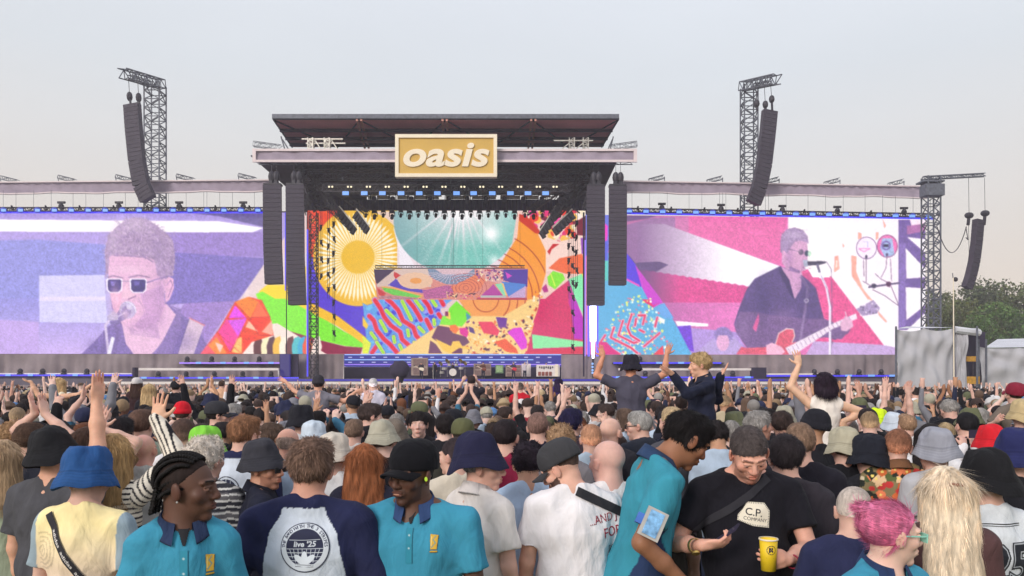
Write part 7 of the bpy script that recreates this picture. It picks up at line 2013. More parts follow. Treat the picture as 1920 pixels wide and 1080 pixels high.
# 9 capped bearded man, white tour shirt
H = hero('bearded man in worn black cap and white t-shirt with red lettering', 1052, 880, 368, 8, (58, 30, 0), skin=(218, 170, 150), hair=('buzz', (60, 46, 40)), hat=('dome', (62, 62, 66), 1.06), shirt=dict(color=(230, 226, 230), fold=.008), f=dict(hair=(40, 28, 24), beard=2), hf=.0045, seed=12, wide=1.18, lean=8)
C = Canvas(0, 0, 90, 80, 5, alpha=True); red = (176, 40, 66)
C.text('...AND J', 44, 16, 15, red, -8, bold=-.005, wscale=.8); C.text('FOR', 62, 40, 17, red, -6, wscale=.85); C.text('TOUR', 68, 68, 7, (60, 50, 60), -5)
child(H['root'], decal(H['V'], H['F'], C, .13, 1.29, .25, 'back', 'back_lettering', .003), 'back_lettering')
child(H['root'], strap_mesh(H['sk'], H['V'], H['F'], (.0, 1.49), (.25, 1.37), .045, (32, 31, 38), 'back'), 'shoulder_strap')
# 10
H = hero('person with dark curly hair and light blue t-shirt beside the cream polo man', 990, 872, 322, -8, (14, 14, 0), hair=('curly', (36, 28, 38)), shirt=dict(color=(176, 196, 222), fold=.009), skin=TAN, seed=13, wide=.98)
H = hero('bald man in a white t-shirt right of the black cap, head turned left', 1138, 868, 352, 12, (22, 0, 0), skin=(214, 170, 158), hair=None, shirt=dict(color=(228, 224, 226)), seed=14, wide=1.05, f=dict(neck=1.15))
# 12 black bucket hat, arm raised
H = hero('man in black bucket hat and dark grey t-shirt raising one bare arm', 108, 858, 365, -14, (4, 10, -8), arms=(None, ('px', 183, 722, .12, 'flat', (.3, .2, -.8), (0, .1, 1), (-.95, .3, 0))), hair=('short', (60, 46, 38)), hat=('bucket', (34, 34, 38), 1.05, (0, -10, -6)), shirt=dict(color=(76, 76, 82), fold=.009), seed=15, wide=1.3, fat=.05, hf=.006, skin=(220, 168, 142))
# 13
H = hero('man in a black patterned bucket hat, sunglasses and black polo in profile to the right', 498, 878, 330, -72, (-36, 4, 0), skin=(200, 148, 124), hair=('buzz', (40, 32, 30)), hat=('bucket', (56, 56, 64), .98, (0, -12, 0), (0, -.012, .016)), shirt=dict(color=(34, 36, 52), name='polo_shirt'), collar=(30, 32, 46), glass=((22, 20, 24), (14, 14, 18)), f=dict(hair=(50, 38, 34), beard=.8), hf=.0045, seed=17)
# 14 striped tee
def stripe_fn(V, c, C):
 s_ = np.sin(V[:, 2] * 190 + (c > 0) * V[:, 0] * 30); s2 = np.sin(V[:, 2] * 63)
 C[:, :3] = np.where((s_ > .55)[:, None], lin((216, 214, 212)), np.where((s2 > .2)[:, None], lin((104, 102, 106)), lin((58, 58, 66)))); C[:, 3] = 1; return C
H = hero('white-haired person in a grey striped t-shirt directly behind the steward with braids', 386, 864, 335, -4, (-18, 0, 0), hair=('curly', (206, 196, 186)), shirt=dict(colfn=stripe_fn, hf=.006), seed=18, wide=1.02)
# 15 striped sleeve woman
def breton_fn(V, c, C):
 s_ = np.where(c > 0, np.sin((V[:, 0] * .9 + V[:, 2] * .5) * 240), np.sin(V[:, 2] * 230))
 C[:, :3] = np.where((s_ > .45)[:, None], lin((38, 38, 46)), lin((236, 228, 214))); C[:, 3] = 1; return C
H = hero('blonde woman in black and white striped top raising her arm', 214, 858, 345, -10, (10, 0, 0), arms=(None, ('px', 296, 790, .1, 'spread', (.8, 0, -.6), (.03, .1, 1), (0, 1, 0))), hair=('long', (170, 138, 96)), shirt=dict(sleeve='long', colfn=breton_fn, hf=.006), seed=19, wide=.88, skin=(226, 180, 150), hf=.006)
# 16 long blonde
H = hero('woman with very long pale blonde hair clipped back, brown top', 1768, 930, 430, -14, (8, 4, 0), hair=('verylong', (226, 208, 184), .006), shirt=dict(color=(84, 60, 62), sleeve='long'), seed=21, wide=.9, hairq=2.4, skin=FAIR)
mb = MB(); mb.bar((-.035, -.118, .055), (.035, -.118, .055), .012, 8, .008); child(H['root'], mesh_obj('hair_clip', mb.v, mb.f, pm('hair_clip_brown', (150, 104, 84), .4), link=False), 'hair_clip', (1, 1, 1), H['sk'].H, H['sk'].hc)
# 17 jersey 25
H = hero('person in big black bucket hat and white jersey with black numerals', 1846, 908, 372, 6, (0, 6, 0), hair=('short', (80, 60, 50)), hat=('bucket', (28, 28, 32), 1.18, (0, -4, 0)), shirt=dict(color=(222, 228, 236), name='jersey', hf=.007), seed=22, wide=1.1)
C = Canvas(0, 0, 100, 70, 4, alpha=True)
for d_, c_ in ((.12, (30, 34, 44)), (.07, (200, 206, 214)), (.035, (30, 34, 44))): C.text('25', 50, 36, 56, c_, 0, bold=d_ * .55, wscale=1.0)
child(H['root'], decal(H['V'], H['F'], C, .02, 1.24, .34, 'back', 'numerals', .003), 'numerals')
C = Canvas(0, 0, 100, 12, 4, alpha=True); C.line([(0, 4), (100, 4)], 2, (30, 34, 44)); C.line([(0, 9), (100, 9)], 1.5, (30, 34, 44))
child(H['root'], decal(H['V'], H['F'], C, .0, 1.425, .2, 'back', 'neck_stripe', .003), 'neck_stripe')
# 18 floral
def floral_fn(V, c, C):
 g = np.random.default_rng(5); P0 = g.uniform(0, 1, (1500, 3)) * (.8, .4, .45) + (-.4, -.2, 1.05)
 D = ((V[:, None, :] - P0[None]) ** 2 * (1, .8, 1)).sum(2); i = D.argmin(1); d = np.sqrt(D[np.arange(len(V)), i])
 cols = lin(np.array([(206, 106, 60), (190, 60, 60), (226, 190, 150), (90, 100, 60), (230, 130, 90), (46, 50, 44), (216, 200, 170), (80, 92, 62)])); kk = g.integers(0, 8, 1500)
 a = cols[kk[i]]; a = np.where((d < .009)[:, None], lin((240, 214, 120)), np.where((d > .03)[:, None], lin((130, 116, 84)), a)); C[:, :3] = a; C[:, 3] = 1; return C
H = hero('man with short auburn hair and glasses in an orange flowered shirt', 1683, 840, 282, -8, (-20, 0, 4), hair=('fade', (130, 88, 68)), shirt=dict(colfn=floral_fn, hf=.006, name='flowered_shirt'), seed=24, wide=1.0, collar=(120, 84, 60))
H = hero('person in a pale grey bucket hat and grey t-shirt behind the long blonde hair', 1752, 850, 286, 4, (10, 0, 0), hair=('short', (90, 74, 60)), hat=('bucket', (150, 152, 164), 1.1), shirt=dict(color=(176, 176, 182)), seed=25)
H = hero('person in a bright red bucket hat at the right', 1856, 834, 228, 0, (0, 0, 0), hair=('short', (60, 46, 40)), hat=('bucket', (206, 36, 48), 1.1), shirt=dict(color=(70, 74, 84)), seed=26)
H = hero('person in a sage beige bucket hat and black t-shirt with tiny white lines', 1582, 845, 262, -6, (0, 4, 0), hair=('short', (100, 80, 64)), hat=('bucket', (172, 166, 146), 1.08), shirt=dict(color=(30, 30, 36)), seed=27)
C = Canvas(0, 0, 60, 20, 5, alpha=True)
for y in range(3, 19, 3):
 x = 2
 while x < 56: l = rng.uniform(2, 6); C.line([(x, y), (min(57, x + l), y)], .7, (190, 188, 190)); x += l + 1.5
child(H['root'], decal(H['V'], H['F'], C, 0, 1.36, .24, 'back', 'small_print'), 'small_print')
H = hero('grey cropped haired man in a dark navy t-shirt behind the pink-haired steward', 1602, 962, 400, -20, (-8, 6, 0), hair=('buzz', (176, 164, 156)), shirt=dict(color=(40, 44, 76), name='t_shirt'), seed=28, wide=1.08, f=dict(neck=1.1, beard=.5))
H = hero('man with wavy near-black hair in a charcoal t-shirt right beside the patch t-shirt man', 1472, 862, 350, -8, (6, 4, 0), hair=('messy', (44, 38, 42)), shirt=dict(color=(50, 46, 54), fold=.008), seed=29, wide=1.1, hairq=1.3)
H = hero('man with tidy brown bowl hair in a loose black t-shirt further right', 1499, 834, 320, -12, (6, 0, 0), hair=('short', (124, 100, 84)), shirt=dict(color=(32, 30, 40)), seed=30, wide=1.15, fat=.02)
H = hero('dark-haired man in a maroon football shirt', 948, 822, 278, -4, (-8, 0, 0), hair=('short', (38, 30, 34)), shirt=dict(color=(140, 36, 66), name='football_shirt'), seed=31)
H = hero('person with long ginger ringlets beside the smiling steward', 684, 872, 312, 0, (6, 0, 0), hair=('long', (146, 88, 56)), shirt=dict(color=(34, 34, 50), sleeve='long'), seed=32, wide=.9, hairq=1.6)
H = hero('person in a speckled cream bucket hat and white t-shirt', 628, 858, 265, 4, (-8, 0, 0), hair=('short', (120, 90, 70)), hat=('bucket', (206, 196, 184), 1.15), shirt=dict(color=(232, 230, 232)), seed=33, wide=1.15)
H = hero('man with tousled auburn hair and raglan top beside the white-haired person', 460, 818, 292, -4, (-22, 6, 0), hair=('messy', (138, 98, 72)), shirt=dict(color=(216, 222, 234), sleeve='long', colfn=raglan_fn, name='raglan_top'), seed=34, wide=1.05)
C = Canvas(0, 0, 60, 60, 5, alpha=True); C.ell(30, 30, 29, 29, ink, ring=1.6); C.ell(30, 30, 23, 23, ink); [C.line([(8, y), (52, y)], 1.2, pale) for y in (22, 30, 38, 46)]; [C.line([(x, 8), (x, 52)], 1.2, pale) for x in (20, 30, 40)]
child(H['root'], decal(H['V'], H['F'], C, -.05, 1.28, .18, 'back', 'globe_print', .003), 'globe_print')
# middle distance people with something to tell them by
def mid(label, cx, cy, k, hair, shirtc, hat=None, yaw=0, head=(0, 0, 0), skin=PALE, **kw):
 return hero(label, cx, cy, k, yaw, head, hair=hair, hat=hat, skin=skin, shirt=dict(color=shirtc, hf=.012, **kw.pop('sh', {})), hf=.008, **kw)
mid('person in a neon yellow bucket hat', 1641, 793, 158, ('short', (60, 50, 40)), WHITE, ('bucket', (206, 232, 40), 1.15, (0, 0, 12)), seed=40)
mid('person in a pale blue grey bucket hat beside the neon hat', 1673, 800, 160, ('short', (90, 70, 60)), (200, 204, 214), ('bucket', (196, 206, 220), 1.1), seed=41)
mid('person in a lime green crumpled bucket hat', 388, 844, 262, ('short', (90, 70, 60)), (224, 222, 224), ('bucket', (130, 206, 70), 1.12), seed=42)
mid('person in a small red beanie left of centre', 343, 778, 165, ('short', (90, 70, 60)), (120, 120, 130), ('beanie', (206, 30, 46)), seed=43)
mid('man with a faded undercut and beige collared shirt facing left behind the navy bucket hat', 852, 858, 292, ('fade', (52, 42, 46)), (206, 196, 180), yaw=30, head=(30, 0, 0), seed=44)
mid('man with a tight brown fade and white t-shirt at the left', 346, 818, 262, ('fade', (86, 66, 60)), (228, 226, 230), seed=45)
mid('man with brown back-combed hair and a grey green top', 265, 800, 250, ('short', (96, 72, 62)), (150, 160, 144), seed=46)
mid('pink bald head between the raised arms at the left', 270, 846, 262, None, (196, 196, 196), seed=47, skin=(216, 160, 148))
mid('dark round haired person in a navy jacket left of the striped raised arm', 226, 816, 255, ('messy', (34, 28, 32)), (38, 42, 60), seed=48, sh=dict(sleeve='long', hood=True))
mid('bald bearded man with black waistcoat right of centre', 1146, 812, 236, None, (38, 38, 46), seed=49, yaw=-20, head=(-20, 0, 0), f=dict(beard=1))
mid('grey-haired bespectacled man in a dark jacket looking left right of centre', 1198, 800, 226, ('short', (150, 148, 146)), (50, 54, 66), yaw=25, head=(48, 4, 0), seed=50, glass=((30, 26, 30), (90, 90, 100)))
mid('person with sandy crinkled curls right of the maroon shirt', 1052, 832, 270, ('curly', (158, 128, 100)), (120, 116, 122), seed=51)
mid('person with a pale ginger crop beside the black cap man', 1108, 826, 240, ('fade', (170, 126, 100)), (170, 188, 206), seed=52)
mid('man with ash brown short hair in a navy t-shirt behind the maroon shirt', 1008, 804, 232, ('short', (128, 100, 92)), (36, 36, 56), seed=53)
mid('person with glossy blue-black tousled hair right of centre', 1072, 796, 226, ('messy', (34, 30, 64)), (60, 50, 60), yaw=-20, head=(-20, 0, 0), seed=54)
mid('person in a tan bucket hat left of the black cap steward', 740, 824, 215, ('short', (70, 56, 50)), (80, 74, 70), ('bucket', (112, 102, 94), 1.15), seed=55)
mid('person in a black bucket hat and white top left of centre', 566, 794, 200, ('short', (50, 40, 40)), (216, 216, 220), ('bucket', (34, 34, 42), 1.15), seed=56)
mid('person in an ice blue bucket hat left of centre', 590, 826, 220, ('short', (90, 70, 60)), (70, 70, 80), ('bucket', (196, 208, 222), 1.1), seed=57)
mid('balding man behind the patterned bucket hat', 541, 834, 255, ('balding', (150, 130, 120)), (170, 186, 206), seed=58, skin=(210, 158, 140))
mid('person in a wide black bucket hat beside the sage hat', 1628, 862, 262, ('short', (60, 50, 44)), (36, 36, 42), ('bucket', (32, 34, 44), 1.2), seed=59)
H = mid('person in a navy bucket hat with three white stripes at the right edge', 1905, 862, 330, ('short', (70, 56, 50)), (34, 34, 40), ('bucket', (42, 46, 92), 1.2), seed=60)
mb = MB()
for i in range(3): mb.box((-.075 + i * .012, -.118 + .004 * (2 - i), .06), (-.069 + i * .012, -.111 + .004 * (2 - i), .105))
child(H['root'], mesh_obj('hat_stripes', mb.v, mb.f, m_white, link=False), 'hat_stripes', (1, 1, 1), H['sk'].H, H['sk'].hc)
mid('woman with long light brown hair cut by the left edge', 8, 868, 330, ('long', (166, 140, 112)), (160, 172, 150), seed=61, wide=.9)
mid('person with a mass of fair brown curls at the left edge', 22, 828, 262, ('curly', (156, 124, 92)), (40, 38, 44), seed=62)
mid('man with brown hair clapping raised hands at the far left', 56, 828, 275, ('short', (78, 58, 48)), (40, 42, 54), seed=63, arms=(('px', 66, 776, .15, 'flat', (-.7, 0, -.5), (-.35, .1, 1), (1, .2, .3)), ('px', 84, 776, .15, 'flat', (.7, 0, -.5), (-.25, .1, 1), (-1, .2, .2))))
H = mid('person holding up a hand with a wristwatch left of the red beanie', 166, 838, 290, ('long', (70, 50, 42)), (120, 90, 70), seed=64, arms=(None, ('px', 186, 804, .1, 'open', (.8, 0, -.5), (.2, .1, 1), (0, 1, 0))))
band(H, 1, m_alu, 'wristwatch', dial=True, wdt=.02)
mid('white-shirted broad man standing above the crowd near the grey sheeting', 1716, 738, 92, ('fade', (40, 34, 34)), (226, 224, 228), seed=65, rider=True)
mid('person in a black hoodie turned right with dark sunglasses left of centre', 410, 780, 190, ('short', (40, 34, 34)), (34, 32, 38), ('dome', (52, 52, 58), 1.05), yaw=-50, head=(-20, 0, 0), seed=66, glass=((24, 22, 26), (20, 20, 24)))
mid('person in a white t-shirt with a sandy quiff left of the grey bucket hat', 1700, 800, 175, ('quiff', (150, 120, 96)), (224, 222, 224), seed=67)
mid('man with thick black short hair and black top right of centre back', 1812, 800, 205, ('short', (28, 26, 30)), (36, 36, 42), seed=68)
mid('person with swept grey hair behind the ginger ringlets', 664, 812, 205, ('short', (120, 98, 84)), (210, 206, 204), seed=69)
mid('person in an olive green cap left of the maroon shirt', 868, 818, 225, ('short', (60, 50, 44)), (64, 62, 56), ('dome', (92, 94, 66), 1.08), seed=70)
mid('person in a charcoal flat beanie in front of the teal bending steward', 1238, 900, 300, ('short', (60, 50, 46)), (70, 66, 62), ('beanie', (112, 104, 96), 1.05), seed=71)
mid('person with crimson cap and checked scarf raising an arm at the right edge', 1902, 742, 150, ('short', (70, 54, 46)), (110, 100, 92), ('dome', (130, 36, 56), 1.2, (0, -12, 0)), seed=72, arms=(('px', 1868, 790, -.2, 'relax', (-.6, -.3, -.5), None, None), None), rider=True)
# ---- people sitting on shoulders, each with the person carrying them
def on_shoulders(label, clabel, cx, cy, k, s=1.0, chair=('short', (60, 46, 40)), cshirt=(50, 50, 60), **kw):
 H = hero(label, cx, cy, k, legs='sit', rider=True, s_force=s, **kw)
 pel = H['tow']((0, 0, .95)); sc_ = (pel[2] - .10 * s) / 1.44
 f_ = H['ry'] @ np.array((0, .07, 0))
 sk = Skel(arms=[('d', (-.5, .5, -.4), (.2, .35, 1), 'relax'), ('d', (.5, .5, -.4), (-.2, .35, 1), 'relax')])
 r = empty('person', (pel[0] + f_[0], pel[1] + f_[1], 0), clabel, 'person', None, math.atan2(H['ry'][1, 0], H['ry'][0, 0])); r.scale = (sc_,) * 3
 child(r, me_of('body', body_mesh(sk, dict(hair=chair[1]), .009, .012), M_SKIN), 'body', sc3(PALE)); child(r, me_of('t_shirt', shirt_mesh(sk, hf=.012), M_CLOTH), 't_shirt', sc3(cshirt))
 child(r, me_of('trousers', trouser_mesh(sk, .03), M_CLOTH), 'trousers', sc3((50, 52, 66))); child(r, hair_get(chair[0], 0), 'hair', sc3(chair[1]), sk.H, sk.hc)
 PEOPLE.append((pel[0] + f_[0], pel[1] + f_[1], .3)); return H
up = (0, 0, 1)
on_shoulders('man in dark bucket hat on shoulders with both arms up in a V', 'person carrying the man in the dark bucket hat', 1183, 690, 152, arms=(('px', 1131, 668, .05, 'open', (-.6, 0, -.6), (-.3, .1, 1), (0, 1, 0)), ('px', 1250, 664, .05, 'open', (.6, 0, -.6), (.35, .1, 1), (0, 1, 0))),
             hair=('short', (40, 34, 34)), hat=('bucket', (40, 38, 50), 1.1), shirt=dict(color=(78, 76, 92), fold=.009), skin=(206, 144, 116), seed=80, wide=1.1, hf=.007)
on_shoulders('curly blond man in a navy jacket on shoulders turned left with open arms', 'person carrying the curly blond man', 1312, 686, 182, yaw=100, head=(-10, 4, 0), arms=(('px', 1262, 702, -.30, 'open', (-.3, -.2, -1), (-.6, -.3, .35), (0, .3, 1)), ('px', 1350, 706, .1, 'open', (.6, .2, -.9), (.45, -.2, .7), (-.5, 0, .8))),
             hair=('curly', (176, 150, 110)), shirt=dict(color=(34, 38, 58), sleeve='long', name='jacket', fold=.012, loose=.02), skin=(226, 178, 152), seed=81, wide=1.0, hf=.006, collar=(34, 38, 56))
H = on_shoulders('woman with dark bob and white vest on shoulders, one arm raised', 'person carrying the woman with the dark bob', 1545, 722, 178, arms=(('px', 1498, 684, .05, 'spread', (-.4, 0, -.6), (-.15, .1, 1), (0, 1, 0)), ('px', 1580, 790, -.05, 'relax', (.9, 0, .1), (.2, 0, -1), (0, 1, 0))),
             hair=('bob', (42, 30, 44)), shirt=dict(color=(232, 224, 216), name='vest_top', hem=.97, sleeve='none'), skin=(222, 180, 152), seed=82, wide=.9, hf=.006, trousers=(40, 80, 170))
on_shoulders('man in black beanie and grey t-shirt on shoulders with arms spread wide', 'person carrying the man with the black beanie', 597, 722, 112, yaw=12, arms=(('px', 536, 716, .1, 'spread', (0, 0, -1), (-.9, .1, .5), (0, 1, 0)), ('px', 668, 734, .1, 'spread', (0, 0, -1), (1, .1, .2), (0, 1, 0))),
             hair=('short', (60, 50, 50)), hat=('beanie', (52, 50, 58), 1.1), shirt=dict(color=(124, 122, 134)), skin=(212, 160, 136), seed=83, hf=.008)
on_shoulders('blonde woman in cream top on shoulders with arms spread at far left', 'person carrying the blonde woman with spread arms', 108, 722, 108, yaw=140, head=(-10, 0, 0), arms=(('px', 170, 722, 0, 'relax', (0, 0, -1), (1, 0, .1), (0, 0, 1)), ('px', 58, 716, 0, 'relax', (0, 0, -1), (-1, 0, .2), (0, 0, 1))),
             hair=('long', (196, 166, 124)), shirt=dict(color=(226, 214, 190), name='vest_top', sleeve='none'), skin=(222, 174, 146), seed=84, wide=.88, hf=.008)
for lab, cl, x, y, k, hr, sc_, hat in (('blonde long-haired person in a black top on shoulders left of the light riser', 'person carrying the blonde in black', 281, 734, 112, ('long', (190, 162, 122)), (32, 30, 38), None),
  ('person in a white cap on shoulders at the left', 'person carrying the white cap wearer', 258, 722, 92, ('long', (60, 40, 36)), (60, 40, 44), ('dome', (206, 202, 204), 1.1)),
  ('person in a black top and cap on shoulders left of centre', 'person carrying the black capped person', 330, 728, 88, ('short', (40, 34, 34)), (34, 34, 42), ('dome', (36, 36, 42), 1.1)),
  ('broad person in a lilac white shirt on shoulders right of the grey t-shirt man', 'person carrying the lilac white shirt', 700, 722, 100, ('fade', (200, 196, 200)), (206, 202, 220), None),
  ('person in a red top on shoulders at mid stage', 'person carrying the red top', 975, 728, 86, ('fade', (90, 80, 76)), (196, 34, 52), None),
  ('slim dark-haired person in purple on shoulders by the keyboard case', 'person carrying the person in purple', 1047, 717, 70, ('long', (48, 34, 70)), (60, 40, 110), None),
  ('person in a black shirt on shoulders filming near the drums', 'person carrying the filming person', 884, 716, 92, ('short', (60, 48, 50)), (44, 40, 50), None),
  ('shirtless-backed person with arms wide on shoulders at the left of the stage', 'person carrying the arms-wide far person', 416, 722, 66, ('short', (80, 60, 50)), (214, 170, 140), None)):
 ar = None
 if 'filming' in lab: ar = (('px', 868, 714, .2, 'hold', (-.5, 0, -.8), None, None), ('px', 893, 712, .2, 'hold', (.5, 0, -.8), None, None))
 if 'arms wide' in lab: ar = (('px', 396, 714, .1, 'open', (0, 0, -1), None, None), ('px', 438, 716, .1, 'open', (0, 0, -1), None, None))
 on_shoulders(lab, cl, x, y, k, hair=hr, shirt=dict(color=sc_, hf=.012), hat=hat, seed=int(x), hf=.010, arms=ar)
# ------------------------------------------------------------------ the crowd: individuals copied from a small stock of poses
def D_(u, f, t): return ('d', u, f, t)
POSES = {
 'arms down': (Skel((0, 0, 0)), 'arms down'),
 'head left': (Skel((30, 0, 3)), 'head turned left'),
 'head right': (Skel((-34, 4, -3)), 'head turned right'),
 'head down': (Skel((10, 22, 0)), 'head bowed'),
 'both up': (Skel((0, -8, 0), arms=[D_((-.5, .15, .75), (-.12, .1, 1), 'spread'), D_((.5, .15, .75), (.15, .1, 1), 'open')]), 'both arms up'),
 'right up': (Skel((0, -4, 0), arms=[None, D_((.4, .15, .8), (-.05, .15, 1), 'open')]), 'right arm up'),
 'left up': (Skel((4, -4, 0), arms=[D_((-.4, .2, .7), (.1, .1, 1), 'point'), None]), 'left arm up'),
 'phone': (Skel((0, 0, 0), arms=[('p', (-.05, .30, 1.62), 'hold', (-.6, 0, -.6), (.1, .1, 1), (0, 1, 0)), ('p', (.07, .30, 1.62), 'hold', (.6, 0, -.6), (-.1, .1, 1), (0, 1, 0))]), 'holding up a phone'),
 'clap': (Skel((0, -6, 0), arms=[('p', (-.05, .16, 1.86), 'flat', (-.8, 0, -.3), (.1, .1, 1), (1, 0, 0)), ('p', (.06, .16, 1.86), 'flat', (.8, 0, -.3), (-.1, .1, 1), (-1, 0, 0))]), 'clapping overhead'),
}
LIB = {}
for nm, (sk, ds) in POSES.items():
 up_ = nm in ('both up', 'right up', 'left up', 'phone', 'clap')
 b = me_of('body', body_mesh(sk, dict(finehands=1, hg=.001) if up_ else {}, .0085, .012), M_SKIN)
 s1 = me_of('t_shirt', shirt_mesh(sk, hf=.013, seed=len(LIB)), M_CLOTH)
 s2 = me_of('jacket', shirt_mesh(sk, 'long', hf=.013, seed=len(LIB) + 9, hood=len(LIB) % 2 == 0, loose=.012), M_CLOTH)
 LIB[nm] = (sk, b, s1, s2)
TRO = me_of('trousers', trouser_mesh(POSES['arms down'][0], .028), M_CLOTH)
BEARD_B = me_of('body', body_mesh(POSES['arms down'][0], dict(beard=1), .0085, .012), M_SKIN)
STY = [('short', 'short', .34), ('fade', 'faded', .14), ('messy', 'tousled', .12), ('curly', 'curly', .07), ('long', 'long', .14), ('bob', 'bobbed', .04), ('pony', 'ponytailed', .05), ('balding', 'thinning', .04), ('bun', 'tied-up', .03), ('buzz', 'shaved', .03)]
HAIRC = [((38, 32, 34), 'black', .34), ((62, 50, 48), 'dark brown', .34), ((94, 76, 66), 'brown', .14), ((136, 114, 90), 'sandy', .06), ((184, 162, 130), 'blonde', .04), ((140, 136, 134), 'grey', .07), ((112, 72, 52), 'ginger', .01)]
HATC = [((32, 32, 40), 'black', .34), ((42, 46, 74), 'navy', .16), ((170, 166, 150), 'stone', .12), ((206, 204, 206), 'white', .1), ((96, 100, 76), 'olive', .08), ((120, 120, 130), 'grey', .08), ((180, 60, 66), 'red', .01), ((90, 130, 180), 'blue', .04), ((190, 170, 130), 'tan', .05)]
SHC = [((30, 30, 36), 'black', .36), ((40, 44, 66), 'navy', .16), ((222, 220, 224), 'white', .17), ((124, 124, 132), 'grey', .08), ((70, 70, 78), 'charcoal', .07), ((176, 192, 212), 'pale blue', .04), ((70, 80, 64), 'olive', .03), ((140, 44, 60), 'maroon', .03), ((190, 176, 150), 'beige', .03), ((60, 110, 140), 'teal blue', .015), ((190, 70, 60), 'red', .008)]
SKC = [((222, 188, 176), .3), ((212, 172, 158), .36), ((198, 152, 134), .2), (OLIVE, .06), (BROWN, .05), (DARK, .03)]
def pick(L):
 p = np.array([l[-1] for l in L]); return L[rng.choice(len(L), p=p / p.sum())]
LAND = [(-60, 'below the far left screen'), (90, 'below the left screen rectangle'), (200, 'below the singer'), (330, 'below the guitar strap image'), (440, 'below the orange polyhedron'), (530, 'below the left line arrays'), (600, 'below the slim stage tower'), (670, 'below the painted sun'), (750, 'below the black covered light'), (815, 'below the amplifiers left of the drums'), (870, 'below the drum kit'), (935, 'below the green amplifier'), (1000, 'below the keyboard case'), (1060, 'below the red hill artwork'), (1120, 'below the white light tube'),
  (1190, 'below the blue dotted artwork'), (1270, 'below the petal artwork'), (1340, 'below the pink stripe'), (1420, 'below the guitarist sleeve'), (1490, 'below the guitarist hands'), (1570, 'below the guitar neck'), (1650, 'below the drum images'), (1730, 'below the grey scaffold sheeting'), (1820, 'below the portable toilets'), (1900, 'below the sheeted fence')]
DIST = [(0, 'in the near rows'), (5.2, 'a little way in'), (6.6, 'in the middle rows'), (8.2, 'further into the crowd'), (10, 'well into the crowd'), (12, 'deep in the crowd')]
used_labels = {}
env = np.zeros(25)
for x, y, r_ in PEOPLE:
 if y > .5:
  px = 960 + x / y * FPX
  if y < 6.2:
   for b in range(25):
    if abs(b * 80 - px) < .33 / y * FPX: env[b] = max(env[b], y)
heroXY = list(PEOPLE)
placed = 0; NIND = 300 - len([o for o in sc.objects if o.name.startswith('person')]); cand = 0
pts = [np.array((p[0], p[1])) for p in PEOPLE]
fronts = [(960 + x / y * FPX, y) for x, y, _ in heroXY if y > .5]
RMAX = 15.5
cands = []
while len(cands) < 9000:
 Y = math.sqrt(rng.uniform(3.0 ** 2, RMAX ** 2)); X = rng.uniform(-.75, .75) * Y
 cands.append((Y, X))
picked = []
MIND = .43
for Y, X in cands:
 px = 960 + X / Y * FPX
 if px < -50 or px > 1970: continue
 bi = int(np.clip(round(px / 80), 0, 24))
 if Y < max(env[bi] + .4, 5.1): continue
 p = np.array((X, Y))
 if min(np.hypot(*(p - q_)) for q_ in pts) < MIND: continue
 # keep clear views of the people picked out in front of the crowd further back
 blk = False
 for hx, hy in fronts:
  if hy > Y + .3 and abs(px - hx) < (.30 / hy + .14 / Y) * FPX * .5 and hy < 9: blk = rng.random() < .8
 if blk: continue
 pts.append(p); picked.append((Y, X))
picked.sort()
RCUT = picked[NIND - 8][0] if len(picked) > NIND - 8 else RMAX
print('picked', len(picked), 'NIND', NIND, 'RCUT', RCUT)
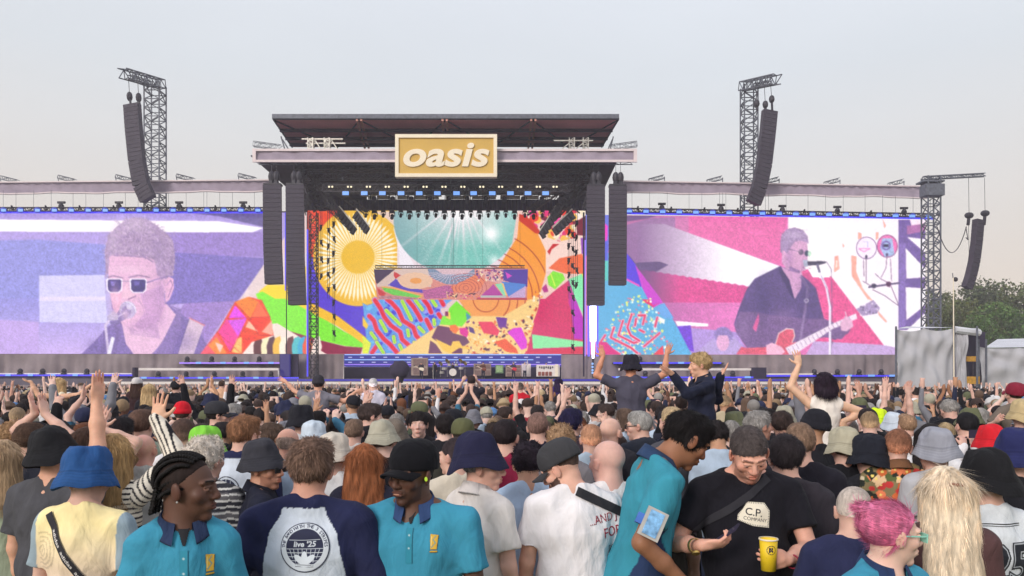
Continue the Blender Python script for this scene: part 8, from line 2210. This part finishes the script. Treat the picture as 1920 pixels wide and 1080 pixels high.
for Y, X in picked[:NIND - 8]:
 px = 960 + X / Y * FPX
 pn = pick([('arms down', .4), ('head left', .19), ('head right', .19), ('head down', .08), ('both up', .025), ('right up', .03), ('left up', .03), ('phone', .035), ('clap', .02)])[0]
 if Y < 4.6 and pn in ('both up', 'right up', 'left up', 'clap', 'phone'): pn = 'arms down'
 sk, bm, s1, s2 = LIB[pn]
 s_ = float(np.clip(rng.normal(.968, .052), .85, 1.07)); wd = rng.uniform(.95, 1.06)
 yaw = rng.normal(0, 24) - math.degrees(math.atan2(X, Y)) * .6
 if rng.random() < .05: yaw += 150
 st, stn, _ = pick(STY); hc, hcn, _ = pick(HAIRC); shc, shn, _ = pick(SHC); skn = pick(SKC)[0]
 if skn in (DARK, BROWN): hc, hcn = (30, 26, 28), 'black'
 hat = None; u = rng.random()
 if u < .17: hat = 'bucket'
 elif u < .27: hat = 'dome'
 elif u < .29: hat = 'beanie'
 lg = rng.random() < .3
 land = min(LAND, key=lambda l: abs(l[0] - px))[1]; dist = [d_ for y0, d_ in DIST if Y >= y0][-1]
 gname = 'jacket' if lg else 't-shirt'
 if hat:
  hcc, hn, _ = pick(HATC); look = '%s %s, %s %s' % (hn, {'bucket': 'bucket hat', 'dome': 'cap', 'beanie': 'beanie'}[hat], shn, gname)
 else: look = '%s %s hair, %s %s' % (stn, hcn, shn, gname)
 if pn not in ('arms down',): look += ', ' + POSES[pn][1]
 lab = look + ', ' + dist + ' ' + land
 words = lab.split()
 if len(words) > 16: lab = look + ', ' + land
 if len(lab.split()) > 16: lab = ' '.join(look.replace(', ', ' and ', 1).split()) + ' ' + land
 if lab in used_labels:
  used_labels[lab] += 1; continue
 used_labels[lab] = 1
 grp = None
 r = empty('person', (X, Y, 0), lab[0].upper() + lab[1:] if False else lab, 'person', 'people standing in the crowd', R(yaw)); r.scale = (s_ * wd, s_ * wd, s_)
 r.rotation_euler = (R(rng.normal(-1, 2.2)), R(rng.normal(0, 2.2)), R(yaw))
 child(r, bm if not (pn == 'arms down' and st in ('short', 'fade', 'buzz') and rng.random() < .3) else BEARD_B, 'body', sc3(np.clip(np.array(skn) + rng.normal(0, 5), 0, 255)))
 jc = np.clip(np.array(shc) + rng.normal(0, 6), 8, 240)
 child(r, s2 if lg else s1, 'jacket' if lg else 't_shirt', sc3(jc)); child(r, TRO, 'trousers', sc3([(44, 48, 66), (34, 34, 38), (120, 112, 96), (70, 80, 110)][rng.integers(4)]))
 if not (hat and st in ('balding', 'buzz')): child(r, hair_get(st if not (hat and st in ('bun', 'curly', 'messy')) else 'short', 0, .6, hat is not None, .009), 'hair', sc3(np.clip(np.array(hc) + rng.normal(0, 6), 8, 255)), sk.H, sk.hc)
 if hat: child(r, hat_get(hat, int(rng.integers(4))), {'bucket': 'bucket_hat', 'dome': 'cap', 'beanie': 'beanie'}[hat], sc3(hcc), sk.H @ rotm(rng.normal(0, 6), rng.normal(-4, 5), rng.normal(0, 4)), sk.hc, rng.uniform(1.0, 1.08))
 if pn == 'phone':
  ry = np.array(Matrix.Rotation(R(yaw), 3, 'Z')); w_ = np.array((X, Y, 0)) + ry @ (np.array((.01, .345, 1.72)) * (s_ * wd, s_ * wd, s_))
  phone('phone held up by person with %s %s' % (look.split(',')[0], land), w_, ry @ np.array((0, 0, 1.)), ry @ np.array((1., 0, 0)), lit=True, grp='phones held up in the crowd')
 placed += 1
print('individuals', placed)
# ---- everyone further back, too many to count: one mesh of small figures
def coarse(sk, hat, h, longh=False, sleeve=False):
 v = Vox(*grid_for([sk.hc + (0, 0, .12), *sk.sh, *sk.el, *sk.wr, *[w_ + d * .15 for w_, d in zip(sk.wr, sk.hd)], (0, 0, .93)], .12, h, h, (np.zeros(3), np.zeros(3))))
 v.ell((0, 0, 1.07), (.17, .13, .2), None, .03, 1); v.ell((0, 0, 1.28), (.18, .125, .19), None, .03, 1); v.cap((-.14, 0, 1.40), (.14, 0, 1.40), .07, .07, .03, 1)
 v.cap(sk.nb, sk.hc, .055, .055, .02, 0); v.ell(sk.hc + (0, .0, -.01), (.078, .095, .118), sk.H, .01, 0)
 if hat == 1: v.ell(sk.hc + sk.H @ np.array((0, -.015, .03)), (.135, .145, .04), sk.H, .01, 2); v.ell(sk.hc + sk.H @ np.array((0, -.015, .07)), (.095, .11, .08), sk.H, .01, 2)
 elif hat == 2: v.ell(sk.hc + sk.H @ np.array((0, -.015, .06)), (.09, .11, .08), sk.H, .01, 2); v.ell(sk.hc + sk.H @ np.array((0, .12, .03)), (.06, .06, .02), sk.H, .01, 2)
 else: v.ell(sk.hc + sk.H @ np.array((0, -.03, .03)), (.09, .1, .1), sk.H, .01, 2)
 if longh: v.ell(sk.hc + np.array((0, -.07, -.1)), (.09, .05, .17), None, .01, 2)
 for i in (0, 1):
  m = sk.sh[i] * .3 + sk.el[i] * .7
  v.cap(sk.sh[i], m, .07, .06, .03, 1); v.cap(m, sk.el[i], .045, .042, .01, 1 if sleeve else 0); v.cap(sk.el[i], sk.wr[i], .042, .034, .01, 1 if sleeve else 0); v.ell(sk.wr[i] + sk.hd[i] * .08, (.04, .035, .085), None, .01, 0)
  for a_ in (-.5, 0, .5): v.cap(sk.wr[i] + sk.hd[i] * .09, sk.wr[i] + sk.hd[i] * .18 + np.cross(sk.hd[i], sk.pn[i]) * a_ * .07, .016, .014, .005, 0)
 v.cut((0, 0, .93), (0, 0, -1.)); return v.mesh()
arms_up = Skel(arms=[D_((-.55, .1, .6), (-.2, .1, 1), 'open'), D_((.5, .1, .7), (.1, .1, 1), 'open')])
P_DEF = [(POSES['arms down'][0], 0, 0, 0), (POSES['head left'][0], 1, 0, 1), (POSES['head right'][0], 2, 0, 0), (POSES['arms down'][0], 0, 1, 0), (arms_up, 0, 0, 0), (POSES['right up'][0], 1, 0, 0), (POSES['left up'][0], 0, 1, 1), (POSES['clap'][0], 2, 0, 0), (POSES['phone'][0], 0, 0, 0), (POSES['head down'][0], 1, 0, 0)]
WTS = np.array([.26, .17, .17, .17, .03, .03, .03, .02, .03, .09]); WTS /= WTS.sum()
Vall, Fall, Call = [], [], []; nv = 0
ridg = [(p[0], p[1]) for p in PEOPLE]
for y0, y1, h, dens in ((RCUT, 19, .026, 3.0), (19, 28, .03, 2.2), (28, 44, .042, 1.4), (44, 71, .055, .9)):
 T = [coarse(sk, hat, h, lh, sl) for sk, hat, lh, sl in P_DEF]
 # jittered grid so that heads do not overlap
 st = 1 / math.sqrt(dens); Y = y0 + .2
 while Y < y1:
  hw_ = Y * .75 + 4; X = -hw_ + rng.uniform(0, st)
  while X < hw_:
   x_, y_ = X + rng.normal(0, st * .18), Y + rng.normal(0, st * .2)
   X += st
   if min(np.hypot(x_ - q_[0], y_ - q_[1]) for q_ in ridg) < .4 or y_ > 71 : continue
   if y_ > 56 and x_ > PX(1672, y_): continue
   if y_ > 48.5 and x_ > PX(1765, y_): continue
   pxx = 960 + x_ / y_ * FPX
   V, F, c = T[rng.choice(10, p=WTS)]
   s_ = rng.normal(.985, .045) if y_ < 30 else rng.normal(.97, .05); a = rng.normal(0, .35); ca, sa = math.cos(a), math.sin(a)
   W = V * s_; W = np.stack([W[:, 0] * ca - W[:, 1] * sa + x_, W[:, 0] * sa + W[:, 1] * ca + y_, W[:, 2]], 1)
   hat = rng.random() < .3
   pal = np.array([lin(pick(SKC)[0]), lin(pick(SHC)[0]), lin((pick(HATC) if hat else pick(HAIRC))[0])]) * rng.uniform(.85, 1.15)
   Vall.append(W); Fall.append(F + nv); Call.append(pal[c]); nv += len(V)
  Y += st
V = np.concatenate(Vall); F = np.concatenate(Fall); C = np.clip(np.concatenate(Call), 0, 1)
print('far crowd', len(Vall), 'verts', len(V))
o = mesh_obj('crowd', V, F, M_CLOTH, smooth=True, cols=np.concatenate([C, np.ones((len(C), 1))], 1)); tag(o, kind='stuff')
# ---- the band, tiny on the deck
def musician(lab, x, feet, Y, pose, hairc, shirtc, yaw=180, hat=None):
 sk, b, s1, s2 = LIB[pose] if isinstance(pose, str) else pose
 r = empty('person', np.array((PX(x, Y), Y, zd_)), lab, 'person', None, R(yaw));
 child(r, b, 'body', sc3(PALE)); child(r, s2, 'jacket', sc3(shirtc)); child(r, TRO, 'trousers', sc3((40, 42, 60))); child(r, hair_get('short', 0, .6, False, .009), 'hair', sc3(hairc), sk.H, sk.hc)
 return r
skg = Skel((0, 10, 0), arms=[('p', (-.06, .22, 1.05), 'grip', (-.8, 0, -.3), (.8, .2, -.2), (0, -1, 0)), ('p', (.42, .25, 1.2), 'grip', (.5, 0, -.8), (.3, .1, .9), (0, -1, 0))])
GT = (skg, me_of('body', body_mesh(skg, {}, .012, .014), M_SKIN), None, me_of('jacket', shirt_mesh(skg, 'long', hf=.016), M_CLOTH))
def guitar(lab, x, Y, mat, flip=1):
 c = np.array((PX(x, Y), Y - .28, zd_ + 1.02)); t = empty('guitar', c, lab, 'guitar'); mb = MB()
 mb.ball(c, (.2, .04, .15), 14, 8); mb.ball(c + (-.16 * flip, 0, -.04), (.17, .04, .18), 14, 8); mb.build('guitar_body', mat, t, True)
 MB().bar(c + (.1 * flip, -.03, .03), c + (.72 * flip, -.03, .32), .028).build('neck', m_cream, t); MB().box(c + (.7 * flip - .06, -.05, .29), c + (.7 * flip + .08, -.01, .40)).build('headstock', m_blk, t)
for lab, x, Y, hc, s_, gl in (('guitarist in dark clothes in front of the left tan amplifiers', 790, 76.5, (120, 112, 110), (50, 46, 60), 'pale guitar played by the guitarist left of the drums'), ('guitarist in a brown jacket right of the drums', 906, 76.2, (90, 70, 60), (96, 66, 60), 'brown bass guitar right of the drums'),
                              ('guitarist with a red guitar beside the green amplifier', 963, 76.0, (80, 60, 50), (60, 60, 80), 'red guitar near the green amplifier')):
 musician(lab, x, 706, Y, GT, hc, s_); guitar(gl, x, Y, {790: m_cream, 906: pm('guitar_brown', (120, 60, 40), .4), 963: pm('guitar_red', (200, 36, 60), .4)}[x], -1)
musician('singer in black at the microphone between the guitarist and the drums', 815, 706, 76, 'arms down', (50, 40, 40), (34, 32, 40))
t = empty('microphone_stand', np.array((PX(812, 75.6), 75.6, zd_)), 'thin microphone stand before the singer in black', 'microphone stand'); MB().bar(np.array((PX(812, 75.6), 75.6, zd_)), np.array((PX(812, 75.6), 75.6, zd_ + 1.5)), .03).build('stand', m_alu, t); MB().ball(np.array((PX(812, 75.6), 75.7, zd_ + 1.55)), .06, 8, 6).build('microphone', m_blk, t)
musician('drummer sitting behind the white bass drum', 849, 700, 78.3, 'both up', (60, 50, 50), (50, 50, 60))
musician('keyboard player in a pale shirt behind the keyboard case', 1024, 700, 79.0, 'arms down', (90, 80, 80), (200, 180, 190))
musician('tall guitarist in white raising an arm in front of the pale cabinet', 984, 700, 76.6, 'left up', (150, 140, 130), (200, 190, 200))
# ------------------------------------------------------------------ thin evening air round the whole place
hz_, ht, hb = new_mat('haze')
ht.nodes.remove(hb)
vp = ht.nodes.new('ShaderNodeVolumePrincipled')
vp.inputs['Color'].default_value = (.93, .90, 1.0, 1); vp.inputs['Density'].default_value = .0011; vp.inputs['Anisotropy'].default_value = .1
ht.links.new(vp.outputs[0], ht.nodes['Material Output'].inputs['Volume'])
hm = MB(); hm.box((-490, -100, -1), (490, 650, 32))
tag(hm.build('haze', hz_), kind='stuff')
